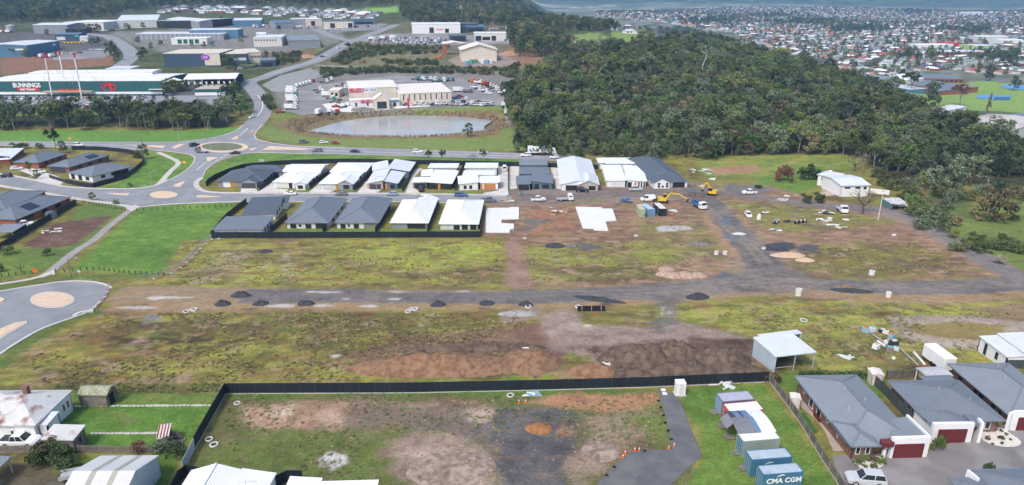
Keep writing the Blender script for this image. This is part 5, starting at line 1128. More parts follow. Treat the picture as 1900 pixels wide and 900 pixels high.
# white refrigerated box trailer and site toilet
ft_ = frame(zS(1370, 378), zS(1455, 374), zS(1252, 286), 3.0)
rt_ = house('white box trailer parked in the weeds by the unfinished house', ft_, cat='trailer', name='box_trailer')
fr_ = MB(); c = [ft_.p(x, y, z) - rt_.location for z in (-2.4, 0) for x, y in ((0, 0), (ft_.w, 0), (ft_.w, ft_.d), (0, ft_.d))]
fr_.add(c, [(3, 2, 1, 0), (4, 5, 6, 7), (0, 1, 5, 4), (1, 2, 6, 5), (2, 3, 7, 6), (3, 0, 4, 7)]); bo = fr_.build('box_body', M_white, rt_)
bv = bo.modifiers.new('bevel', 'BEVEL'); bv.width = .18; bv.segments = 3
for y in (.35, .5):
 for x in (0, 1): 
  q = ft_.p(ft_.w * x, ft_.d * y, -2.5) - rt_.location; MB().tube(q + Vector((-.12, 0, 0)), q + Vector((.12, 0, 0)), .42, n=12).build('wheel', M_black, rt_)
q = P(*zc(338, 224)); rt2 = thing('site_toilet', 'white portable site toilet by the charcoal fence', 'toilet', (q.x, q.y, q.z), .05)
MB().box((0, 0.6, .15), (1.5, 1.2, 2.1)).build('cabin', M_white, rt2); MB().box((0, .6, 2.25), (1.6, 1.3, .12), top=.9).build('roof', M_white, rt2); MB().box((0, .6, 0), (1.8, 1.6, .15)).build('base', M_conc, rt2); MB().box((.1, -.01, .25), (.7, .04, 1.85)).build('door', WL_LBR, rt2)
# ------------------------------------------------------------------ warehouses and works beyond the main road
zA = Zm(0, 0, 3.75); zB = Zm(480, 0, 3.75); zR = Zm(1400, 0, 3.75)
G_W = 'warehouses beyond the main road'
def shed(label, Z, NL, NR, FL, h, roof, wm, rm, ops=(), root=None, name='warehouse', cat='warehouse', walls='NSEW', over=.25):
 f = frame(Z(*NL), Z(*NR), Z(*FL), h); r = root or house(label, f, cat=cat, name=name, group=None if cat != 'warehouse' else G_W)
 block(r, f, roof, wm, rm, over, walls=walls, th=.3); f.h = h
 for (side, a, b, q0, q1, kind, m) in ops: op(f, side, a, b, q0, q1, kind, m, h=h)
 return r, f
RFW = rib('long_white_roof', (.70, .70, .68), .5, 2.2, dep=.05, var=.1); RFC = rib('long_cream_roof', (.62, .56, .46), .5, 1.4, dep=.05)
# the long green hardware store
rW, fW = shed('long green hardware store with white roof and tall masts', zA, (-90, 577), (1120, 573), (185, 502), 8.6, ('gx', 2.5), WL_GREEN, RFW)
op(fW, 'S', .0, 1.0, 0, 1.5, 'panel', M_white, h=8.6)
shed('', zA, (195, 516), (1060, 503), (215, 486), 9.9, ('gx', 2), M_white, RFW, root=rW)
rW2, fW2 = shed('', zA, (1122, 582), (1270, 560), (1240, 500), 7.6, ('gx', 4), None, RFW, root=rW, walls='')
WHT = mat('sign_white', (.8, .8, .8), .5, .02); REDS = mat('sign_red', (.62, .02, .02), .5, .03)
def Wx(zx): return (zx + 90) / 1210.0
on_wall(text_mesh('BUNNINGS', 4.0, .05, .12), 'lettering', fW, 'S', Wx(178), 5.7, WHT, rW, .25, .88, 8.6)
sb = op(fW, 'S', Wx(106), Wx(258), 2.3, 4.1, 'sign', REDS, h=8.6)
on_wall(text_mesh('warehouse', 2.3, .05, .06), 'lettering', fW, 'S', Wx(182), 3.25, WHT, rW, .3, 1.0, 8.6)
b = MB()                                                                  # the hammer emblem: two arcs and a hammer head
for a0, a1 in ((100, 250), (-70, 80)):
 n = 14
 for i in range(n):
  t0, t1 = math.radians(a0 + (a1 - a0) * i / n), math.radians(a0 + (a1 - a0) * (i + 1) / n)
  b.add([(4.9 * math.cos(t0), 2.9 * math.sin(t0), 0), (4.3 * math.cos(t0), 2.4 * math.sin(t0), 0), (4.3 * math.cos(t1), 2.4 * math.sin(t1), 0), (4.9 * math.cos(t1), 2.9 * math.sin(t1), 0)], [(0, 1, 2, 3)])
def flat(pts): b.add([(x, y, .0) for x, y in pts], [tuple(range(len(pts)))])
flat([(-3.4, .2), (-2.6, 1.4), (-1, 2.1), (1.2, 2.2), (1.0, .9), (-.6, .8), (-1.8, .1), (-2.8, -.4)]); flat([(1.2, 2.2), (3.0, 2.5), (3.2, .6), (1.0, .9)]); flat([(.2, .9), (1.5, .9), (2.7, -2.7), (1.0, -2.7)])
on_wall(b.mesh('hammer_emblem', REDS), 'hammer_emblem', fW, 'S', Wx(750), 4.6, REDS, rW, .28, 1, 8.6)
p, q = P(*zA(280, 640), 3.6), P(*zA(636, 636), 3.6); mb = MB()
mb.slab([Vector(v) - rW.location for v in ((p.x, p.y, p.z), (q.x, q.y, p.z), (q.x, q.y + 9, p.z + .4), (p.x, p.y + 9, p.z + .4))], .5); mb.build('entry_canopy', mat('tan_metal', (.36, .31, .22), .6, .1), rW)
op(fW, 'S', Wx(392), Wx(560), 0, 3.3, 'panel', REDS, h=8.6); op(fW, 'S', Wx(440), Wx(520), 0, 2.6, 'win', None, h=8.6)
p, q = P(*zA(1030, 622), 4.5), P(*zA(1180, 622), 4.5); mb = MB(); mb.slab([Vector(v) - rW.location for v in ((p.x, p.y, p.z), (q.x, q.y, p.z), (q.x, q.y + 6, p.z), (p.x, p.y + 6, p.z))], .3); mb.build('side_canopy', RF_PALE, rW)
rN, fN = shed('green walled nursery with white canopy at the end of the hardware store', zA, (1275, 562), (1640, 552), (1380, 512), 6.4, ('gx', 9), WL_GREEN, RFW, walls='N')
posts(fN, [(fN.w * t, .5) for t in (.02, .35, .68, .98)], M_white, .15, 6.4)
nb_ = frame(zA(1350, 628), zA(1575, 624), zA(1400, 585), 4.2); block(rN, nb_, ('skN', .1), WL_GREEN, mat('shade_cloth', (.40, .38, .32), .9, .2, .3, stripe=('X', 3, .1)), .2); op(nb_, 'S', 0, 1, 0, 2.0, 'panel', M_white, h=4.2)
mb = MB()
for i in range(9): p = fN.p(fN.w * i / 9, -2, -1.5) - rN.location; q2 = fN.p(fN.w * (i + .6) / 9, -10, -2.2) - rN.location; mb.bar(p, q2, 1.1, .08)
mb.build('shade_sail', mat('sail_cloth', (.45, .42, .36), .9, .1), rN)
for k, (b0, t0) in enumerate((((365, 690), (310, 382)), ((462, 650), (410, 368)), ((570, 690), (515, 380)))):
 a = P(*zA(*b0)); 
 dv = (zA(*t0)[1] - CY) / F_PX; ht = CAM_H + (a.y / (CT - dv * ST)) * -(ST + dv * CT) - a.z
 m_ = thing('mast', 'tall white mast with red top, %s before the hardware store' % ('left of three', 'middle of three', 'right of three')[k], 'mast', a, group='masts of the hardware store')
 xo = ((zA(*t0)[0] - CX) / F_PX) * (a.y / (CT - dv * ST)) - a.x
 MB().tube((0, 0, -1), (xo, 0, ht), .45, .35, 10).build('pole', M_white, m_); MB().tube((xo * .93, 0, ht * .93), (xo * 1.01, 0, ht * 1.01), .5, .5, 10).build('cap', REDS, m_); MB().tube((xo, 0, ht * 1.005), (xo, 0, ht * 1.04), .9, .9, 10).build('finial', REDS, m_)
 st = MB()
 for s in (-9, 9): st.tube((xo * .95, 0, ht * .9), (s, 8, 8.0), .06, n=4)
 st.build('stay_cable', M_steel, m_)
# the navy and cream showroom with its purple oval sign
rV, fV = shed('navy and cream showroom with purple oval sign', zA, (1132, 380), (1528, 376), (1205, 338), 9.6, ('skN', .2), WL_NAVY, RFC)
op(fV, 'S', .72, 1.0, 0, 9.4, 'panel', M_cream, h=9.6)
b = MB(); n = 24; b.add([(3.4 * math.cos(2 * math.pi * i / n), 2.3 * math.sin(2 * math.pi * i / n), 0) for i in range(n)], [tuple(range(n))])
on_wall(b.mesh('oval_sign', mat('sign_pink', (.65, .18, .55), .5)), 'oval_sign', fV, 'S', .745, 6.4, MATS['sign_pink'], rV, .3, 1, 9.6)
b = MB(); b.add([(2.9 * math.cos(2 * math.pi * i / n), 1.85 * math.sin(2 * math.pi * i / n), 0) for i in range(n)], [tuple(range(n))])
on_wall(b.mesh('oval_sign', mat('sign_violet', (.16, .06, .50), .5)), 'oval_sign', fV, 'S', .745, 6.4, MATS['sign_violet'], rV, .36, 1, 9.6)
on_wall(text_mesh('REB', 2.4, .04, .08), 'lettering', fV, 'S', .745, 6.4, mat('sign_pink_letters', (.80, .40, .72), .5), rV, .42, .95, 9.6)
shed('', zA, (1528, 384), (1720, 378), (1560, 340), 8, ('skN', .2), WL_NAVY, RFC, [('S', .45, .95, 2.5, 4.6, 'panel', M_conc_w)], root=rV)
shed('', zA, (1705, 372), (1815, 366), (1690, 336), 8, ('skN', .2), M_cream, RFC, [('S', .35 + .13 * i, .43 + .13 * i, 3.4, 5, 'win', None) for i in range(5)], root=rV)
shed('white shed with four dark green roller doors', zA, (1185, 272), (1438, 268), (1205, 255), 5.5, ('skN', .1), M_white, RF_WHITE, [('S', a, a + .12, .3, 4.4, 'garage', mat('green_door', (.02, .11, .06), .5)) for a in (.18, .34, .50, .66)])
shed('long grey storage shed behind the white shed with green doors', zA, (938, 240), (1290, 238), (945, 222), 6, ('skN', .5), WL_GREY, RF_PALE, [('S', .02 + .096 * i, .028 + .096 * i, .3, 5.6, 'panel', M_white) for i in range(10)])
shed('grey storage shed joining the long one on its right', zA, (1288, 240), (1555, 238), (1285, 226), 6, ('skN', .5), WL_GREY, RF_PALE, [('S', .02 + .12 * i, .03 + .12 * i, .3, 5.6, 'panel', M_white) for i in range(8)])
shed('bright blue warehouse behind the grey storage sheds', zA, (1312, 212), (1655, 208), (1330, 197), 9, ('skN', .4), WL_BLUE, RF_PALE)
shed('blue sheet warehouse at the left edge above the green store', zA, (-120, 326), (186, 323), (90, 276), 9, ('gy', 3), WL_BLUE, RF_PALE, [('E', .78, .86, 5, 7, 'sign', M_white), ('S', .72, .92, 4.6, 6.0, 'sign', M_white)])
shed('small navy shed with yellow machines parked before it', zA, (378, 243), (550, 240), (392, 229), 6, ('gx', 6), WL_NAVY, RF_BLUE, [('S', .05, .4, .2, 3.5, 'garage', M_roller), ('S', .82, .97, 3.5, 5, 'sign', mat('sign_cyan', (.1, .45, .5), .5))])
shed('grey fronted white roofed warehouse in the upper left', zA, (222, 178), (468, 178), (300, 156), 9, ('gx', 4), WL_GREY, RF_PALE)
shed('long white topped warehouse behind the grey fronted one', zA, (440, 160), (720, 160), (300, 134), 9, ('skN', .2), M_conc_w, RF_WHITE, [('S', .3, .5, 0, 4, 'gap', WL_BLACK)])
rz_, fz_ = shed('wide warehouse with folded grey roof near the top of the picture', zA, (810, 158), (1095, 150), (850, 108), 7, ('gx', 4), M_conc_w, RF_PALE)
shed('', zA, (1085, 148), (1390, 158), (1100, 116), 7.5, ('skE', 1.6), WL_BLACK, RF_PALE, root=rz_); shed('', zA, (1385, 158), (1480, 152), (1400, 112), 8.5, ('skE', 2.2), WL_GREY, RF_PALE, root=rz_)
shed('blue shed with pale roof right of the folded roof warehouse', zA, (1622, 146), (1820, 142), (1640, 128), 7, ('gx', 5), WL_BLUE, RF_PALE)
shed('grey office block with small square windows by the container yard', zA, (1760, 268), (1960, 264), (1775, 238), 8, ('skN', .2), M_conc_w, RF_PALE, [('S', .06 + .1 * i, .11 + .1 * i, 4.5, 6.0, 'win', None) for i in range(8)])
# truck dealership
rI, fI = shed('cream truck dealership with red lettering above the pond', zB, (630, 630), (962, 612), (522, 558), 8.2, ('gx', 5), M_cream, RF_CREAM, [('W', .25, .40, 0, 5, 'gap', WL_BLACK), ('W', .5, .62, 0, 5, 'gap', WL_BLACK), ('W', .12, .2, 0, 5, 'gap', WL_BLACK)])
on_wall(text_mesh('ISUZU', 3.2, .05, .1), 'lettering', fI, 'S', .14, 6.6, mat('sign_crimson', (.55, .02, .10), .5), rI, .3, 1.0, 8.2)
op(fI, 'S', .28, .58, 5.5, 7.6, 'sign', M_white, h=8.2); SBL = mat('sign_blue', (.06, .22, .45), .5)
for a_, b_ in ((.30, .40), (.43, .56)): op(fI, 'S', a_, b_, 6.3, 6.9, 'sign', SBL, h=8.2).location = (0, -.08, 0)
rl, fl_ = shed('', zB, (640, 706), (800, 694), (655, 682), 4, ('skN', .1), M_white, RF_CREAM, [('S', a, a + .08, .2, 2.6, 'win', None) for a in (.18, .7)], root=rI)
on_wall(text_mesh('ISUZU', 2.6, .05, .08), 'lettering', fl_, 'S', .70, 3.0, MATS['sign_crimson'], rI, .3, 1.0, 4)
shed('', zB, (795, 705), (912, 698), (790, 672), 5.2, ('gy', 34), M_cream, RF_CREAM, [('S', .22, .82, 0, 4.2, 'win', None)], root=rI)
shed('', zB, (912, 700), (985, 694), (910, 680), 4, ('skN', .1), M_cream, RF_PALE, [('S', .1, .9, 2.6, 3.8, 'sign', SBL), ('S', .3, .6, 0, 2.4, 'gap', M_glass)], root=rI)
shed('', zB, (980, 668), (1345, 646), (925, 590), 6.0, ('skN', 1.2), M_cream, RF_CREAM, [('S', .06 + .105 * i, .08 + .105 * i, 1.6, 5.2, 'win', None) for i in range(9)], root=rI)
shed('', zB, (485, 632), (560, 632), (500, 605), 4.5, ('skN', .1), M_cream, RF_CREAM, [('S', .2, .45, 1, 3, 'gap', WL_BLACK), ('S', .6, .85, .8, 2.8, 'win', None)], root=rI)
bn = P(*zB(1036, 762)); fg = thing('feather_banner', 'tall red feather banner on the verge before the dealership', 'banner', bn); MB().tube((0, 0, 0), (0, 0, 7), .05, n=5).build('pole', M_steel, fg); MB().add([(0, 0, 1), (1.1, .03, 1), (1.3, 0, 5.5), (.6, .03, 6.9), (0, 0, 7)], [(0, 1, 2, 3, 4)]).build('cloth', REDS, fg)
# works in the centre background
RW_DK = WL_BLACK
for a in (
 ('slate blue shed in the upper middle yard', zB, (112, 165), (240, 160), (150, 143), 7, ('gx', 6), WL_GREY, RF_BLUE, [('S', .1, .3, 0, 4, 'gap', WL_BLACK)]),
 ('grey open workshop behind the slate blue shed', zB, (215, 138), (330, 136), (250, 122), 8, ('skE', .4), WL_GREY, RF_PALE, []),
 ('cream workshop with one dark roller door in the upper middle', zB, (330, 138), (442, 134), (322, 122), 8, ('skN', .2), M_cream, RF_CREAM, [('S', .28, .54, 0, 5.5, 'gap', WL_BLACK)]),
 ('cream workshop with two dark roller doors in the upper middle', zB, (448, 152), (658, 148), (470, 136), 8, ('skN', .2), M_cream, RF_DARK, [('S', .22, .38, 0, 5.5, 'gap', WL_BLACK), ('S', .82, .97, 0, 5.5, 'gap', WL_BLACK)]),
 ('dark glass fronted showroom beside the cream workshops', zB, (662, 140), (810, 136), (672, 127), 6, ('skN', .2), WL_TEAL, RF_DARK, [('S', .06, .9, .3, 3, 'win', None)]),
 ('white warehouse behind a row of small trees', zB, (1062, 172), (1405, 168), (1080, 154), 10, ('skN', .2), M_white, RF_WHITE, [('S', .36, .45, 0, 6, 'gap', WL_BLACK), ('S', .68, .76, 0, 4.6, 'gap', WL_BLACK), ('S', .50, .65, 3.2, 4.6, 'sign', mat('sign_pale_red', (.6, .25, .25), .6))]),
 ('dark grey warehouse joined to the white one', zB, (1405, 168), (1524, 166), (1400, 154), 9, ('skN', .2), WL_NAVY, RF_DARK, []),
 ('blue gabled open store near the bush edge', zB, (1440, 190), (1572, 188), (1455, 175), 6, ('gx', 8), WL_NAVY, RF_BLUE, [('S', .1, .9, 0, 4, 'gap', WL_BLACK)]),
 ('white fascia workshop with dark bays near the bush edge', zB, (1498, 232), (1724, 230), (1510, 220), 8, ('skN', .2), M_conc_w, RF_WHITE, [('S', .04, .22, 0, 5, 'gap', WL_BLACK), ('S', .54, .68, 0, 5, 'gap', WL_BLACK), ('S', .25, .5, .5, 4, 'win', None)]),
 ('blue roofed open bay left of the white fascia workshop', zB, (1332, 250), (1446, 248), (1340, 236), 6, ('skN', .2), WL_NAVY, RF_BLUE, [('S', .1, .9, 0, 4.4, 'gap', WL_BLACK)])):
 shed(*a)
shed('tall cream shed with broad gable roof by the wood stacks', zB, (1400, 356), (1668, 352), (1420, 322), 9, ('gy', 16), M_cream, RF_CREAM, over=1.2)
rX, fX = shed('unfinished gable hall on red brick piers beside the cream shed', zB, (1285, 310), (1440, 306), (1300, 292), 9, ('gy', 10), None, RF_CREAM, walls='')
for t in (.06, .94): 
 q = fX.p(fX.w * t, 1.5) - rX.location; MB().box((q.x, q.y, -.5), (4, 2.5, q.z + .5)).build('brick_pier', M_brick_r, rX)
MB().box((0, 0, 0), (fX.w, .5, 3.2)).build('block_wall', M_conc_w, rX)
for i, (x, y, m, n) in enumerate(((1450, 452, 'blue_tank', (.14, .3, .42)), (1480, 442, 'green_tank', (.1, .28, .2)), (1510, 440, 'green_tank', (.1, .28, .2)), (1560, 442, 'white_tank', (.6, .63, .66)), (1590, 444, 'blue_tank', (.14, .3, .42)), (1615, 442, 'white_tank', (.6, .63, .66)))):
 q = P(*zB(x, y)); r_ = thing('water_tank', '%s tank, %s from the left beside the cream gable shed' % (m.split('_')[0], ORD[i]), 'tank', q, group='tanks beside the cream shed'); MB().tube((0, 0, 0), (0, 0, 3), 1.8, n=14).build('tank_wall', mat(m, n, .5, .1), r_); MB().tube((0, 0, 3), (0, 0, 3.5), 1.8, .3, n=14).build('lid', mat(m, n), r_)
q = P(*zA(80, 215)); r_ = thing('water_tank', 'big pale round tank beside red trailers in the upper left', 'tank', q); MB().tube((0, 0, 0), (0, 0, 6), 5, n=20).build('tank_wall', M_steel, r_); MB().tube((0, 0, 6), (0, 0, 7.4), 5.1, .3, n=20).build('roof', M_steel, r_)
for a in (('wide grey flat roofed depot below the slate blue shed', zB, (205, 296), (430, 288), (250, 236), 6, ('skN', .3), WL_GREY, RF_GREY, []), ('small dark roofed shed right of the showroom', zB, (10, 425), (118, 420), (20, 402), 5, ('gx', 8), WL_NAVY, RF_SLATE, [('S', .1, .8, 0, 3, 'gap', WL_BLACK)]), ('pale low roof behind the hardware store', zA, (730, 482), (908, 480), (735, 458), 6, ('skN', .2), WL_LBR, RF_PALE, []), ('small white kiosk by the estate road', zA, (550, 262), (608, 260), (556, 250), 4, ('gx', 6), M_white, RF_PALE, []), ('low dark office in the upper left beside the grey warehouse', zA, (452, 205), (590, 202), (460, 190), 5, ('skN', .2), WL_BLACK, RF_DARK, []), ('white transport shed by the container yard', zA, (1780, 240), (1850, 238), (1785, 226), 5, ('gx', 6), M_white, RF_WHITE, [])): shed(*a)
# school and sheds at the right
for a in (
 ('long grey roofed brick school block', zR, (1165, 545), (1470, 548), (1150, 518), 4.5, ('hip', 9), M_brick_r, RF_SLATE, [('S', .1 + .11 * i, .18 + .11 * i, 1, 3, 'win', None) for i in range(8)]),
 ('school hall with slate roof and white window bands', zR, (1222, 598), (1322, 580), (1105, 572), 6.5, ('hip', 12), M_brick_r, RF_SLATE, [('S', .08, .45, 2, 4.4, 'panel', M_white), ('S', .55, .92, 2, 4.4, 'panel', M_white)]),
 ('low grey school wing beside the oval', zR, (1280, 632), (1560, 612), (1330, 590), 4, ('hip', 8), M_brick_r, RF_SLATE, []),
 ('white tent roofed school hall', zR, (1060, 556), (1180, 548), (1030, 525), 5, ('hip', 16), M_conc_w, RF_WHITE, []),
 ('pale school block with black windows near the bush', zR, (850, 558), (1020, 578), (840, 520), 5.5, ('skN', .3), WL_LBR, RF_GREY, [('S', .1 + .2 * i, .25 + .2 * i, 2, 4, 'win', None) for i in range(4)]),
 ('low blue fronted school room beside the big tree', zR, (1088, 620), (1190, 628), (1100, 600), 3.6, ('skN', .2), WL_BLUE, RF_PALE, []),
 ('white long shed below the oval', zR, (1262, 768), (1470, 772), (1280, 744), 4.5, ('gx', 4), M_white, RF_PALE, [('S', .3, .5, 0, 3.4, 'garage', M_roller), ('S', .75, .95, 0, 3.4, 'garage', M_roller)]),
 ('white striped factory roof at the right edge', zR, (1800, 900), (2000, 880), (1610, 800), 7, ('gx', 5), M_conc_w, rib('striped_factory', (.5, .46, .44), .6, 3, dep=.1, col2=(.36, .3, .29), c2amt=.42, c2scale=.05), []),
 ('slate factory roof behind the striped one', zR, (1900, 830), (2050, 830), (1750, 790), 7, ('gx', 5), WL_GREY, RF_SLATE, [])):
 shed(*a)
for lb, pts, c in (('blue sports court with dark end wall on the oval', [(1560, 660), (1800, 668), (1750, 700), (1540, 685)], (.10, .26, .50)), ('blue ball court beyond the big tree', [(1720, 590), (1900, 596), (1900, 630), (1730, 616)], (.12, .30, .50))):
 o = drape('sports_court', wpoly([zR(*p) for p in pts]), mat('court_blue', c, .8, .1), .25); setting(o)
MB().box((0, 0, 0), (14, .4, 3)).build('practice_wall', mat('court_wall', (.06, .15, .32), .7)).location = P(*zR(1720, 698)); tag(bpy.context.scene.objects['practice_wall'], 'dark blue practice wall at the end of the sports court', 'wall')
# ------------------------------------------------------------------ vehicles (local x = forward, origin on the ground)
PAINT = {n: mat('car_paint_' + n.replace(' ', '_'), c, .28, .04, 1, spec=.5) for n, c in dict(white=(.74, .75, .76), silver=(.46, .48, .50), grey=(.14, .155, .17), black=(.018, .02, .024), blue=(.05, .12, .26), red=(.32, .03, .035), teal=(.05, .24, .25), yellow=(.62, .40, .02), orange=(.55, .14, .03), cream=(.6, .54, .42), green=(.06, .16, .08), **{'light blue': (.28, .38, .50), 'dark blue': (.03, .05, .10)}).items()}
M_tyre = M_black; M_lamp = mat('lamp_lens', (.7, .68, .62), .2, .02); M_tail = mat('tail_lamp', (.35, .02, .02), .3, .02)
def cap_sections(mb, secs):
 """loft of rings (x, [(y, z)...])"""
 n = len(secs[0][1]); vs = []; 
 for x, ring in secs: vs += [(x, y, z) for y, z in ring]
 fs = []
 for i in range(len(secs) - 1):
  for j in range(n): fs.append((i * n + j, i * n + (j + 1) % n, (i + 1) * n + (j + 1) % n, (i + 1) * n + j))
 fs += [tuple(range(n - 1, -1, -1)), tuple(range((len(secs) - 1) * n, len(secs) * n))]
 mb.add(vs, fs)
def ring(w, z0, z1, tum=.9, b=.12): h = w / 2; return [(-h * .94, z0), (h * .94, z0), (h, z0 + b), (h, z1 - b), (h * tum, z1), (-h * tum, z1), (-h, z1 - b), (-h, z0 + b)]
CARDEF = {  # length, width, lower body (x, top), glasshouse (x, z) base to roof
 'sedan': dict(L=4.6, W=1.8, top=[(-2.3, .75), (-2.15, .98), (-1.4, 1.0), (.75, .98), (1.9, .82), (2.25, .68)], gh=(-1.55, -1.0, .15, .95, 1.42), wb=1.35, wr=.32),
 'hatch': dict(L=4.1, W=1.75, top=[(-2.05, .8), (-1.95, 1.0), (-1.4, 1.02), (.7, 1.0), (1.7, .86), (2.05, .66)], gh=(-1.95, -1.6, .15, .95, 1.5), wb=1.25, wr=.31),
 'wagon': dict(L=4.8, W=1.9, top=[(-2.4, .9), (-2.3, 1.12), (-1.4, 1.14), (.8, 1.12), (1.95, 1.0), (2.35, .8)], gh=(-2.25, -2.0, .3, 1.0, 1.78), wb=1.4, wr=.38),
 'ute': dict(L=5.3, W=1.9, top=[(-2.65, .95), (-2.6, 1.08), (-.75, 1.1), (1.0, 1.12), (2.2, 1.04), (2.6, .82)], gh=(-.95, -.75, .55, 1.25, 1.8), wb=1.55, wr=.39),
 'van': dict(L=5.2, W=1.95, top=[(-2.6, 1.1), (-2.58, 1.25), (0, 1.25), (1.6, 1.2), (2.3, 1.05), (2.55, .8)], gh=(-2.5, -2.4, 1.1, 1.75, 2.1), wb=1.6, wr=.36)}
def car_pieces(kind):
 if kind in ('truck', 'cab', 'tray', 'tipper'):
  p = {}; b = MB()
  L = {'truck': 7.5, 'cab': 6.5, 'tray': 6.0, 'tipper': 6.6}[kind]; f = L / 2
  cap_sections(b, [(f - 1.9, ring(2.2, .55, 2.65, .95)), (f - .5, ring(2.2, .55, 2.6, .93)), (f - .12, ring(2.2, .55, 1.75, .97)), (f, ring(2.15, .55, 1.3, .97))]); p['body'] = b
  g = MB(); g.add([(f - .43, -.96, 2.5), (f - .43, .96, 2.5), (f - .09, 1.0, 1.72), (f - .09, -1.0, 1.72)], [(0, 1, 2, 3)])
  for s in (-1, 1): g.add([(f - 1.5, s * 1.115, 1.6), (f - .45, s * 1.115, 1.6), (f - .6, s * 1.09, 2.3), (f - 1.5, s * 1.09, 2.35)], [(0, 1, 2, 3)])
  p['windows'] = g
  c = MB(); c.box((-.3, 0, .55), (L - .6, .9, .22)); p['chassis'] = c
  if kind == 'truck': q = MB(); q.box((-1.1, 0, .85), (L - 2.3, 2.35, 2.35)); p['cargo_box'] = q
  if kind == 'tray': q = MB(); q.box((-1.1, 0, .8), (L - 2.1, 2.2, .14)); q.box((f - 2.1, 0, .9), (.1, 2.1, 1.0)); p['tray'] = q
  if kind == 'tipper':
   q = MB(); q.box((-1.1, 0, .8), (L - 2.2, 2.2, .15))
   for s in (-1, 1): q.box((-1.1, s * 1.05, .9), (L - 2.2, .1, .9))
   q.box((f - 2.1, 0, .9), (.12, 2.2, 1.15)); q.box((-f + .05, 0, .9), (.1, 2.2, .9)); p['tipper_body'] = q
  wx = [(f - 1.1, .95), (-f + 1.3, .9)]; wr = .45
 else:
  d = CARDEF[kind]; p = {}; b = MB(); W = d['W']
  cap_sections(b, [(x, ring(W * (.9 if i in (0, len(d['top']) - 1) else 1), .3, z, .95, .1)) for i, (x, z) in enumerate(d['top'])])
  x0, x1, x2, x3, zt_ = d['gh']; zb_ = 1.0 if kind in ('sedan', 'hatch') else 1.1 if kind != 'van' else 1.2
  b2 = MB(); hw, tw = W / 2 * .93, W / 2 * .74
  b.add([(x1 - .02, -tw, zt_ - .05), (x2 + .02, -tw, zt_ - .05), (x2 + .02, tw, zt_ - .05), (x1 - .02, tw, zt_ - .05), (x1 + .12, -tw * .92, zt_ + .03), (x2 - .2, -tw * .92, zt_ + .03), (x2 - .2, tw * .92, zt_ + .03), (x1 + .12, tw * .92, zt_ + .03)], [(3, 2, 1, 0), (4, 5, 6, 7), (0, 1, 5, 4), (1, 2, 6, 5), (2, 3, 7, 6), (3, 0, 4, 7)])
  for s in (-1, 1):                                           # pillars
   for (xa, xb) in ((x0 + .02, x1 + .02), (x3 - .05, x2 - .02), ((x0 + x3) / 2 - .15, (x1 + x2) / 2 - .05)): b.bar((xa, s * (hw - .02), zb_ - .03), (xb, s * tw, zt_ - .02), .09, .07)
  g = MB(); g.add([(x0, -hw, zb_ - .05), (x3, -hw, zb_ - .05), (x3, hw, zb_ - .05), (x0, hw, zb_ - .05), (x1, -tw, zt_ - .04), (x2, -tw, zt_ - .04), (x2, tw, zt_ - .04), (x1, tw, zt_ - .04)], [(3, 2, 1, 0), (4, 5, 6, 7), (0, 1, 5, 4), (1, 2, 6, 5), (2, 3, 7, 6), (3, 0, 4, 7)])
  if kind == 'ute':
   t = MB(); t.box((-1.75, 0, .92), (1.55, 1.5, .19)); p['tray_floor'] = t
  if kind == 'van':
   for s in (-1, 1): b.add([(-2.45, s * .93, 1.25), (.1, s * .93, 1.25), (.1, s * .78, 2.02), (-2.38, s * .78, 2.02)], [(0, 1, 2, 3)])
  p['body'] = b; p['windows'] = g
  l = MB(); l.box((d['top'][-1][0] - .06, 0, .62), (.14, W * .84, .13))
  p['headlights'] = l; t = MB(); t.box((d['top'][0][0] + .04, 0, .72), (.1, W * .84, .16))
  p['tail_lights'] = t
  wx = [(d['wb'], W / 2 - .1), (-d['wb'], W / 2 - .1)]; wr = d['wr']
 p['wheels'] = [(x, s * y, wr) for x, y in wx for s in (-1, 1)]
 return p
CM = {}
PIECE_MAT = dict(windows=M_glass, chassis=M_dark, headlights=M_lamp, tail_lights=M_tail, tray_floor=M_dark, tray=M_steel)
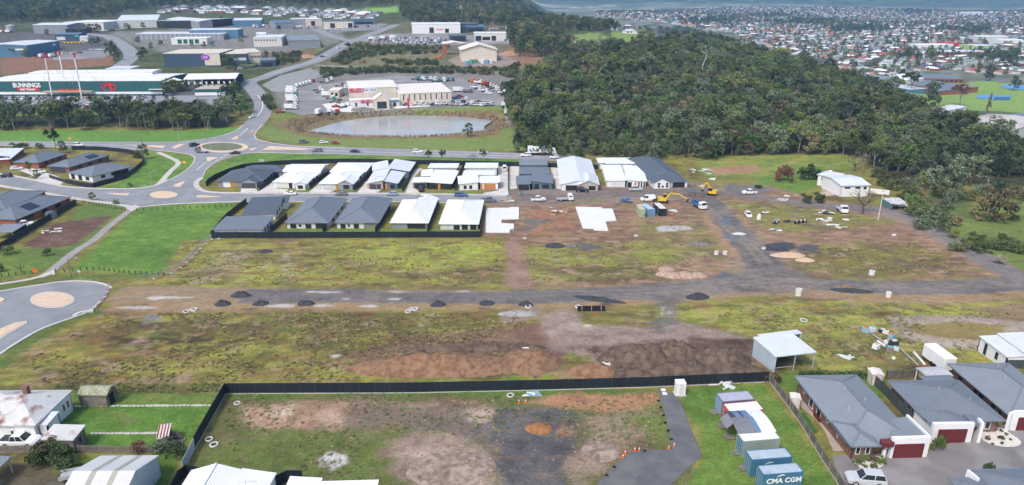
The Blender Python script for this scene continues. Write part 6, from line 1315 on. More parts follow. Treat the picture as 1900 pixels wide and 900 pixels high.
def car(kind, colour, u, v, hd, label, group=None, detail=True, loc=None, extra=None, cat=None):
 cat = cat or {'ute': 'ute', 'van': 'van', 'truck': 'truck', 'cab': 'truck', 'tray': 'truck', 'tipper': 'truck'}.get(kind, 'car')
 p = loc or P(u, v); p = Vector((p[0], p[1], zf(p[0], p[1]) + .1)); rz = math.radians(hd)
 nm = {'truck': 'box_truck', 'cab': 'cab_truck', 'tray': 'tray_truck', 'tipper': 'tip_truck', 'ute': 'ute', 'van': 'van'}.get(kind, 'car')
 pm = PAINT[colour]
 if not detail:
  k = ('far', kind, colour)
  if k not in CM:
   pc = car_pieces(kind); mb = MB(); mats = [pm, M_glass, M_black, M_white]
   for n, q in pc.items():
    if n == 'wheels':
     mb.mi = 2
     for x, y, r in q: mb.tube((x, y - .12, r), (x, y + .12, r), r, n=8)
    elif n in ('headlights', 'tail_lights'): pass
    else: mb.mi = {'windows': 1, 'chassis': 2, 'tray_floor': 2, 'cargo_box': 3}.get(n, 0); mb.add(q.v, q.f)
   CM[k] = mb.mesh(nm, mats)
  o = obj(nm, CM[k]); o.location = p; o.rotation_euler = (0, 0, rz); return tag(o, label, cat, group)
 r = thing(nm, label, cat, p, rz, group)
 k = ('near', kind, colour)
 if k not in CM:
  pc = car_pieces(kind); d = {}
  for n, q in pc.items():
   if n == 'wheels': continue
   d[n] = q.mesh(n, PIECE_MAT.get(n, M_white if n == 'cargo_box' or (n == 'body' and kind == 'tipper') else pm))
  wr = pc['wheels'][0][2]; d['_w'] = pc['wheels']
  d['_tyre'] = MB().tube((0, -.12, 0), (0, .12, 0), wr, n=14).mesh('wheel', M_tyre); d['_rim'] = MB().tube((0, -.13, 0), (0, .13, 0), wr * .62, n=10).mesh('rim', M_steel)
  CM[k] = d
 d = CM[k]
 for n, me in d.items():
  if n[0] != '_': obj({'headlights': 'light_bar', 'tail_lights': 'tail_light_bar'}.get(n, n), me, r)
 for x, y, wr in d['_w']:
  w = obj('wheel', d['_tyre'], r); w.location = (x, y, wr); obj('rim', d['_rim'], w)
 if extra: extra(r)
 return r
# on the main road and roundabout
car('wagon', 'black', 361, 271.5, 60, 'dark wagon entering the big roundabout from the left'); car('tray', 'grey', 375, 283.5, 170, 'dark tray truck circling the big roundabout')
car('sedan', 'black', 436, 286, 190, 'black sedan leaving the big roundabout to the right'); car('wagon', 'grey', 588, 282, 182, 'grey wagon on the main road just right of the roundabout')
car('sedan', 'black', 659, 283, 2, 'black sedan following the main road'); car('wagon', 'grey', 564, 265.5, 20, 'dark wagon parked on the grass verge')
car('hatch', 'white', 601, 266.5, 15, 'white hatchback parked on the grass verge'); car('hatch', 'red', 622.6, 267.5, 10, 'red hatchback parked on the grass verge')
car('wagon', 'white', 775, 284, 0, 'white wagon on the main road behind the pale roofs'); car('sedan', 'white', 895.6, 285, 0, 'white sedan on the main road near the small trees')
car('wagon', 'white', 975.5, 290.5, 180, 'white wagon on the main road before the picture truck'); car('hatch', 'white', 1028, 294, 180, 'white hatchback beneath the picture truck cab')
car('wagon', 'white', 146, 271.5, 0, 'white wagon on the main road at the far left'); car('sedan', 'white', 468, 219, 250, 'white sedan driving down the hill road')
car('van', 'white', 629, 90.5, 235, 'white van on the hill road high above the dealership'); car('sedan', 'dark blue', 598, 106, 30, 'dark car climbing the hill road')
def picture_truck():
 p = P(1006, 287.5); r = thing('semi_trailer_truck', 'white semi trailer truck with painted animals on its side', 'truck', (p.x, p.y, p.z + .1), 0)
 MB().box((-1.5, 0, 1.2), (10.4, 2.5, 2.8)).build('trailer_box', M_white, r)
 b = MB(); cap_sections(b, [(4.4, ring(2.3, .6, 3.2, .95)), (5.8, ring(2.3, .6, 3.1, .93)), (6.3, ring(2.3, .6, 1.9, .96)), (6.5, ring(2.25, .6, 1.3, .96))]); b.build('cab', PAINT['white'], r)
 g = MB(); g.add([(5.86, -1, 2.95), (5.86, 1, 2.95), (6.32, 1.02, 1.9), (6.32, -1.02, 1.9)], [(0, 1, 2, 3)]); g.build('windscreen', M_glass, r)
 MB().box((0, 0, .7), (12, .9, .3)).build('chassis', M_dark, r)
 for i, (x, z, w, h, c) in enumerate(((-5.6, 2.6, .9, .9, (.05, .2, .5)), (-5.0, 2.0, 1.1, .9, (.08, .3, .55)), (-4.2, 3.0, .9, .8, (.2, .1, .05)), (-3.6, 2.2, 1.3, .8, (.3, .18, .1)), (-2.4, 1.9, 1.0, .5, (.3, .32, .34)))):
  MB().box((x, -1.27, z - h / 2), (w, .02, h), top=.7).build('painted_picture', mat('truck_art_%d' % i, c, .5, .3, 3), r)
 for x in (-5.2, -4.0, -2.8, 3.2, 5.6):
  for s in (-1, 1): MB().tube((x, s * 1.0 - .15, .5), (x, s * 1.0 + .15, .5), .5, n=12).build('wheel', M_tyre, r)
picture_truck()
# the street
for a in (('sedan', 'white', 539, 362, 180, 'white sedan parked before the second house of the street'), ('sedan', 'grey', 633, 363, 180, 'grey sedan parked before the grey gabled white house'), ('hatch', 'light blue', 727, 363, 180, 'light blue hatchback parked before the tilted roofs'), ('wagon', 'white', 792, 371, 0, 'white wagon half hidden behind the white gabled roof'), ('wagon', 'blue', 855.5, 365, 0, 'blue wagon parked before the timber door house'), ('ute', 'grey', 907, 375, 0, 'dark ute parked where the sealed street ends'), ('wagon', 'black', 781, 354, 100, 'dark wagon nosing into the black fronted house garage'), ('van', 'white', 936, 316, 95, 'white van at the top of the long concrete drive'),
  ('wagon', 'black', 1080, 356, 0, 'black wagon parked before the big pale gable house'), ('ute', 'silver', 1179, 354, 0, 'silver ute parked before the bright white house'), ('hatch', 'blue', 1162, 375, 340, 'blue hatchback with its boot open on the earth road'), ('van', 'white', 1202, 373, 185, 'white work van left of the long armed excavator'), ('ute', 'white', 1390, 360, 185, 'white ute on the gravel pad beside a dark trailer'), ('hatch', 'white', 1388, 402, 265, 'white hatchback parked on the weeds by the pipe racks'), ('tray', 'white', 1561, 393, 265, 'white tray truck parked near the bare tree'), ('wagon', 'white', 1668, 384, 180, 'white wagon under the rusty carport'),
  ('ute', 'white', 999, 373, 5, 'white ute with loaded tray on the earth road'), ('tray', 'white', 1048, 373, 5, 'white tray truck on the earth road'), ('tipper', 'blue', 1296, 386, 290, 'tip truck with white cab and blue tray beside the excavator'),
  ('sedan', 'white', 32, 315, 20, 'white sedan on the drive of the solar roof house'), ('hatch', 'white', 76, 321, 15, 'white hatchback on the drive of the brick house with solar'), ('wagon', 'black', 11, 329, 185, 'black wagon parked on the street at the left edge'), ('ute', 'white', 46, 420, 25, 'white ute beside the long red brick house'),
  ('ute', 'white', 40, 826, 0, 'white ute parked beside the weatherboard cottage'), ('wagon', 'silver', 1604, 897, 172, 'silver wagon on the court at the bottom edge')): car(*a)
def trailer(u, v, rz, label, m=M_dark):
 p = P(u, v); r = thing('trailer', label, 'trailer', (p.x, p.y, p.z), math.radians(rz))
 MB().box((0, 0, .5), (2.6, 1.6, .1)).build('bed', m, r)
 for s in (-1, 1): MB().box((0, s * .8, .55), (2.6, .06, .5)).build('side_board', m, r); MB().tube((0, s * .95 - .1, .32), (0, s * .95 + .1, .32), .32, n=12).build('wheel', M_tyre, r)
 MB().bar((1.3, 0, .5), (2.4, 0, .45), .1).build('drawbar', M_steel, r)
trailer(1407, 349, 5, 'dark box trailer beside the white ute on the gravel pad'); trailer(134, 888, 20, 'grey box trailer behind the pale gable shed', M_steel); trailer(1212, 373, 180, 'dark trailer hitched behind the white work van')
def excavator(u, v, rz, label, reach):
 p = P(u, v); r = thing('excavator', label, 'excavator', p, math.radians(rz)); Y = M_yellow
 for s in (-1, 1):
  b = MB(); b.add([(x, s * 1.0 + e, z) for e in (-.28, .28) for x, z in ((-1.6, .3), (-1.3, 0), (1.3, 0), (1.6, .3), (1.4, .7), (-1.4, .7))], [(0, 1, 2, 3, 4, 5), (11, 10, 9, 8, 7, 6)] + [(i, (i + 1) % 6, 6 + (i + 1) % 6, 6 + i) for i in range(6)]); b.build('track', M_black, r)
 b = MB(); b.box((-.5, 0, .85), (2.9, 2.3, .95), top=.94); b.box((-1.5, 0, 1.7), (1.1, 2.2, .35)); b.build('body', Y, r)
 c = MB(); c.box((.45, .65, 1.75), (1.3, .95, 1.2), top=.88); cb = c.build('cab', M_glass, r); MB().box((.45, .65, 2.94), (1.25, .95, .08)).build('cab_roof', Y, cb)
 pts = [(0.6, 1.5)] + reach
 for i, (n, w) in enumerate((('boom', .5), ('boom_tip', .42), ('stick', .34))):
  a, q = pts[i], pts[i + 1]; MB().bar((a[0], -.2, a[1]), (q[0], -.2, q[1]), .3, w).build(n, Y, r)
 e = pts[3]; b = MB(); b.add([(e[0] + x, -.2 + y, e[1] + z) for y in (-.55, .55) for x, z in ((-.2, .15), (.35, .1), (.4, -.5), (-.1, -.85), (-.55, -.5))], [(0, 1, 2, 3, 4), (9, 8, 7, 6, 5)] + [(i, (i + 1) % 5, 5 + (i + 1) % 5, 5 + i) for i in range(5)]); b.build('bucket', M_dark, r)
excavator(1231, 376, -8, 'yellow excavator stretching its long arm to the right', [(2.2, 3.6), (5.2, 3.4), (8.2, 1.6)]); excavator(1320, 362, 150, 'yellow excavator with folded arm on a dirt heap', [(1.6, 4.0), (2.6, 4.3), (3.4, 1.6)])
# ------------------------------------------------------------------ yards full of vehicles, far away: one mesh each
def far(Z, items, where, group):
 cnt = {}
 for kind, col, x, y, hd in items:
  word = {'ute': 'ute', 'van': 'van', 'truck': 'box truck', 'cab': 'truck', 'tray': 'tray truck', 'tipper': 'tip truck'}.get(kind, 'car'); k = col + ' ' + word
  cnt.setdefault(k, []).append((x, y, kind, hd, col))
 for k, l in cnt.items():
  l.sort()
  for i, (x, y, kind, hd, col) in enumerate(l):
   car(kind, col, *Z(x, y), hd, ('%s %s from left %s' % (ORD[min(i, len(ORD) - 1)], k, where)) if len(l) > 1 else 'only %s %s' % (k, where), group, False)
RC = random.Random(3)
def row(x0, y0, x1, y1, n, kinds, cols, hd, jit=6):
 out = []
 for i in range(n):
  t = i / max(1, n - 1); out.append((RC.choice(kinds), RC.choice(cols), x0 + (x1 - x0) * t + RC.uniform(-1, 1), y0 + (y1 - y0) * t + RC.uniform(-1, 1), hd + RC.uniform(-jit, jit)))
 return out
MIX = ['white'] * 6 + ['silver', 'grey', 'black', 'red', 'blue']; CARS = ['sedan', 'hatch', 'wagon', 'wagon', 'ute']
far(zB, [('truck', 'white', 232, 632, 0), ('truck', 'white', 228, 652, 0), ('cab', 'teal', 236, 668, 0), ('truck', 'white', 230, 690, 0), ('truck', 'white', 236, 708, 0), ('cab', 'white', 232, 726, 0), ('cab', 'white', 236, 744, 0), ('truck', 'white', 225, 762, 0), ('ute', 'red', 150, 785, 5)], 'in the left column of the dealership yard', 'trucks in the dealership yard')
far(zB, row(255, 610, 365, 578, 6, ['cab', 'tray'], ['white', 'white', 'red', 'white'], 60) + row(455, 575, 490, 560, 2, ['cab'], ['white'], 0), 'in the slanting row of the dealership yard', 'trucks in the dealership yard')
far(zB, [('cab', 'white', 410, 632, 0), ('cab', 'white', 430, 648, 0), ('truck', 'grey', 480, 672, 0), ('cab', 'teal', 548, 700, 180), ('cab', 'white', 500, 690, 0), ('cab', 'grey', 525, 718, 0), ('ute', 'red', 540, 748, 0), ('cab', 'white', 580, 752, 80), ('cab', 'white', 610, 745, 80), ('truck', 'white', 420, 795, 85), ('cab', 'white', 485, 790, 85), ('cab', 'red', 540, 795, 80)], 'on the forecourt left of the dealership', 'trucks in the dealership yard')
far(zB, row(1010, 722, 1600, 738, 18, ['ute', 'wagon', 'sedan', 'cab'], ['white'] * 4 + ['silver', 'white', 'grey'], 20), 'in the front row before the dealership wing', 'vehicles before the dealership wing')
far(zB, row(1245, 712, 1460, 706, 7, ['ute', 'sedan', 'cab'], ['white', 'white', 'silver', 'blue'], 20) + [('ute', 'red', 1395, 678, 30), ('ute', 'blue', 1375, 690, 30)], 'in the second row before the dealership wing', 'vehicles before the dealership wing')
far(zB, row(1030, 736, 1330, 728, 9, ['ute', 'sedan', 'cab'], ['white', 'white', 'silver', 'white', 'blue'], 20) + row(1400, 716, 1600, 722, 7, ['ute', 'wagon'], ['white', 'silver', 'black', 'white'], 20), 'in the middle row before the dealership wing', 'vehicles before the dealership wing')
far(zB, row(1090, 556, 1330, 566, 9, ['cab', 'tray', 'ute'], ['white', 'teal', 'white', 'blue', 'orange'], 20) + row(1500, 612, 1600, 655, 5, ['cab', 'ute'], ['white'], 330) + row(560, 600, 600, 640, 3, ['cab'], ['white', 'grey'], 10), 'along the back fence of the dealership yard', 'vehicles behind the dealership')
far(zB, [('truck', 'white', 1390, 640, 0), ('tray', 'white', 1250, 615, 0), ('tray', 'grey', 1200, 600, 10), ('cab', 'blue', 1190, 585, 20), ('cab', 'white', 1270, 572, 10), ('cab', 'teal', 1235, 572, 20), ('cab', 'white', 1130, 562, 20), ('tipper', 'grey', 1455, 645, 0)], 'behind the dealership wing', 'vehicles behind the dealership')
far(zB, row(1480, 570, 1600, 602, 6, ['cab', 'tipper'], ['orange', 'red', 'white', 'cream'], 330) + row(1615, 612, 1770, 695, 9, ['tray', 'cab', 'ute'], ['white', 'white', 'teal', 'silver'], 340) + [('cab', 'white', 1700, 745, 90), ('cab', 'white', 1725, 775, 90), ('cab', 'white', 1748, 748, 90), ('cab', 'white', 1722, 800, 90)], 'round the right end of the dealership yard', 'vehicles round the end of the dealership yard')
far(zB, row(770, 295, 1290, 300, 17, CARS + ['cab'], MIX + ['light blue'], 70, 20) + row(780, 282, 1300, 284, 17, CARS + ['cab'], MIX, 70, 20) + row(820, 268, 1260, 270, 12, CARS + ['tray'], MIX, 70, 20) + [('truck', 'red', 870, 272, 0), ('truck', 'white', 790, 278, 0), ('truck', 'white', 935, 266, 0)], 'in the crowded yard below the white warehouse', 'vehicles in the crowded yard')
far(zB, row(490, 212, 690, 210, 9, CARS + ['truck'], MIX + ['red'], 60, 20) + row(560, 196, 840, 186, 12, CARS, MIX + ['blue'], 60, 20), 'before the two cream workshops', 'vehicles before the cream workshops')
far(zB, row(5, 190, 100, 192, 6, CARS, MIX, 60, 20) + row(250, 198, 390, 194, 9, CARS + ['truck'], MIX + ['blue'], 60, 20), 'beside the slate blue shed', 'vehicles beside the slate blue shed')
far(zB, row(1590, 205, 1800, 200, 10, CARS, MIX, 60, 20) + row(1720, 285, 1800, 292, 5, CARS, ['white', 'grey', 'black'], 60, 20) + [('wagon', 'white', 1770, 455, 20), ('tray', 'blue', 1210, 445, 20), ('tipper', 'orange', 1250, 410, 10), ('tray', 'red', 720, 440, 10)], 'near the bush edge works', 'vehicles near the bush edge')
far(zA, row(0, 692, 260, 690, 7, CARS, MIX, 80) + row(300, 688, 620, 690, 6, CARS, MIX, 80) + row(750, 690, 1000, 685, 6, CARS, MIX, 80) + row(0, 748, 240, 744, 6, CARS, MIX, 80) + row(560, 738, 700, 728, 3, CARS, MIX, 80) + row(880, 706, 1050, 725, 3, CARS, MIX + ['blue'], 80) + row(0, 775, 40, 775, 2, CARS, MIX, 80) + row(320, 742, 540, 746, 5, CARS, MIX, 80) + [('wagon', 'blue', 1180, 666, 10), ('hatch', 'red', 610, 748, 10)], 'in the hardware store car park', 'cars in the hardware store car park')
far(zA, row(265, 400, 370, 398, 4, ['cab', 'truck'], ['white', 'light blue', 'teal'], 80) + row(390, 375, 560, 372, 7, CARS, MIX, 70) + row(640, 352, 720, 350, 4, CARS, ['white', 'black', 'silver'], 10), 'beside the blue sheet warehouse', 'vehicles beside the blue warehouse')
far(zA, row(1640, 486, 1850, 458, 8, CARS, ['blue', 'red', 'red', 'grey', 'white', 'black'], 60), 'before the navy and cream showroom', 'cars before the showroom')
far(zA, row(730, 218, 890, 205, 8, CARS + ['truck'], ['white', 'white', 'silver', 'red'], 60) + row(510, 205, 560, 205, 3, CARS, MIX, 60) + row(1130, 300, 1180, 298, 3, CARS, MIX, 60) + row(1780, 190, 1870, 186, 5, ['truck', 'van', 'ute'], ['white'], 60) + row(1560, 165, 1640, 170, 4, CARS, MIX, 60), 'among the upper left warehouses', 'vehicles among the upper warehouses')
for i, x in enumerate((440, 465, 490, 515, 540, 570)):
 q = P(*zA(x, 303)); r_ = thing('road_roller', 'small yellow machine, %s from the left before the navy shed' % ORD[i], 'machine', q, group='yellow machines before the navy shed'); MB().tube((0, -1, .7), (0, 1, .7), .7, n=12).build('drum', M_dark, r_); MB().box((1.8, 0, .6), (2.6, 1.8, 1.3), top=.9).build('body', M_yellow, r_); MB().box((1.3, 0, 1.9), (1.3, 1.4, 1.0), top=.85).build('cab', M_glass, r_)
for i, x in enumerate((10, 62)):
 car('truck', 'red', *zA(x, 228), 0, 'red trailer truck, %s beside the round tank' % ('left one' if i == 0 else 'right one'), 'red trucks by the tank', False)
# ------------------------------------------------------------------ trees
def proj(x, y, z):
 zc = y * CT - (z - CAM_H) * ST; return CX + F_PX * x / zc, CY + F_PX * (-(z - CAM_H) * CT - y * ST) / zc
def in_poly(poly, x, y):
 c = False; n = len(poly)
 for i in range(n):
  x0, y0 = poly[i]; x1, y1 = poly[(i + 1) % n]
  if (y0 > y) != (y1 > y) and x < (x1 - x0) * (y - y0) / (y1 - y0) + x0: c = not c
 return c
def leaf_mat(name, col, var=.35):
 m = bpy.data.materials.new(name); m.use_nodes = True; t = m.node_tree; N = t.nodes; L = t.links; b = N['Principled BSDF']
 b.inputs['Roughness'].default_value = .85; b.inputs['Specular IOR Level'].default_value = .08
 oi = N.new('ShaderNodeObjectInfo'); tc = N.new('ShaderNodeTexCoord'); nz = N.new('ShaderNodeTexNoise'); nz.inputs['Scale'].default_value = .8; nz.inputs['Detail'].default_value = 3
 L.new(tc.outputs['Object'], nz.inputs['Vector'])
 mr = N.new('ShaderNodeMapRange'); mr.inputs[1].default_value = .3; mr.inputs[2].default_value = .7; mr.inputs[3].default_value = 1 - var; mr.inputs[4].default_value = 1 + var; L.new(nz.outputs[0], mr.inputs[0])
 r2 = N.new('ShaderNodeMapRange'); r2.inputs[3].default_value = .6; r2.inputs[4].default_value = 1.5; L.new(oi.outputs['Random'], r2.inputs[0])
 mu = N.new('ShaderNodeMath'); mu.operation = 'MULTIPLY'; L.new(mr.outputs[0], mu.inputs[0]); L.new(r2.outputs[0], mu.inputs[1])
 mx = N.new('ShaderNodeMixRGB'); mx.blend_type = 'MULTIPLY'; mx.inputs[0].default_value = 1; mx.inputs[1].default_value = (*col, 1); L.new(mu.outputs[0], mx.inputs[2])
 L.new(mx.outputs[0], b.inputs['Base Color']); return m
LF = {n: leaf_mat('leaves_' + n, tuple(q * w for q, w in zip(c, (1.14, 1.2, 1.0)))) for n, c in dict(dark=(.060, .082, .045), olive=(.112, .128, .056), grey=(.108, .128, .092), green=(.085, .135, .050), pale=(.14, .16, .11), brown=(.145, .122, .08), bronze=(.125, .062, .05), pine=(.040, .062, .042), lime=(.13, .185, .055), twig=(.20, .175, .165)).items()}
M_bark = mat('grey_bark', (.22, .20, .175), .9, .25, 1.5, bump=.03); M_bark_w = mat('white_bark', (.50, .47, .43), .85, .2, 1, bump=.02); M_bark_d = mat('dark_bark', (.10, .085, .07), .95, .25, 1.5, bump=.03)
def limb(mb, p, q, r0, r1, rnd, n=5, segs=3):
 p = Vector(p); q = Vector(q); a = p; ra = r0
 for i in range(segs):
  t = (i + 1) / segs; b = p.lerp(q, t) + Vector((rnd.uniform(-1, 1), rnd.uniform(-1, 1), 0)) * (q - p).length * .05 * (t < 1); rb = r0 + (r1 - r0) * t
  mb.tube(a, b, ra, rb, n, cap=False); a = b; ra = rb
def make_tree(kind, seed, H):
 """returns (trunk builder, crown builder), height about H"""
 rnd = random.Random(seed); tb = MB(); cb = MB(); tips = []
 def leaf(c, s):
  a = Vector((rnd.gauss(0, 1), rnd.gauss(0, 1), rnd.gauss(0, 1))).normalized(); b_ = a.cross(Vector((rnd.gauss(0, 1), rnd.gauss(0, 1), rnd.gauss(0, 1)))).normalized(); a = a * s * rnd.uniform(.6, 1.1); b_ = b_ * s * rnd.uniform(.4, .8)
  cb.add([c - a, c - b_ * .8, c + a, c + b_], [(0, 1, 2, 3)])
 def clump(c, r, n, s, flat=.75):
  for _ in range(n):
   d = Vector((rnd.gauss(0, 1), rnd.gauss(0, 1), rnd.gauss(0, 1))).normalized() * r * rnd.random() ** .35; d.z *= flat; leaf(c + d, s)
 if kind == 'gum':
  th = H * rnd.uniform(.42, .52); limb(tb, (0, 0, -.5), (rnd.uniform(-.4, .4), rnd.uniform(-.4, .4), th), H * .028, H * .018, rnd, 6)
  for i in range(7):
   an = i * 2.4 + rnd.uniform(-.5, .5); rr = H * rnd.uniform(.16, .33); e = Vector((math.cos(an) * rr, math.sin(an) * rr, H * rnd.uniform(.62, .9))); s0 = Vector((0, 0, th * rnd.uniform(.7, 1))); limb(tb, s0, e, H * .012, H * .004, rnd, 4); tips.append(e)
  tips.append(Vector((0, 0, H * .92)))
  for e in tips:
   for k in range(3): clump(e + Vector((rnd.uniform(-1, 1), rnd.uniform(-1, 1), rnd.uniform(-.5, .5))) * H * .09, H * rnd.uniform(.09, .14), 34, H * .042)
 elif kind == 'bushy':
  th = H * .3; limb(tb, (0, 0, -.5), (0, 0, th * 1.6), H * .03, H * .02, rnd, 6)
  for i in range(5): an = i * 1.3 + rnd.random(); limb(tb, (0, 0, th), (math.cos(an) * H * .22, math.sin(an) * H * .22, H * rnd.uniform(.5, .75)), H * .014, H * .004, rnd, 4)
  for i in range(26):
   an = rnd.uniform(0, 6.28); zz = rnd.uniform(.22, .95); rr = H * .36 * math.sin(math.pi * min(1, zz * .92 + .08)) ** .6 * rnd.uniform(.45, 1.0); clump(Vector((math.cos(an) * rr, math.sin(an) * rr, H * zz)), H * rnd.uniform(.09, .15), 30, H * .045)
 elif kind == 'shrub':
  limb(tb, (0, 0, -.3), (0, 0, H * .5), H * .04, H * .02, rnd, 5, 2)
  for i in range(26):
   an = rnd.uniform(0, 6.28); zz = rnd.uniform(.12, .85); rr = H * .55 * math.cos(zz * 1.25) ** .5 * rnd.uniform(.3, 1); clump(Vector((math.cos(an) * rr, math.sin(an) * rr, H * zz)), H * .17, 32, H * .062)
 elif kind == 'pine':
  limb(tb, (0, 0, -.5), (0, 0, H * .96), H * .025, H * .006, rnd, 6, 4)
  for i in range(46):
   zz = rnd.uniform(.12, 1.0); an = rnd.uniform(0, 6.28); rr = H * .24 * (1.08 - zz) ** .8 * rnd.uniform(.4, 1.1); clump(Vector((math.cos(an) * rr, math.sin(an) * rr, H * zz - rr * .2)), H * .07 * (1.25 - zz * .6), 22, H * .035, .5)
 elif kind == 'bare':
  limb(tb, (0, 0, -.3), (rnd.uniform(-.2, .2), 0, H * .4), H * .04, H * .03, rnd, 6)
  def br(p, d, L, r, dep):
   q = p + d * L; tb.tube(p, q, r, r * .6, 4, cap=False)
   if dep == 0: return
   for _ in range(3): br(q if rnd.random() < .6 else p.lerp(q, .6), (d + Vector((rnd.uniform(-.8, .8), rnd.uniform(-.8, .8), rnd.uniform(-.25, .5)))).normalized(), L * .72, r * .58, dep - 1)
  for i in range(5): an = i * 1.26; br(Vector((0, 0, H * .3)), Vector((math.cos(an) * .7, math.sin(an) * .7, .7)).normalized(), H * .3, H * .018, 3)
  for i in range(20): clump(Vector((rnd.gauss(0, .2) * H, rnd.gauss(0, .2) * H, H * rnd.uniform(.5, .95))), H * .1, 8, H * .02)
 elif kind == 'dead':
  limb(tb, (0, 0, -.5), (rnd.uniform(-.5, .5), 0, H), H * .025, H * .01, rnd, 6)
  for i in range(5): an = rnd.uniform(0, 6.28); z0 = H * rnd.uniform(.5, .9); limb(tb, (0, 0, z0), (math.cos(an) * H * .2, math.sin(an) * H * .2, z0 + H * .16), H * .01, H * .004, rnd, 4, 2)
  for i in range(5): clump(Vector((rnd.gauss(0, .13) * H, rnd.gauss(0, .13) * H, H * rnd.uniform(.75, 1))), H * .09, 12, H * .035)
 return tb, cb
PROTO = {}
def tproto(kind, leaf, bark, seed, H):
 k = (kind, leaf, seed)
 if k not in PROTO:
  tb, cb = make_tree(kind, seed, H); PROTO[k] = (tb.mesh('trunk', bark), cb.mesh('crown', LF[leaf]), tb, cb, bark)
 return PROTO[k]
def tree(p, kind, leaf, label, H, seed=0, group=None, name='tree', bark=None, sx=1.0, rz=None):
 bark = bark or (M_bark_d if kind in ('pine', 'shrub', 'bushy', 'bare') else M_bark); tm, cm_, *_ = tproto(kind, leaf, bark, seed, 10.0); s = H / 10.0
 r = thing(name, label, 'shrub' if kind == 'shrub' else 'tree', p, RT.uniform(0, 6.28) if rz is None else rz, group); r.scale = (s * sx, s * sx, s)
 obj('trunk', tm, r); obj('crown', cm_, r); return r
RT = random.Random(21)
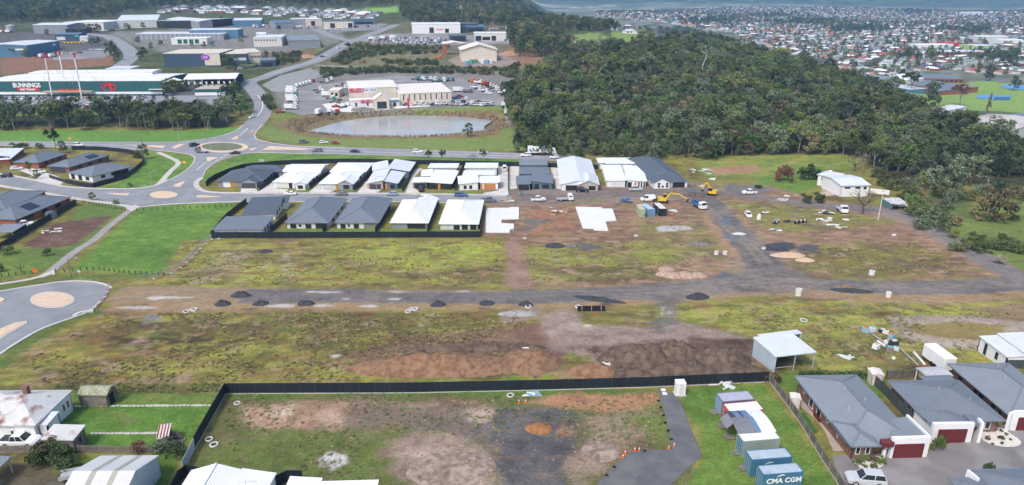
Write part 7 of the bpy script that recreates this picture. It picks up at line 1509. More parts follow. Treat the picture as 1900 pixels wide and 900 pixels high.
# --- single trees and shrubs one can point to
for u, v, kind, leaf, H, sx, lb in (
 (1453, 336, 'shrub', 'bronze', 7.4, 1.0, 'round bronze leaved bush on the lawn left of the farmhouse'), (1500, 332, 'shrub', 'dark', 6.4, 1.3, 'broad dark green bush behind the farmhouse'),
 (1494, 376, 'shrub', 'dark', 3.6, 1.2, 'left half of the clipped dark hedge before the farmhouse'), (1518, 375, 'shrub', 'dark', 3.8, 1.2, 'right half of the clipped dark hedge before the farmhouse'),
 (1600, 396, 'bare', 'twig', 8.5, 1.1, 'leafless spreading tree beside the driveway'), (1840, 410, 'shrub', 'brown', 12.5, .9, 'big rounded brown grey tree in the right paddock'),
 (1750, 430, 'pine', 'dark', 8.5, 1.0, 'small dark cone shaped tree by the driveway'), (1722, 420, 'shrub', 'grey', 6.5, 1.3, 'grey green bush beside the dark cone tree'), (1700, 400, 'shrub', 'olive', 6.0, 1.2, 'olive bush next to the rusty carport'), (1735, 392, 'bare', 'twig', 5.0, 1.2, 'grey twiggy thicket behind the driveway bushes'), (1675, 372, 'shrub', 'olive', 6.0, 1.1, 'olive bush above the rusty carport'),
 (1800, 345, 'bushy', 'grey', 13, 1.2, 'blue grey tree standing before the dark pines'), (1770, 352, 'bushy', 'grey', 11, 1.1, 'lower blue grey tree left of its twin'), (1727, 356, 'bushy', 'grey', 10, 1.1, 'grey green tree above the driveway bend'), (1600, 322, 'dead', 'twig', 9, 1.0, 'pale dead trunk behind the farmhouse'), (1585, 318, 'bare', 'twig', 8, 1.1, 'grey leafless thicket behind the farmhouse'), (1628, 330, 'shrub', 'dark', 5, 1.0, 'dark bush right of the pale dead trunk'),
 (1775, 465, 'shrub', 'olive', 3.4, 1.3, 'first low olive bush of the thicket in the right paddock'), (1795, 462, 'shrub', 'olive', 3.6, 1.3, 'second low olive bush of the thicket in the right paddock'), (1820, 468, 'shrub', 'dark', 3.6, 1.3, 'dark low bush amid the thicket in the right paddock'), (1845, 462, 'shrub', 'olive', 3.6, 1.3, 'fourth low bush of the thicket in the right paddock'), (1875, 466, 'shrub', 'dark', 3.6, 1.4, 'dark low bush at the right edge of the thicket'), (1895, 470, 'shrub', 'olive', 3.6, 1.3, 'olive low bush cut by the right edge'), (1810, 450, 'shrub', 'olive', 3.4, 1.3, 'back bush of the thicket in the right paddock'), (1862, 452, 'shrub', 'olive', 3.2, 1.3, 'back right bush of the thicket in the right paddock'), (1880, 408, 'shrub', 'olive', 2.6, 1.3, 'low bush beneath the big rounded tree'), (1855, 488, 'shrub', 'twig', 2.6, 1.2, 'small brown bush at the driveway edge'),
 (870, 254, 'bushy', 'dark', 7.5, 1.0, 'small dark tree standing in the reeds of the pond'), (323, 200, 'gum', 'olive', 17, 1.0, 'tall gum before the nursery end of the hardware store'), (432, 205, 'bushy', 'dark', 16, 1.1, 'tall dark tree at the road bend beside the nursery'), (448, 212, 'bushy', 'green', 12, 1.1, 'green tree on the bank of the road bend'), (440, 190, 'bushy', 'dark', 13, 1.1, 'dark tree at the corner of the nursery'),
 (104, 278, 'gum', 'dark', 10, .8, 'thin tree with dark crown above the left estate roofs'), (118, 284, 'bushy', 'dark', 6, 1.0, 'bushy tree behind the grey hip roofed house'), (30, 277, 'shrub', 'green', 3.5, 1.6, 'green hedge bush at the left by the main road'), (44, 276, 'shrub', 'dark', 3.2, 1.4, 'dark hedge bush at the left by the main road'), (75, 276, 'shrub', 'dark', 3.0, 1.3, 'round bush right of the hedge by the main road'), (268, 296, 'bushy', 'dark', 7.5, .9, 'dark tree beside the tall power pole'), (252, 294, 'shrub', 'brown', 3.6, 1.2, 'brown bush by the curved black fence'), (55, 318, 'bushy', 'lime', 4.2, .9, 'young light green street tree by the solar house'), (69, 332, 'bushy', 'lime', 4.2, .8, 'young light green street tree near the corner drive'), (171, 372, 'bushy', 'brown', 3.2, 1.1, 'small brown street tree above the park'), (216, 379, 'shrub', 'olive', 2.2, 1.0, 'small bush at the start of the park path'), (242, 347, 'shrub', 'olive', 2.0, .9, 'tiny bush on the street corner grass'),
 (15, 472, 'shrub', 'olive', 3.0, 1.1, 'olive bush below the sloping black fence'), (89, 474, 'shrub', 'dark', 2.3, 1.0, 'small dark bush left of the park path'), (40, 506, 'bare', 'twig', 2.6, 1.1, 'grey leafless shrub by the lower path'), (0, 504, 'shrub', 'olive', 2.4, 1.0, 'bush at the left edge by the lower path'),
 (820, 301, 'gum', 'dark', 5.5, .9, 'left of two small trees on the main road verge'), (795, 300, 'gum', 'dark', 5.2, 1.0, 'small leaning tree on the main road verge'), (897, 302, 'gum', 'dark', 6.0, .8, 'small tree by the white sedan on the verge'), (877, 303, 'bare', 'twig', 4.5, .9, 'twiggy small tree on the main road verge'),
 (80, 860, 'shrub', 'dark', 3.3, 1.0, 'dark bush left of the old garage'), (112, 862, 'shrub', 'dark', 3.6, 1.0, 'dark bush beneath the old garage'), (98, 848, 'shrub', 'brown', 3.0, 1.0, 'brown green bush at the paling fence'), (128, 872, 'shrub', 'dark', 2.8, .9, 'dark bush at the lawn edge by the drive'), (260, 838, 'shrub', 'bronze', 1.9, 1.0, 'orange brown bush by the paling fence'), (305, 838, 'shrub', 'grey', 2.3, 1.1, 'pale green bush below the wood store'), (330, 846, 'shrub', 'dark', 2.4, 1.1, 'dark green bush in the fence corner'),
 (1420, 710, 'bare', 'bronze', 2.8, 1.0, 'small leafless tree in the grass corner'), (1440, 708, 'shrub', 'bronze', 1.6, 1.0, 'orange bush at the corner of the paling fence'), (1739, 838, 'shrub', 'green', 3.0, .5, 'clipped cone shrub beside the middle garage'), (1834, 874, 'shrub', 'green', 1.5, .8, 'small clipped shrub on the court'),
 (1730, 186, 'bushy', 'dark', 17, 1.2, 'big dark tree beside the school'), (1690, 172, 'gum', 'dark', 19, 1.1, 'tall dark tree left of the school hall'), (1780, 196, 'gum', 'bronze', 18, 1.0, 'airy brown tree before the low school wing'), (1835, 150, 'bushy', 'dark', 19, 1.0, 'large round tree beyond the oval'), (1875, 125, 'bushy', 'dark', 24, 1.1, 'largest dark tree at the right edge of town'), (1832, 208, 'pine', 'brown', 15, .6, 'slender brown tree on the oval edge'), (1880, 168, 'bushy', 'dark', 14, 1.0, 'tree beside the blue ball court')):
 tree(P(u, v), kind, leaf, lb, H, RT.randint(1, 3), sx=sx)
zC = Zm(940, 0, 3.75)
for i, (x0, y0, y1, nm) in enumerate(((648, 385, 262, 'white dead trunk below the hilltop lawn'), (1372, 530, 330, 'tall white trunked gum rising from the bush'), (1628, 425, 260, 'white branched gum near the right of the bush crest'), (996, 560, 460, 'slim white trunk in the middle of the bush'), (942, 460, 392, 'short white trunk below the red roof'), (620, 580, 500, 'forked white tree in the left of the bush'), (856, 700, 650, 'leaning pale trunk in the lower bush'), (750, 580, 538, 'small pale stump in the left bush'))):
 p = P(*zC(x0, y0)); s = 1300 / (p.y * CT + (CAM_H - p.z) * ST); tree(p, 'dead', 'grey', nm, (y0 - y1) / 3.75 / s * 1.05, 1 + i % 3, 'white trunks in the bushland', 'gum_tree', M_bark_w)
for i, (u, v, H, l) in enumerate(((1655, 352, 5, 'olive'), (1690, 352, 5.5, 'grey'), (1710, 372, 5, 'brown'), (1745, 366, 6, 'olive'), (1690, 380, 4.5, 'green'), (1760, 388, 4.5, 'grey'), (1735, 408, 4.5, 'olive'), (1770, 418, 4, 'brown'), (1705, 425, 4, 'grey'), (1640, 345, 4.5, 'dark'), (1790, 372, 5, 'olive'), (1765, 440, 3, 'olive'), (1820, 362, 5, 'grey'), (1850, 358, 6, 'dark'), (1880, 362, 5.5, 'olive'), (1898, 372, 5, 'brown'), (1770, 375, 5.5, 'grey'), (1665, 340, 5, 'brown'), (1715, 345, 6, 'olive'), (1750, 345, 6, 'dark'))): tree(P(u, v), 'shrub', l, '%s bush, %s in the thicket behind the driveway and carport' % (l, ORD[i]), H, 1 + i % 3, 'thicket behind the driveway', sx=1.15)
# --- the tree belt before the hardware store
bl = 0
for i in range(96):
 u = RT.uniform(-20, 432); v = RT.uniform(214, 243) if u > 40 else RT.uniform(228, 243)
 k = RT.choice(('gum', 'gum', 'gum', 'bushy')); lf = RT.choice(('olive', 'grey', 'dark', 'dark'))
 tree(P(u, v), k, lf, '%s %s tree in the belt before the hardware store' % ({'olive': 'olive', 'grey': 'grey green', 'dark': 'dark green'}[lf], {'gum': 'gum', 'bushy': 'bushy'}[k]), RT.uniform(9, 14.5) if v > 222 else RT.uniform(7, 10), RT.randint(1, 3), 'tree belt before the hardware store', 'gum_tree' if k == 'gum' else 'tree')
for i in range(14):
 x = 20 + i * 88; tree(P(*zA(x, 715)), 'bushy', 'dark', 'small dark car park tree, %s from the left' % ORD[i], 5, 1 + i % 3, 'small trees in the hardware car park', sx=.8)
for i, (x, y, H) in enumerate(((90, 395, 9), (180, 398, 8), (770, 385, 12), (800, 420, 12), (790, 340, 8), (1000, 395, 9), (980, 420, 8), (1050, 345, 7), (640, 230, 11), (690, 235, 11), (600, 225, 9), (880, 200, 7), (1580, 480, 12), (1630, 475, 10), (1060, 190, 9), (1150, 200, 9), (1540, 155, 8), (650, 320, 8), (690, 310, 7), (900, 205, 6), (1720, 440, 6), (1290, 630, 6), (960, 300, 7), (1120, 320, 6), (1340, 325, 5), (1420, 330, 6), (1480, 325, 5), (560, 240, 8), (330, 245, 7), (1000, 200, 8), (1240, 185, 8), (1850, 420, 8), (1680, 300, 7))):
 tree(P(*zA(x, y)), 'bushy', RT.choice(('dark', 'olive')), 'bushy tree, %s of those scattered among the upper left warehouses' % ORD[i], H, 1 + i % 3, 'trees among the upper left warehouses', sx=1.1)
for i in range(11):
 tree(P(*zB(1060 + 36 * i, 226)), 'pine', 'lime', 'young light green tree, %s in the row below the white warehouse' % ORD[i], 6.5, 1, 'young trees below the white warehouse', sx=1.2)
# ------------------------------------------------------------------ bushland and woods: the nearest trees singly, the mass as one instanced object each
PCOL = bpy.data.collections.new('plant_sources')
def source(kind, leaf, seed):
 tm, cm_, tb, cb, bark = tproto(kind, leaf, M_bark_d if kind in ('pine', 'shrub', 'bushy', 'bare') else M_bark, seed, 10.0)
 mb = MB(); mb.add(tb.v, tb.f); mb.mi = 1; mb.add(cb.v, cb.f); o = bpy.data.objects.new('source_%s_%s' % (kind, leaf), mb.mesh('source', [bark, LF[leaf]])); return o
def scatter(name, label, pts, sources, cat):
 """pts: (x, y, z, scale, rot, index) -> one object that carries instances"""
 col = bpy.data.collections.new(name + '_sources')
 for i, s in enumerate(sources):
  s.name = 'src_%02d_%s' % (i, name); col.objects.link(s)
 me = bpy.data.meshes.new(name); me.from_pydata([p[:3] for p in pts], [], [])
 for an, k in (('s', 3), ('r', 4)):
  a = me.attributes.new(an, 'FLOAT', 'POINT'); a.data.foreach_set('value', [p[k] for p in pts])
 a = me.attributes.new('k', 'INT', 'POINT'); a.data.foreach_set('value', [int(p[5]) for p in pts])
 o = obj(name, me); ng = bpy.data.node_groups.new(name, 'GeometryNodeTree'); ng.interface.new_socket('Geometry', in_out='INPUT', socket_type='NodeSocketGeometry'); ng.interface.new_socket('Geometry', in_out='OUTPUT', socket_type='NodeSocketGeometry')
 N = ng.nodes; L = ng.links; gi = N.new('NodeGroupInput'); go = N.new('NodeGroupOutput'); ip = N.new('GeometryNodeInstanceOnPoints'); ci = N.new('GeometryNodeCollectionInfo')
 ci.inputs['Collection'].default_value = col; ci.inputs['Separate Children'].default_value = True; ci.inputs['Reset Children'].default_value = True
 def at(n, ty):
  q = N.new('GeometryNodeInputNamedAttribute'); q.data_type = ty; q.inputs['Name'].default_value = n; return q.outputs['Attribute']
 ip.inputs['Pick Instance'].default_value = True
 cx = N.new('ShaderNodeCombineXYZ'); L.new(at('r', 'FLOAT'), cx.inputs[2]); e2 = N.new('FunctionNodeEulerToRotation'); L.new(cx.outputs[0], e2.inputs[0])
 L.new(gi.outputs[0], ip.inputs['Points']); L.new(ci.outputs[0], ip.inputs['Instance']); L.new(at('k', 'INT'), ip.inputs['Instance Index']); L.new(e2.outputs[0], ip.inputs['Rotation']); L.new(at('s', 'FLOAT'), ip.inputs['Scale']); L.new(ip.outputs[0], go.inputs[0])
 md = o.modifiers.new('scatter', 'NODES'); md.node_group = ng
 o['kind'] = 'stuff'; tag(o, label, cat); return o
KINDS = [('bushy', 'dark', 1), ('bushy', 'grey', 2), ('gum', 'olive', 3), ('bushy', 'olive', 1), ('gum', 'grey', 1), ('bushy', 'brown', 2), ('bushy', 'green', 3), ('gum', 'dark', 2), ('bare', 'twig', 1), ('pine', 'pine', 1)]
KNAME = {'dark': 'dark green', 'grey': 'grey green', 'olive': 'olive', 'brown': 'brown green', 'green': 'mid green', 'twig': 'leafless', 'pine': 'black green pine'}
BUSH = [(958, 284), (1000, 290), (1150, 296), (1290, 299), (1400, 291), (1480, 287), (1590, 292), (1640, 322), (1690, 338), (1760, 334), (1830, 348), (1900, 352), (1990, 360), (1990, 316), (1900, 290), (1740, 236), (1640, 178), (1500, 126), (1370, 97), (1290, 80), (1200, 88), (1080, 92), (1045, 105), (1010, 128), (965, 150), (935, 200), (952, 245)]
bush = []
y = 285.0
while y < 900:
 st = 5.0 + .0045 * max(0, y - 300)
 x = -40.0 + RT.uniform(0, 3)
 while x < 430:
  xx, yy = x + RT.uniform(-2, 2), y + RT.uniform(-2, 2); z = zf(xx, yy); u, v = proj(xx, yy, z)
  if in_poly(BUSH, u, v): bush.append((xx, yy, z, u, v))
  x += st
 y += st * .85
mass = []; bn_ = fbm(np.array([t[0] for t in bush]) / 45, np.array([t[1] for t in bush]) / 45, 91)
for (x, y, z, u, v), nn in zip(bush, bn_):
 nn = float(nn)
 pool = [0, 1, 3, 5, 6, 8] if nn < .45 else [0, 1, 2, 3, 4, 6] if nn < .58 else [6, 3, 1, 2, 7]
 k = RT.choice(pool); H = RT.uniform(4.5, 11.5) * (.75 + .6 * nn)
 if u > 1560 and v < 260: k = RT.choice((0, 0, 3, 7, 5)); H *= 1.15
 if u > 1700 and v > 250: k = RT.choice((9, 9, 0, 7, 1)); H = RT.uniform(8, 13.5) if k in (9, 7) else RT.uniform(6, 10)
 elif v > 262 and u < 1300: k = RT.choice((0, 1, 6, 3, 8)); H = RT.uniform(4, 8)
 if RT.random() < .03: H *= 1.6; k = RT.choice((2, 4, 7))
 mass.append((x, y, z, H, k))
mass.sort(key=lambda t: t[1]); near_, mass = mass[:185], mass[185:]
for i, (x, y, z, H, k) in enumerate(near_):
 kd, lf, sd_ = KINDS[k]; u, v = proj(x, y, z)
 where = 'behind the street end' if u < 1320 else 'above the farm lawn' if u < 1600 else 'behind the farmhouse and driveway'
 tree((x, y, z), kd, lf, '%s %s on the bushland edge %s' % (KNAME[lf], 'gum tree' if kd == 'gum' else 'tree', where), H, sd_, 'trees along the near edge of the bushland', 'gum_tree' if kd == 'gum' else 'tree')
SRC = [source(*k) for k in KINDS]
scatter('bushland', 'dense grey green bushland covering the hill', [(x, y, z, H / 10, RT.uniform(0, 6.28), k) for x, y, z, H, k in mass], SRC, 'bushland')
# far woods: left skyline, and around the hilltop houses
LBX, LBY = zip((-200, 44), (60, 42), (150, 36), (215, 30), (280, 16), (420, 11), (560, 12), (640, 14), (700, 10), (740, 26), (765, 46), (860, 52), (940, 48), (960, 110), (985, 122), (1040, 100), (1120, 62), (1180, 60), (1290, 78), (1370, 97), (1380, 60), (1500, -99))
pts = []
y = 640.0
while y < 1750:
 st = 8.5 + max(0, y - 700) * .006; x = -1550.0
 while x < 430:
  xx, yy = x + RT.uniform(-4, 4), y + RT.uniform(-4, 4); z = zf(xx, yy); u, v = proj(xx, yy, z)
  if v < np.interp(u, LBX, LBY) and not (655 < u < 742 and 11 < v < 27) and not (1045 < u < 1200 and 58 < v < 84) and RT.random() < (.45 if 840 < u < 1115 and 8 < v < 30 else .95): pts.append((xx, yy, z, RT.uniform(.8, 1.45), RT.uniform(0, 6.28), RT.choice((0, 0, 7, 3, 5, 7, 2))))
  x += st
 y += st
scatter('skyline_wood', 'dark wooded ridge along the top left skyline', pts, [s.copy() for s in SRC], 'wood')
# low scrub between the yards
SCR = [[(590, 131), (700, 127), (830, 127), (930, 130), (962, 120), (958, 150), (930, 140), (850, 138), (720, 136), (640, 140), (600, 146)], [(612, 116), (640, 98), (676, 88), (740, 90), (812, 92), (810, 100), (700, 104), (660, 112), (640, 122)], [(690, 114), (810, 112), (812, 122), (740, 122)], [(505, 100), (560, 98), (552, 116), (510, 122)], [(640, 84), (840, 88), (826, 94), (660, 92)], [(925, 165), (962, 150), (965, 210), (950, 212)], [(485, 182), (498, 178), (508, 202), (500, 206)]]
pts = []
for poly in SCR:
 us = [p[0] for p in poly]; vs_ = [p[1] for p in poly]
 for _ in range(int((max(us) - min(us)) * (max(vs_) - min(vs_)) * .10)):
  u, v = RT.uniform(min(us), max(us)), RT.uniform(min(vs_), max(vs_))
  if in_poly(poly, u, v): p = P(u, v); pts.append((p.x, p.y, p.z, RT.uniform(.15, .42), RT.uniform(0, 6.28), RT.choice((0, 0, 1, 2, 3))))
scatter('roadside_scrub', 'low dark scrub between the yards and the hill road', pts, [source('shrub', l, 1 + i % 2) for i, l in enumerate(('dark', 'olive', 'brown', 'dark'))], 'scrub')
# reeds round the pond
rd_ = MB(); rr_ = random.Random(4)
for i in range(26):
 a = rr_.uniform(0, 6.28); r0 = rr_.uniform(0, .5); x, y = math.cos(a) * r0, math.sin(a) * r0; h = rr_.uniform(.8, 1.7); dx, dy = rr_.uniform(-.25, .25), rr_.uniform(-.25, .25); w = .05
 rd_.add([(x - w, y, 0), (x + w, y, 0), (x + dx, y + dy, h)], [(0, 1, 2)])
ro_ = bpy.data.objects.new('src_reed', rd_.mesh('reed', mat('reed_straw', (.34, .27, .18), .9, .25, 1, obj_rand=.3)))
pts = []
for i in range(1700):
 a = rr_.uniform(0, 6.28); k = rr_.uniform(.93, 1.12) if math.sin(a) < .2 else rr_.uniform(.97, 1.08); x, y = -62 + 57 * k * math.cos(a), 391 + 32 * k * math.sin(a); pts.append((x, y, zf(x, y), rr_.uniform(.6, 1.1), rr_.uniform(0, 6.28), 0))
scatter('pond_reeds', 'straw coloured reeds fringing the pond', pts, [ro_], 'reeds')
# ------------------------------------------------------------------ heaps, pits, poles, cones and litter of the site
def soil(n, c, v=.3, c2=None): return mat(n, c, .95, v, 1.2, bump=.12, col2=c2, c2amt=.45, c2scale=.8)
SO_G = soil('dark_gravel', (.045, .05, .058)); SO_B = soil('brown_soil', (.20, .112, .066), .4, (.26, .16, .10)); SO_D = soil('dark_soil', (.095, .068, .052), .4, (.15, .11, .082)); SO_S = soil('cream_sand', (.50, .36, .26), .12); SO_P = soil('pink_gravel', (.36, .26, .205), .2); SO_O = soil('orange_soil', (.26, .125, .05), .3); SO_L = soil('pale_clay', (.225, .17, .135), .4, (.36, .29, .24)); SO_R = soil('grey_rubble', (.30, .29, .27), .35)
def heap(label, u, v, a, b, h, m, seed=1, rz=0.0, name='soil_heap', rough=.22, cat='heap', flat=1.0):
 p = P(u, v); n, k = 26, 9; q = random.Random(seed * 7 + 1); ox, oy = q.uniform(0, 90), q.uniform(0, 90); vs = []; fs = []
 mb = MB(); c_, s_ = math.cos(rz), math.sin(rz); X = []; Y = []; T = []
 for j in range(k + 1):
  for i in range(n): r = 1 - j / k; t = 6.2832 * i / n; X.append(r * math.cos(t)); Y.append(r * math.sin(t)); T.append(r)
 X, Y, T = map(np.array, (X, Y, T)); edge_ = .82 + .36 * fbm(X / (T + .01) * 1.1 + ox, Y / (T + .01) * 1.1 + oy, 3, 3)
 px, py = X * a * edge_, Y * b * edge_; hh = h * (1 - T ** (1.6 * flat)) * (1 + 2 * rough * (fbm(px * .9 + ox, py * .9 + oy, 5, 4) - .5)) + rough * h * .9 * (fbm(px * 2.2 + ox, py * 2.2, 8, 3) - .5) * (T < .97)
 wx, wy = p.x + px * c_ - py * s_, p.y + px * s_ + py * c_; wz = zt(wx, wy) + hh - .12 * (T > .95)
 mb.add([(x - p.x, y - p.y, z - p.z) for x, y, z in zip(wx, wy, wz)], [(j * n + i, j * n + (i + 1) % n, (j + 1) * n + (i + 1) % n, (j + 1) * n + i) for j in range(k) for i in range(n)])
 me = mb.mesh(name, m); me.polygons.foreach_set('use_smooth', [True] * len(me.polygons)); o = obj(name, me); o.location = p; return tag(o, label, cat)
for i, (u, v, a, b, h, lb) in enumerate(((448, 549, 2.4, 1.7, 1.1, 'dark gravel heap on the far kerb side, left end of the gravel road'), (413, 565, 1.9, 1.5, .9, 'leftmost small dark gravel heap on the gravel road'), (484, 564, 1.9, 1.5, .9, 'dark gravel heap right of the leftmost two'), (567, 564, 2.1, 1.5, 1.0, 'dark gravel heap left of the long bare road stretch'), (813, 566, 1.9, 1.4, .9, 'dark gravel heap in the middle of the gravel road'), (903, 564, 1.9, 1.4, .9, 'dark gravel heap right of the middle one'), (975, 566, 1.8, 1.3, .9, 'dark gravel heap left of the black pipes'), (1030, 457, 3.3, 2.2, .9, 'round dark gravel heap on the upper dirt lot'), (494, 467, 2.2, 1.6, .7, 'small dark heap alone in the upper paddock'), (1295, 552, 3.0, 2.0, 1.0, 'dark gravel heap where the side track leaves'), (1110, 556, 6.5, 1.6, .6, 'long low dark gravel windrow above the black pipes'), (1440, 463, 4.0, 2.0, .3, 'flat dark gravel spill beside the cream sand'))):
 heap(lb, u, v, a, b, h, SO_G, i, R.uniform(-.5, .5), 'gravel_heap', .55)
heap('dark gravel windrow at the right of the gravel road', 1580, 540, 5.0, 1.8, .6, SO_G, 30, -.2, 'gravel_heap', .4); heap('brown soil cap on the right gravel windrow', 1571, 537, 1.8, 1.3, .9, SO_O, 31)
heap('long cream sand heap at the road bend', 1462, 474, 4.8, 2.6, 1.0, SO_S, 14, name='sand_heap', rough=.1); heap('small cream sand heap right of the long one', 1494, 483, 2.6, 2.0, .8, SO_S, 15, name='sand_heap', rough=.1)
for i, (u, v, a, h, lb) in enumerate(((1236, 510, 2.6, 1.3, 'left of the four pink gravel heaps'), (1252, 513, 2.6, 1.2, 'second of the four pink gravel heaps'), (1272, 512, 3.0, 1.3, 'third of the four pink gravel heaps'), (1293, 512, 2.6, 1.1, 'rightmost of the four pink gravel heaps'), (1236, 500, 2.2, .9, 'back pink gravel heap behind the four'))): heap(lb, u, v, a, a * .8, h, SO_P, 40 + i, name='gravel_heap', rough=.12)
heap('long brown earth bank in the lower paddock', 800, 680, 17, 4.6, 2.6, SO_B, 3, .03, 'earth_bank', .22, 'earth bank', .7); heap('dark ridge of earth behind the long bank', 880, 648, 15, 1.7, 1.5, SO_D, 4, .03, 'earth_bank', .5, 'earth bank'); heap('orange brown earth end of the long bank', 985, 672, 5.5, 5.5, 2.0, SO_B, 5, 0, 'earth_bank', .35, 'earth bank')
for i, (u, v, a, b, h, lb) in enumerate(((1185, 668, 7.5, 4.2, 3.0, 'big dark dirt heap left of the shed'), (1250, 660, 6, 4, 2.8, 'dark dirt heap behind the big one'), (1330, 672, 7, 4.5, 3.0, 'dark dirt heap nearest the open shed'), (1270, 688, 6, 3, 1.9, 'low dark heap near the charcoal fence'), (1100, 690, 5, 2.6, 1.7, 'brown rubble heap by the fence'), (1380, 690, 4, 2.4, 1.2, 'dark heap beside the shed corner'), (1160, 692, 4, 2, .9, 'small brown heap by the green weeds'))): heap(lb, u, v, a, b, h, SO_D if i not in (4,) else SO_B, 50 + i, rough=.42)
heap('orange soil heap on the dark gravel of the building block', 1000, 796, 2.2, 1.6, .9, SO_O, 70); heap('wide pale clay mound on the building block', 838, 868, 6.2, 4.2, .35, SO_L, 71, .2, rough=.9, flat=.6); heap('pale clay mound right of the dark gravel', 1112, 838, 3.2, 2.8, .25, SO_L, 72, .4, rough=.9, flat=.6); heap('brown earth heap under the folded excavator', 1290, 363, 4.5, 3, 1.2, SO_D, 73); heap('pale rubble heap on the dirt lot', 1262, 424, 4.5, 2.2, 1.0, SO_R, 74, rough=.5); heap('heap of sticks and dirt beside the crossing', 1297, 454, 3.6, 1.8, 1.0, soil('stick_litter', (.16, .14, .125), .5), 75, rough=.6); heap('white gravel cone on the cross road', 1371, 434, 2.4, 1.2, .5, soil('white_gravel', (.5, .5, .5), .1), 76, name='gravel_heap'); heap('grey rubble strip by the black pipes', 960, 582, 4.5, 2.0, .5, SO_R, 77, rough=.6)
heap('brown timber stack beside the hill road', *zB(340, 400), 9, 5, 2.2, soil('stacked_timber', (.34, .22, .13), .4), 78, rough=.6); heap('brown log heap right of the cream gable shed', *zB(1740, 380), 10, 9, 3, soil('stacked_timber', (.3, .2, .1)), 79, rough=.6)
# stones strewn on the earth: too many to count
st_ = MB(); q = random.Random(2)
st_.box((0, 0, -.3), (1, .8, .6), top=.7); so = bpy.data.objects.new('s', st_.mesh('stone', mat('stone_grey', (.25, .205, .175), .95, .2, 2, obj_rand=.4))); pts = []
for (u0, v0, u1, v1, n) in ((640, 640, 1040, 700, 500), (1060, 640, 1400, 703, 420), (450, 745, 900, 800, 260), (735, 800, 940, 890, 240), (1060, 790, 1200, 890, 160), (930, 575, 1250, 640, 160), (960, 370, 1340, 530, 300), (300, 530, 1300, 575, 260), (1400, 390, 1700, 520, 180), (1650, 590, 1850, 650, 80), (920, 750, 1080, 890, 90)):
 for _ in range(n): p = P(q.uniform(u0, u1), q.uniform(v0, v1)); pts.append((p.x, p.y, p.z, q.uniform(.06, .2) * q.choice((1, 1, 1.5)), q.uniform(0, 6.28), 0))
scatter('loose_stones', 'loose stones and clods strewn over the bare earth', pts, [so], 'stones')
# weeds: tussocks in the rough paddocks
tus = []
for i, (nm, cl) in enumerate((('weed_dark', (.12, .115, .06)), ('weed_olive', (.22, .20, .085)), ('weed_lime', (.30, .31, .09)), ('weed_straw', (.33, .26, .15)), ('weed_green', (.13, .21, .07)))):
 b = MB(); qq = random.Random(i)
 for _ in range(22):
  a = qq.uniform(0, 6.28); r0 = qq.uniform(0, .38); x, y = math.cos(a) * r0, math.sin(a) * r0; w = .05; dx, dy = qq.uniform(-.4, .4), qq.uniform(-.4, .4); b.add([(x - w, y, -.05), (x + w, y + .03, -.05), (x + dx + .03, y + dy, qq.uniform(.1, .3)), (x + dx - .03, y + dy, qq.uniform(.1, .3))], [(0, 1, 2, 3)])
 tus.append(bpy.data.objects.new('t', b.mesh('tussock', mat(nm, cl, .9, .3, 1, obj_rand=.35))))
pts = []
WEED = (([(60, 640), (200, 580), (960, 582), (1000, 700), (420, 712), (60, 720)], 5200, (0, 0, 1, 1, 2, 3)), ([(340, 450), (935, 446), (940, 532), (310, 530)], 2600, (1, 2, 2, 3, 0)), ([(1250, 575), (1880, 560), (1890, 640), (1640, 690), (1500, 690), (1420, 620)], 3000, (1, 2, 2, 4, 0)), ([(970, 455), (1340, 452), (1300, 520), (980, 525)], 900, (1, 2, 0, 3)), ([(1480, 455), (1700, 450), (1800, 505), (1540, 510)], 800, (0, 1, 2, 3)), ([(430, 735), (1230, 728), (1230, 830), (700, 800), (700, 890), (380, 890)], 1500, (4, 4, 1, 3)), ([(1390, 375), (1660, 405), (1560, 425), (1400, 420)], 500, (1, 2, 4)), ([(424, 731), (1420, 710), (1420, 715), (424, 738)], 500, (4, 4, 2)), ([(100, 716), (420, 712), (410, 728), (100, 730)], 400, (0, 1, 4)))
for poly, n, pool in WEED:
 w = [P(*t) for t in poly]; wp = [(t.x, t.y) for t in w]; x0, x1, y0, y1 = min(t[0] for t in wp), max(t[0] for t in wp), min(t[1] for t in wp), max(t[1] for t in wp)
 A = NPR.uniform(0, 1, (n * 2, 2)) * [x1 - x0, y1 - y0] + [x0, y0]; nn = fbm(A[:, 0] / 6, A[:, 1] / 6, 61, 4); zz = zt(A[:, 0], A[:, 1])
 for (x, y), k, z in zip(A, nn, zz):
  if k > .40 + .2 * q.random() and in_poly(wp, x, y): pts.append((x, y, z, q.uniform(.25, .8), q.uniform(0, 6.28), q.choice(pool)))
scatter('weeds', 'rough tussocks and weeds over the paddocks', pts, tus, 'weeds')
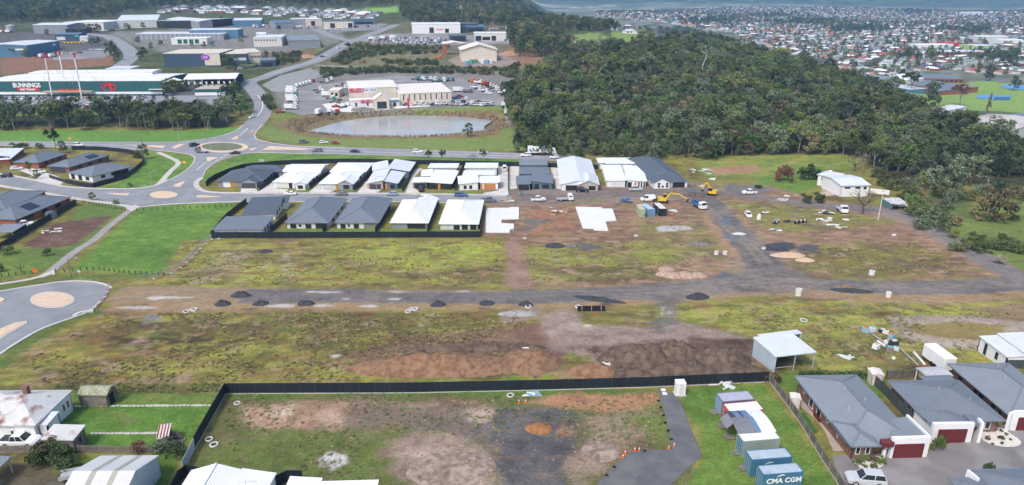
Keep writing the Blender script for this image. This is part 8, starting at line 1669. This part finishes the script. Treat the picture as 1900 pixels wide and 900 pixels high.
# concrete pieces
def drum(name, label, u, v, r, h, m=M_conc_w, hole=True, group=None, tilt=0):
 p = P(u, v); o = thing(name, label, name.replace('_', ' '), p, group=group); b = MB(); n = 14; R_ = r * .72
 vs = [(rr * math.cos(6.2832 * i / n), rr * math.sin(6.2832 * i / n), z) for rr, z in ((r, 0), (r, h), (R_, h), (R_, h * .3)) for i in range(n)]
 b.add(vs, [(k * n + i, k * n + (i + 1) % n, (k + 1) * n + (i + 1) % n, (k + 1) * n + i) for k in range(3) for i in range(n)]); b.build('ring_wall', m, o); MB().tube((0, 0, .01), (0, 0, h * .32), R_ * .98, n=n).build('base', M_dark, o); o.rotation_euler.x = tilt; return o
for u, v, r, h, nm, lb in ((388, 816, .55, .2, 'manhole_ring', 'upper of two concrete manhole rings in the grass by the fence'), (397, 826, .6, .2, 'manhole_ring', 'lower of two concrete manhole rings in the grass by the fence'), (947, 734, .6, .15, 'manhole_ring', 'round concrete cover below the charcoal fence'), (440, 749, .5, .2, 'manhole_ring', 'concrete ring in the corner of the building block'), (1329, 472, .6, .9, 'concrete_pit', 'left of two concrete pits beside the crossing'), (1345, 472, .6, .9, 'concrete_pit', 'right of two concrete pits beside the crossing'), (1617, 510, .7, 1.1, 'concrete_pit', 'concrete pit on the far side of the gravel road'), (1481, 548, .7, 1.6, 'concrete_pit', 'tall concrete pit on the near side of the crossing'), (1648, 551, .6, 1.2, 'concrete_pit', 'concrete pit near the right gravel windrow'), (1491, 595, .75, .2, 'concrete_ring', 'white ring lying in the right paddock'), (346, 579, .7, .25, 'concrete_ring', 'left of two pale rings at the start of the gravel road'), (360, 576, .75, .4, 'concrete_ring', 'right of two pale rings at the start of the gravel road'), (757, 579, .65, .3, 'concrete_ring', 'left of two pale rings midway along the gravel road'), (770, 575, .7, .4, 'concrete_ring', 'right of two pale rings midway along the gravel road'), (980, 570, .7, .3, 'concrete_ring', 'pale ring behind the heap by the black pipes'), (1073, 570, .7, .3, 'concrete_ring', 'pale ring beside the black pipes'), (1417, 462, .6, .4, 'concrete_ring', 'pale ring above the dark gravel spill'), (974, 443, .5, .3, 'concrete_ring', 'pale ring above the brown strip'), (1180, 438, .6, .3, 'concrete_ring', 'white ring on the dirt below the slab')): drum(nm, lb, u, v, r, h)
def pipes(label, u, v, L, n, r, m, rz=0, name='pipe_bundle'):
 p = P(u, v); o = thing(name, label, 'pipes', p, rz); k = 0
 for lay in range(3):
  for i in range(n - lay):
   if n - lay <= 0: break
   y = (i - (n - lay - 1) / 2) * 2 * r; z = r + lay * r * 1.75; MB().tube((-L / 2, y, z), (L / 2, y, z), r * .98, n=8).build('pipe', m, o)
 for x in (-L * .35, 0, L * .35): MB().box((x, 0, 0), (.06, 2 * r * n + .04, r * 5.4), top=.5).build('strap', M_white, o)
pipes('bundle of long black pipes beside the gravel road', 1097, 576, 5.8, 3, .2, M_black, .03); pipes('black pipe rack on the weeds', 1440, 414, 3.2, 3, .24, M_dark, .9); pipes('pale timber pack on the weeds near the white hatchback', 1408, 405, 4.2, 3, .2, M_white, 1.2); pipes('black pipe pack right of the cyan wrapped drums', 1485, 414, 4.4, 2, .22, M_black, .3)
def cone(u, v, label):
 p = P(u, v); o = thing('traffic_cone', label, 'traffic cone', p); b = MB(); b.box((0, 0, 0), (.42, .42, .05)); b.tube((0, 0, .05), (0, 0, .42), .17, .1, 10, False); b.tube((0, 0, .58), (0, 0, .78), .075, .03, 10); b.build('cone_body', M_orange, o); MB().tube((0, 0, .42), (0, 0, .58), .102, .073, 10, False).build('reflective_band', M_white, o)
for u, v, lb in ((963, 748, 'left of two orange cones below the fence'), (975, 748, 'right of two orange cones below the fence'), (1156, 850, 'orange cone at the slanting drive edge, lower of two'), (1160, 843, 'orange cone at the slanting drive edge, upper of two'), (1178, 837, 'left of two orange cones on the straight drive edge'), (1186, 837, 'right of two orange cones on the straight drive edge'), (1241, 834, 'orange cone on the inner drive corner, left one'), (1251, 829, 'orange cone on the inner drive corner, right one'), (1218, 491, 'orange cone by the pink gravel heaps')): cone(u, v, lb)
for i, (u, v) in enumerate(((1222, 745), (1226, 757), (1231, 771), (1234, 785), (1240, 800), (1246, 816), (1196, 838), (1140, 868), (1126, 883))):
 o = MB().box((0, 0, 0), (.5, .32, .22), top=.7).build('sandbag', M_black); o.location = P(u, v); tag(o, 'black sandbag, %s along the edge of the dark drive' % ORD[i], 'sandbag', 'sandbags along the drive')
for i, (x, y) in enumerate(((207, 183), (218, 211))): o = MB().box((0, 0, .05), (.7, .7, .08)).build('drain_cover', M_white); o.location = P(*zc(x, y)) + Vector((0, 0, .06)); tag(o, 'white square drain cover, %s of two on the dark drive' % ('upper', 'lower')[i], 'drain cover')
for i, (x, y) in enumerate(((592, 350), (655, 458), (705, 540), (765, 660), (825, 775))):
 r = thing('pallet_step', 'timber pallet step, %s from the top beside the containers' % ORD[i], 'pallet', P(*zc(x, y)) + Vector((0, 0, .05)), .1, 'pallet steps beside the containers'); 
 for k in range(5): MB().box((0, -.5 + .25 * k, .1), (1.5, .2, .04)).build('slat', M_wood, r)
 for k in (-.6, 0, .6): MB().box((k, 0, 0), (.1, 1.2, .1)).build('bearer', M_wood, r)
# sheets, boards, offcuts
SHEET = [M_white, M_conc_w, RF_PALE, M_timber, M_wood, mat('blue_sheet', (.22, .36, .44), .6, .1), mat('rust_board', (.3, .14, .07), .8, .2), mat('cyan_wrap', (.1, .42, .47), .4, .1), M_orange, M_dark]
def sheets(label, u, v, n, spread, m_ids, size=(1.6, .9), cat='building material', name='board_stack'):
 p = P(u, v); r = thing(name, label, cat, p); qq = random.Random(int(u * 3 + v))
 for i in range(n): MB().box((0, 0, 0), (size[0] * qq.uniform(.6, 1.3), size[1] * qq.uniform(.4, 1.2), qq.uniform(.05, .35))).build('board', SHEET[qq.choice(m_ids)], r, (qq.uniform(-1, 1) * spread, qq.uniform(-1, 1) * spread * .8, .02 + .05 * i)).rotation_euler = (0, 0, qq.uniform(-.9, .9))
for a in (('pile of white boards by the bare tree', 1530, 410, 7, 2.2, (0, 1, 4)), ('white sheets spread on the dirt near the bare tree', 1552, 421, 5, 2.0, (0, 0, 1)), ('white wrapped materials behind the board pile', 1535, 396, 6, 2.0, (0, 9)), ('lone white board on the dirt right of the boards', 1570, 408, 1, .2, (0,)), ('white board near the driveway', 1660, 437, 1, .2, (0,)), ('white panels leaning near the pale timber pack', 1420, 396, 4, 1.0, (0, 1, 4)), ('cyan wrapped drums on the weeds', 1462, 412, 3, .7, (7, 9)), ('small blue and white scraps on the dirt', 1440, 428, 4, 1.8, (5, 1, 0)), ('white flat sheet at the tanks', 1460, 364, 2, .4, (0,)), ('white scraps near the farm lawn', 1452, 371, 4, 1.6, (0, 1)), ('white cabinets beside the black container', 1247, 393, 5, 1.0, (0, 0, 2)), ('orange tarp beside the black container', 1246, 399, 1, .1, (8,)), ('long pale boards at the slate roofed house', 1300, 346, 3, 1.2, (3, 0)), ('white rubbish along the weeds above the site', 1300, 320, 7, 5, (0, 1, 4)), ('white long sheets by the upper weeds', 1295, 316, 3, 3, (0,)), ('white bag heap at the site edge', 1322, 333, 4, 1.2, (0, 0, 9)), ('timber and rubble by the dirt lot', 1037, 396, 8, 2.4, (3, 4, 0)), ('pale blue pipe bundle by the left slab', 1022, 386, 2, .3, (5,)), ('white litter at the end of the sealed street', 940, 372, 6, 2.2, (0, 1, 3)), ('rusty orange plates on the dirt lot', 1000, 397, 2, .5, (6,)), ('broken white sheet on the earth bank', 976, 650, 3, .6, (0, 1)), ('white sheets in the dirt by the fence', 1130, 680, 3, .7, (0, 2)), ('blue and white rags below the charcoal fence', 985, 734, 4, .8, (5, 0)), ('grey sheet on the right paddock', 1575, 665, 4, .8, (1, 2)), ('scattered rubbish around the garden bed', 100, 432, 7, 4.0, (0, 4, 1)), ('white plank in the garden bed', 108, 425, 1, .1, (0,)), ('grey tarp on the paddock at the fence corner', 407, 444, 1, .2, (5,)), ('long flat grey sheets along the charcoal fence', 1340, 716, 6, 1.6, (2, 1, 2))): sheets(a[0], a[1], a[2], int(a[3] * 1.6 + .5), a[4], a[5], size=(1.7, .5))
for i, (x, y, m, s) in enumerate(((822, 205, 5, 1.3), (868, 202, 2, 1.2), (932, 210, 9, .9), (960, 216, 1, 1.1), (1000, 250, 5, 1.2), (895, 318, 0, 1.2), (970, 285, 0, .9), (1012, 300, 9, 1.4), (985, 340, 4, 1.3), (1030, 330, 2, .9), (600, 372, 6, .6), (1015, 390, 0, .5))):
 r = thing('scrap_crate', '%s crate of scrap, %s in the junk heap right of the open shed' % ({5: 'blue', 2: 'pale', 9: 'dark', 1: 'concrete grey', 0: 'white', 4: 'wooden', 6: 'rusty'}[m], ORD[i]), 'crate', P(*zS(x, y)), R.uniform(-.6, .6), 'scrap in the junk heap'); MB().box((0, 0, .1), (s, s * .8, s * .7), top=.92).build('crate_body', SHEET[m], r); MB().box((0, 0, 0), (s * 1.1, s * .9, .1)).build('skid', M_wood, r); MB().box((.1, 0, s * .7 + .1), (s * .6, s * .3, .2)).build('contents', SHEET[(m + 3) % 10], r)
for lb, a, b in (('long dark beams in the junk heap', (870, 230), (945, 280)), ('rusty rail lying from the junk heap to the patio', (1050, 318), (1178, 440)), ('white painted rail beside the rusty one', (1150, 345), (1225, 430)), ('pale pole in the junk heap', (905, 270), (955, 305))):
 p, q2 = P(*zS(*a)), P(*zS(*b)); r = thing('scrap_beam', lb, 'beam', p); MB().bar((0, 0, .15), q2 - p + Vector((0, 0, .15)), .3, .2).build('beam', SHEET[0 if 'white' in lb or 'pale' in lb else 4], r); MB().bar((.3, .4, .1), q2 - p + Vector((.3, .4, .1)), .14, .1).build('strip', SHEET[1], r)
# poles and lamps
def pole(label, base, top, arms=2, lamp=False, m=M_wood, r0=.16):
 p = P(*base); dv = (top[1] - CY) / F_PX; t = p.y / (CT - dv * ST); h = CAM_H - t * (ST + dv * CT) - p.z; o = thing('street_lamp' if lamp else 'power_pole', label, 'street lamp' if lamp else 'power pole', p)
 MB().tube((0, 0, -.5), (0, 0, h), r0, r0 * .65, 8).build('post', m, o)
 for k in range(arms): MB().bar((-1.2, 0, h - .5 - .9 * k), (1.2, 0, h - .5 - .9 * k), .1, .12).build('crossarm', M_wood, o)
 if arms:
  for x in (-1, 1): MB().tube((x, 0, h - .44), (x, 0, h - .2), .06, n=6).build('insulator', M_white, o)
 if lamp: MB().tube((0, 0, h - .1), (2.0, 0, h + .2), .05, n=6).build('arm', m, o); MB().box((2.2, 0, h + .1), (.7, .3, .12)).build('lamp_head', M_steel, o)
pole('tall power pole beside the curved black fence', (270, 303), (266, 256)); pole('power pole on the far verge behind the roundabout approach', (273, 250), (267, 208)); pole('tall twin arm pole left of the hill road', (384, 259), (382, 216), 1); pole('second pole by the tree belt near the roundabout', (391, 250), (389, 215), 1)
pole('street lamp on the main road left of the roundabout', (224, 270), (220, 232), 0, True, M_steel, .1); pole('street lamp at the left lip of the roundabout', (333, 264), (332, 239), 0, True, M_steel, .1); pole('thin lamp post on the corner grass', (281, 344), (278, 318), 0, True, M_steel, .08); pole('lamp post at the small roundabout', (264, 372), (263, 345), 0, True, M_steel, .08); pole('pale power pole beside the driveway and bare tree', (1629, 409), (1637, 358), 1, False, M_conc_w, .15); pole('green lamp post at the lower park corner', (133, 516), (127, 480), 0, True, WL_GREEN, .08); pole('lamp post before the first white roofed house', (518, 360), (517, 330), 0, True, M_steel, .08); pole('lamp post before the tilted roofs', (699, 357), (699, 328), 0, True, M_steel, .08)
def sign(label, u, v, m, w=1.2, h=1.0, z=1.2):
 p = P(u, v); o = thing('road_sign', label, 'sign', p); MB().tube((0, 0, 0), (0, 0, z + h), .04, n=6).build('post', M_steel, o); MB().box((0, -.06, z), (w, .05, h)).build('sign_face', m, o)
YS = mat('sign_yellow', (.75, .36, .02), .6, .03)
for a in (('yellow warning sign on the far verge of the main road', 131, 263, YS), ('yellow warning sign by the left estate', 44, 271, YS), ('yellow warning sign at the start of the footpath', 277, 280, YS), ('yellow warning sign on the corner grass', 343, 308, YS, 1.5), ('yellow warning sign on the hill road corner', 469, 249, YS, 1.4), ('grey sign board on the roundabout bank', 486, 303, M_steel, 2.2, 1.3, .6), ('orange sign by the lower park path', 66, 508, M_orange, 1.4, .9, .4), ('white letter box kiosk by the lower park path', 100, 510, WL_LBR, .7, 1.2, .1), ('small green roofed sign by the lower park', 150, 518, WL_PALEBLUE, .8, .5, 1.8), ('blue estate sign at the end of the white drive', 968, 364, WL_TEAL, 1.2, 1.6, .4)): sign(*a)
# stepping stone paths in the old back yard: each stone a part
for lb, a, b, n in (('row of pale stepping stones across the old lawn, upper', (530, 352), (1485, 346), 34), ('row of pale stepping stones across the old lawn, lower', (640, 541), (1092, 541), 17)):
 p0, p1 = P(*zL(*a)), P(*zL(*b)); r = thing('stepping_path', lb, 'path', p0); me = MB().box((0, 0, -.05), (.6, .42, .14), top=.92).mesh('stone', M_path)
 for i in range(n): t = i / (n - 1); x, y = p0.x + (p1.x - p0.x) * t, p0.y + (p1.y - p0.y) * t; o = obj('stone', me, r); o.location = (x - p0.x, y - p0.y + R.uniform(-.05, .05), zf(x, y) - p0.z); o.rotation_euler = (0, 0, R.uniform(-.2, .2)); o.scale = (R.uniform(.8, 1.1),) * 3
# wood stack, pebble beds, hedge
wp_ = P(*zL(1215, 600)); r = thing('firewood_stack', 'stack of split firewood beside the striped wood store', 'firewood', wp_)
for i in range(46): z = R.uniform(.1, 1.3); y = R.uniform(-.9, .9); MB().bar((R.uniform(-.7, -.1), y, z), (R.uniform(.3, 1.2) * (1.5 - z), y + R.uniform(-.4, .4), max(.08, z - R.uniform(0, .6))), R.uniform(.1, .2)).build('log', M_wood, r)
PEB = mat('white_pebbles', (.62, .58, .52), .9, .15, 3, bump=.05)
setting(drape('pebble_bed', wpoly([z6(*p) for p in ((375, 712), (440, 705), (560, 700), (595, 745), (585, 775), (520, 795), (450, 790), (410, 765))], 3), PEB, .1)); setting(drape('pebble_bed', wpoly([z6(*p) for p in ((1285, 520), (1400, 500), (1480, 545), (1552, 600), (1530, 632), (1440, 638), (1340, 618), (1280, 580))], 3), PEB, .1))
for i, (x, y, s, l) in enumerate(((415, 755, 1.2, 'olive'), (465, 735, 1.2, 'green'), (525, 740, 1.3, 'brown'), (580, 750, 1.2, 'lime'), (525, 785, 1.0, 'lime'), (470, 780, .6, 'olive'), (1312, 528, .6, 'dark'), (1375, 525, .5, 'dark'), (1415, 530, .5, 'dark'), (1452, 555, .5, 'dark'), (1320, 585, .7, 'bronze'), (1412, 585, .8, 'dark'), (1480, 590, .4, 'dark'), (1422, 618, .5, 'dark'), (1355, 620, .4, 'dark'))):
 tree(P(*z6(x, y)), 'shrub', l, '%s garden plant, %s in the pebble bed %s' % (l if l != 'lime' else 'light green', ORD[i if i < 6 else i - 6], 'before the first brick house' if i < 6 else 'before the middle brick house'), s, 1 + i % 2, 'pebble bed plants')
hb = [source('shrub', 'green', 1), source('shrub', 'olive', 2)]
for k, (x0, x1) in enumerate(((1482, 1522), (1524, 1550), (1552, 1608))):
 p0, p1 = P(x0, 704), P(x1, 703); r = thing('hedge', 'clipped green hedge section, %s from the left behind the brick house' % ORD[k], 'hedge', p0, group='clipped hedge behind the brick house'); b = MB(); q = random.Random(k)
 for _ in range(1300): c = Vector((q.uniform(0, p1.x - p0.x), q.uniform(-.5, .5), q.uniform(0, 1.5))); a = Vector((q.gauss(0, 1), q.gauss(0, 1), q.gauss(0, 1))).normalized() * .16; d = a.cross(Vector((q.gauss(0, 1), q.gauss(0, 1), 1))).normalized() * .1; b.add([c - a, c - d, c + a, c + d], [(0, 1, 2, 3)])
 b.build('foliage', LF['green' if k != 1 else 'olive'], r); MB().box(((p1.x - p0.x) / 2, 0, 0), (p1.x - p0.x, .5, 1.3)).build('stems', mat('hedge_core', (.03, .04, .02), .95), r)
# ------------------------------------------------------------------ suburbs
def small_house(rc, wc, w=13, d=9.5, h=2.8, pitch=.42, wing=True):
 b = MB(); b.box((0, 0, -1.5), (w - .8, d - .8, h + 1.5)); b.mi = 1; m = d / 2
 def hip(x, y, w, d):
  m = d / 2; z = h
  b.add([(x - w / 2, y - m, z), (x + w / 2, y - m, z), (x + w / 2, y + m, z), (x - w / 2, y + m, z), (x - w / 2 + m, y, z + m * pitch), (x + w / 2 - m, y, z + m * pitch)], [(0, 1, 5, 4), (1, 2, 5), (2, 3, 4, 5), (3, 0, 4), (3, 2, 1, 0)])
 hip(0, 0, w, d)
 if wing:
  b.mi = 0; b.box((w * .28, -d * .45, -1.5), (5, 4, h + 1.4)); b.mi = 1
  x, y0, y1, e = w * .28, -d * .45 - 2.3, 0, 2.8; z = h - .02
  b.add([(x - e, y0, z), (x + e, y0, z), (x, y0, z + e * pitch), (x - e, y1, z), (x + e, y1, z), (x, y1, z + e * pitch)], [(0, 2, 5, 3), (1, 4, 5, 2), (0, 1, 2), (3, 5, 4), (0, 3, 4, 1)])
 b.mi = 2
 for x in (-w * .3, 0): b.box((x, -d / 2 + .4, .9), (1.8, .1, 1.2))
 return b.mesh('suburban_house', [wc, rc, M_glass])
RCOL = [('grey', (.20, .22, .25)), ('red', (.30, .085, .06)), ('white', (.66, .69, .72)), ('brown', (.20, .125, .095)), ('dark', (.09, .10, .12)), ('terracotta', (.36, .17, .11)), ('pale grey', (.42, .45, .48)), ('green grey', (.20, .26, .23))]
WCOL = [M_white, M_cream, M_brick_r, WL_LBR, M_brick, M_cream, M_white, WL_LBR]
HS = []
for i, (n, c) in enumerate(RCOL):
 HS.append((n, small_house(mat('suburb_roof_' + n.replace(' ', '_'), c, .7, .1, .3, obj_rand=.2), WCOL[i], 13 + (i % 3) * 2, 9 + (i % 2) * 1.5, wing=i % 3 != 2)))
TR = random.Random(8); houses = []
def put(x, y, rz, pool, where, sc=1.0): houses.append((x, y, rz, TR.choice(pool), where, sc))
# hilltop and upper estates
for poly, st, pool, where in (
  ([(285, 26), (300, 14), (400, 12), (500, 17), (590, 18), (700, 24), (712, 34), (640, 36), (560, 32), (500, 30), (420, 24), (330, 24)], 21, (0, 0, 4, 6, 0, 2), 'in the grey roofed estate below the ridge'),
  ([(850, 14), (930, 8), (1000, 8), (1000, 26), (900, 30), (850, 26)], 30, (2, 6, 5, 0), 'among the hilltop trees near the skyline'),
  ([(1010, 10), (1100, 10), (1110, 26), (1060, 32), (1000, 28)], 24, (2, 5, 1, 6), 'on the crest above the bushland')):
 y = 700.0
 while y < 1300:
  x = -560.0
  while x < 220:
   xx, yy = x + TR.uniform(-3, 3), y + TR.uniform(-3, 3); u, v = proj(xx, yy, zf(xx, yy))
   if in_poly(poly, u, v): put(xx, yy, TR.choice((0, 1.57, .2, -.2)), pool, where)
   x += st
  y += st * 1.1
for u, v, k in ((1140, 56, 0), (1168, 62, 6), (1165, 50, 2), (1250, 64, 2), (1285, 78, 6), (1185, 82, 1), (1050, 80, 5)): p = P(u, v); put(p.x, p.y, .3, (k,), 'beside the lawn on the bushland crest', 1.1)
# the valley town: rows of houses on bent street grids
TOWN_EDGE = [(1110, 30), (1200, 40), (1300, 52), (1370, 66), (1500, 116), (1640, 160), (1700, 190), (1990, 260), (1990, -30), (1110, -30)]
OUT = [(1690, 140), (1800, 134), (1990, 150), (1990, 300), (1800, 260), (1700, 205), (1650, 165)]
rz0 = .32; c, s = math.cos(rz0), math.sin(rz0)
RC_ = 0
gy = -1700.0; row_ = 0
while gy < 4300:
 gx = -1200.0
 while gx < 4600:
  if int((gx + 1200) // 15.5) % 9 != 8:
   x = gx * c - gy * s + 300 + TR.uniform(-1.5, 1.5); y = gx * s + gy * c + 400 + TR.uniform(-1.5, 1.5)
   if 430 < y < 3300 and x > 60 and abs(x) < y * .95 and float(x) + min(250, .6 * max(0, y - 820)) > 330:
    u, v = proj(x, y, zf(x, y))
    if in_poly(TOWN_EDGE, u, v) and not in_poly(OUT, u, v) and TR.random() < .86 - .3 * (fbm(np.array([x / 150.]), np.array([y / 150.]), 5)[0] > .62):
     put(x, y, rz0 + TR.choice((0, 0, 1.57)), (0, 0, 1, 2, 2, 3, 4, 5, 6, 6, 7, 7, 0, 3), 'in the valley town beyond the bush')
  gx += 15.5
 gy += 24 if row_ % 2 else 33
 row_ += 1
houses.sort(key=lambda t: t[1]); up = [h for h in houses if 'valley' not in h[4]]; tn = [h for h in houses if 'valley' in h[4]]
nsing = max(0, 300 - len(up))
for (x, y, rz, k, where, sc) in up + tn[:nsing]:
 o = obj('suburban_house', HS[k][1]); o.location = (x, y, zf(x, y)); o.rotation_euler = (0, 0, rz); o.scale = (sc,) * 3
 tag(o, '%s roofed house %s' % (HS[k][0], where), 'house', 'houses ' + where)
srcs = [bpy.data.objects.new('h', me) for _, me in HS]
scatter('town_houses', 'hundreds of small far houses filling the valley town', [(x, y, zf(x, y), 1.0, rz, k) for x, y, rz, k, w, sc in tn[nsing:]], srcs, 'houses')
pts = []
for (x, y, rz, k, where, sc) in tn:
 for _ in range(TR.choice((1, 2, 2, 3))): xx, yy = x + TR.uniform(-9, 9), y + TR.uniform(7, 13) * TR.choice((1, 1, -1)); pts.append((xx, yy, zf(xx, yy), TR.uniform(.35, 1.0), TR.uniform(0, 6.28), TR.choice((0, 1, 3, 6, 5))))
for cu, cv, du, dv, n in ((1500, 44, 90, 6, 160), (1590, 56, 60, 5, 120), (1690, 24, 40, 5, 60), (1440, 30, 50, 5, 80), (1320, 40, 60, 8, 120), (1800, 60, 60, 5, 50), (1700, 108, 60, 8, 26), (1850, 110, 50, 12, 30)):
 for _ in range(n):
  p = P(TR.gauss(cu, du / 2), TR.gauss(cv, dv / 2))
  if p.y < 3400: pts.append((p.x, p.y, p.z, TR.uniform(.8, 1.5), TR.uniform(0, 6.28), TR.choice((0, 0, 7, 3))))
scatter('town_trees', 'garden and street trees scattered through the valley town', pts, [o.copy() for o in SRC], 'trees')
for u0, u1, v, h, m, rm, lb in ((1690, 1775, 92, 8, M_white, RF_WHITE, 'long white roofed shopping hall in the town'), (1752, 1778, 90, 9, REDS, mat('red_roof', (.45, .05, .05), .6), 'red fronted store beside the white shopping hall'), (1795, 1840, 94, 8, mat('lime_wall', (.35, .5, .12), .6), RF_PALE, 'lime fronted store in the town'), (1735, 1825, 106, 8, M_brick_r, RF_PALE, 'long brick mall with pale roof'), (1845, 1900, 84, 9, M_white, RF_WHITE, 'white hall at the right edge of town'), (1780, 1830, 28, 10, M_white, RF_WHITE, 'far white factory near the hills'), (1800, 1880, 76, 8, WL_LBR, RF_WHITE, 'pale warehouse behind the lime store')):
 a, b = P(u0, v), P(u1, v); f = frame_rect((a.x + b.x) / 2, (a.y + b.y) / 2 + 12, 0.05, (b.x - a.x), 34, h); r = house(lb, f, cat='building', name='town_building'); block(r, f, ('gx', 3), m, rm, .2)
setting(strip_mesh('town_road', resample([P(1676, 48).xy, P(1683, 18).xy], 60), 16, M_asph, .6))
# things that look alike are told apart by their order across the view
same = {}
for o in scene.objects:
 if o.parent is None and 'label' in o and 'kind' not in o: same.setdefault(o['label'], []).append(o)
for lb, l in same.items():
 if len(l) > 1:
  l.sort(key=lambda o: proj(*o.location)[0])
  for i, o in enumerate(l): o['label'] = '%s from left, %s' % (ORD[i] if i < len(ORD) else 'one', lb)
# ------------------------------------------------------------------ haze
hz = MB(); hz.box((0, 5995, -65), (28400, 12050, 320)); hm = bpy.data.materials.new('air'); hm.use_nodes = True; t = hm.node_tree; t.nodes.remove(t.nodes['Principled BSDF']); pv = t.nodes.new('ShaderNodeVolumePrincipled'); pv.inputs['Color'].default_value = (.30, .58, 1, 1); pv.inputs['Density'].default_value = .00013; pv.inputs['Anisotropy'].default_value = .0
t.links.new(pv.outputs[0], t.nodes['Material Output'].inputs['Volume']); ho = hz.build('haze', hm); ho['kind'] = 'stuff'; tag(ho, 'thin blue air haze over the far valley', 'haze')
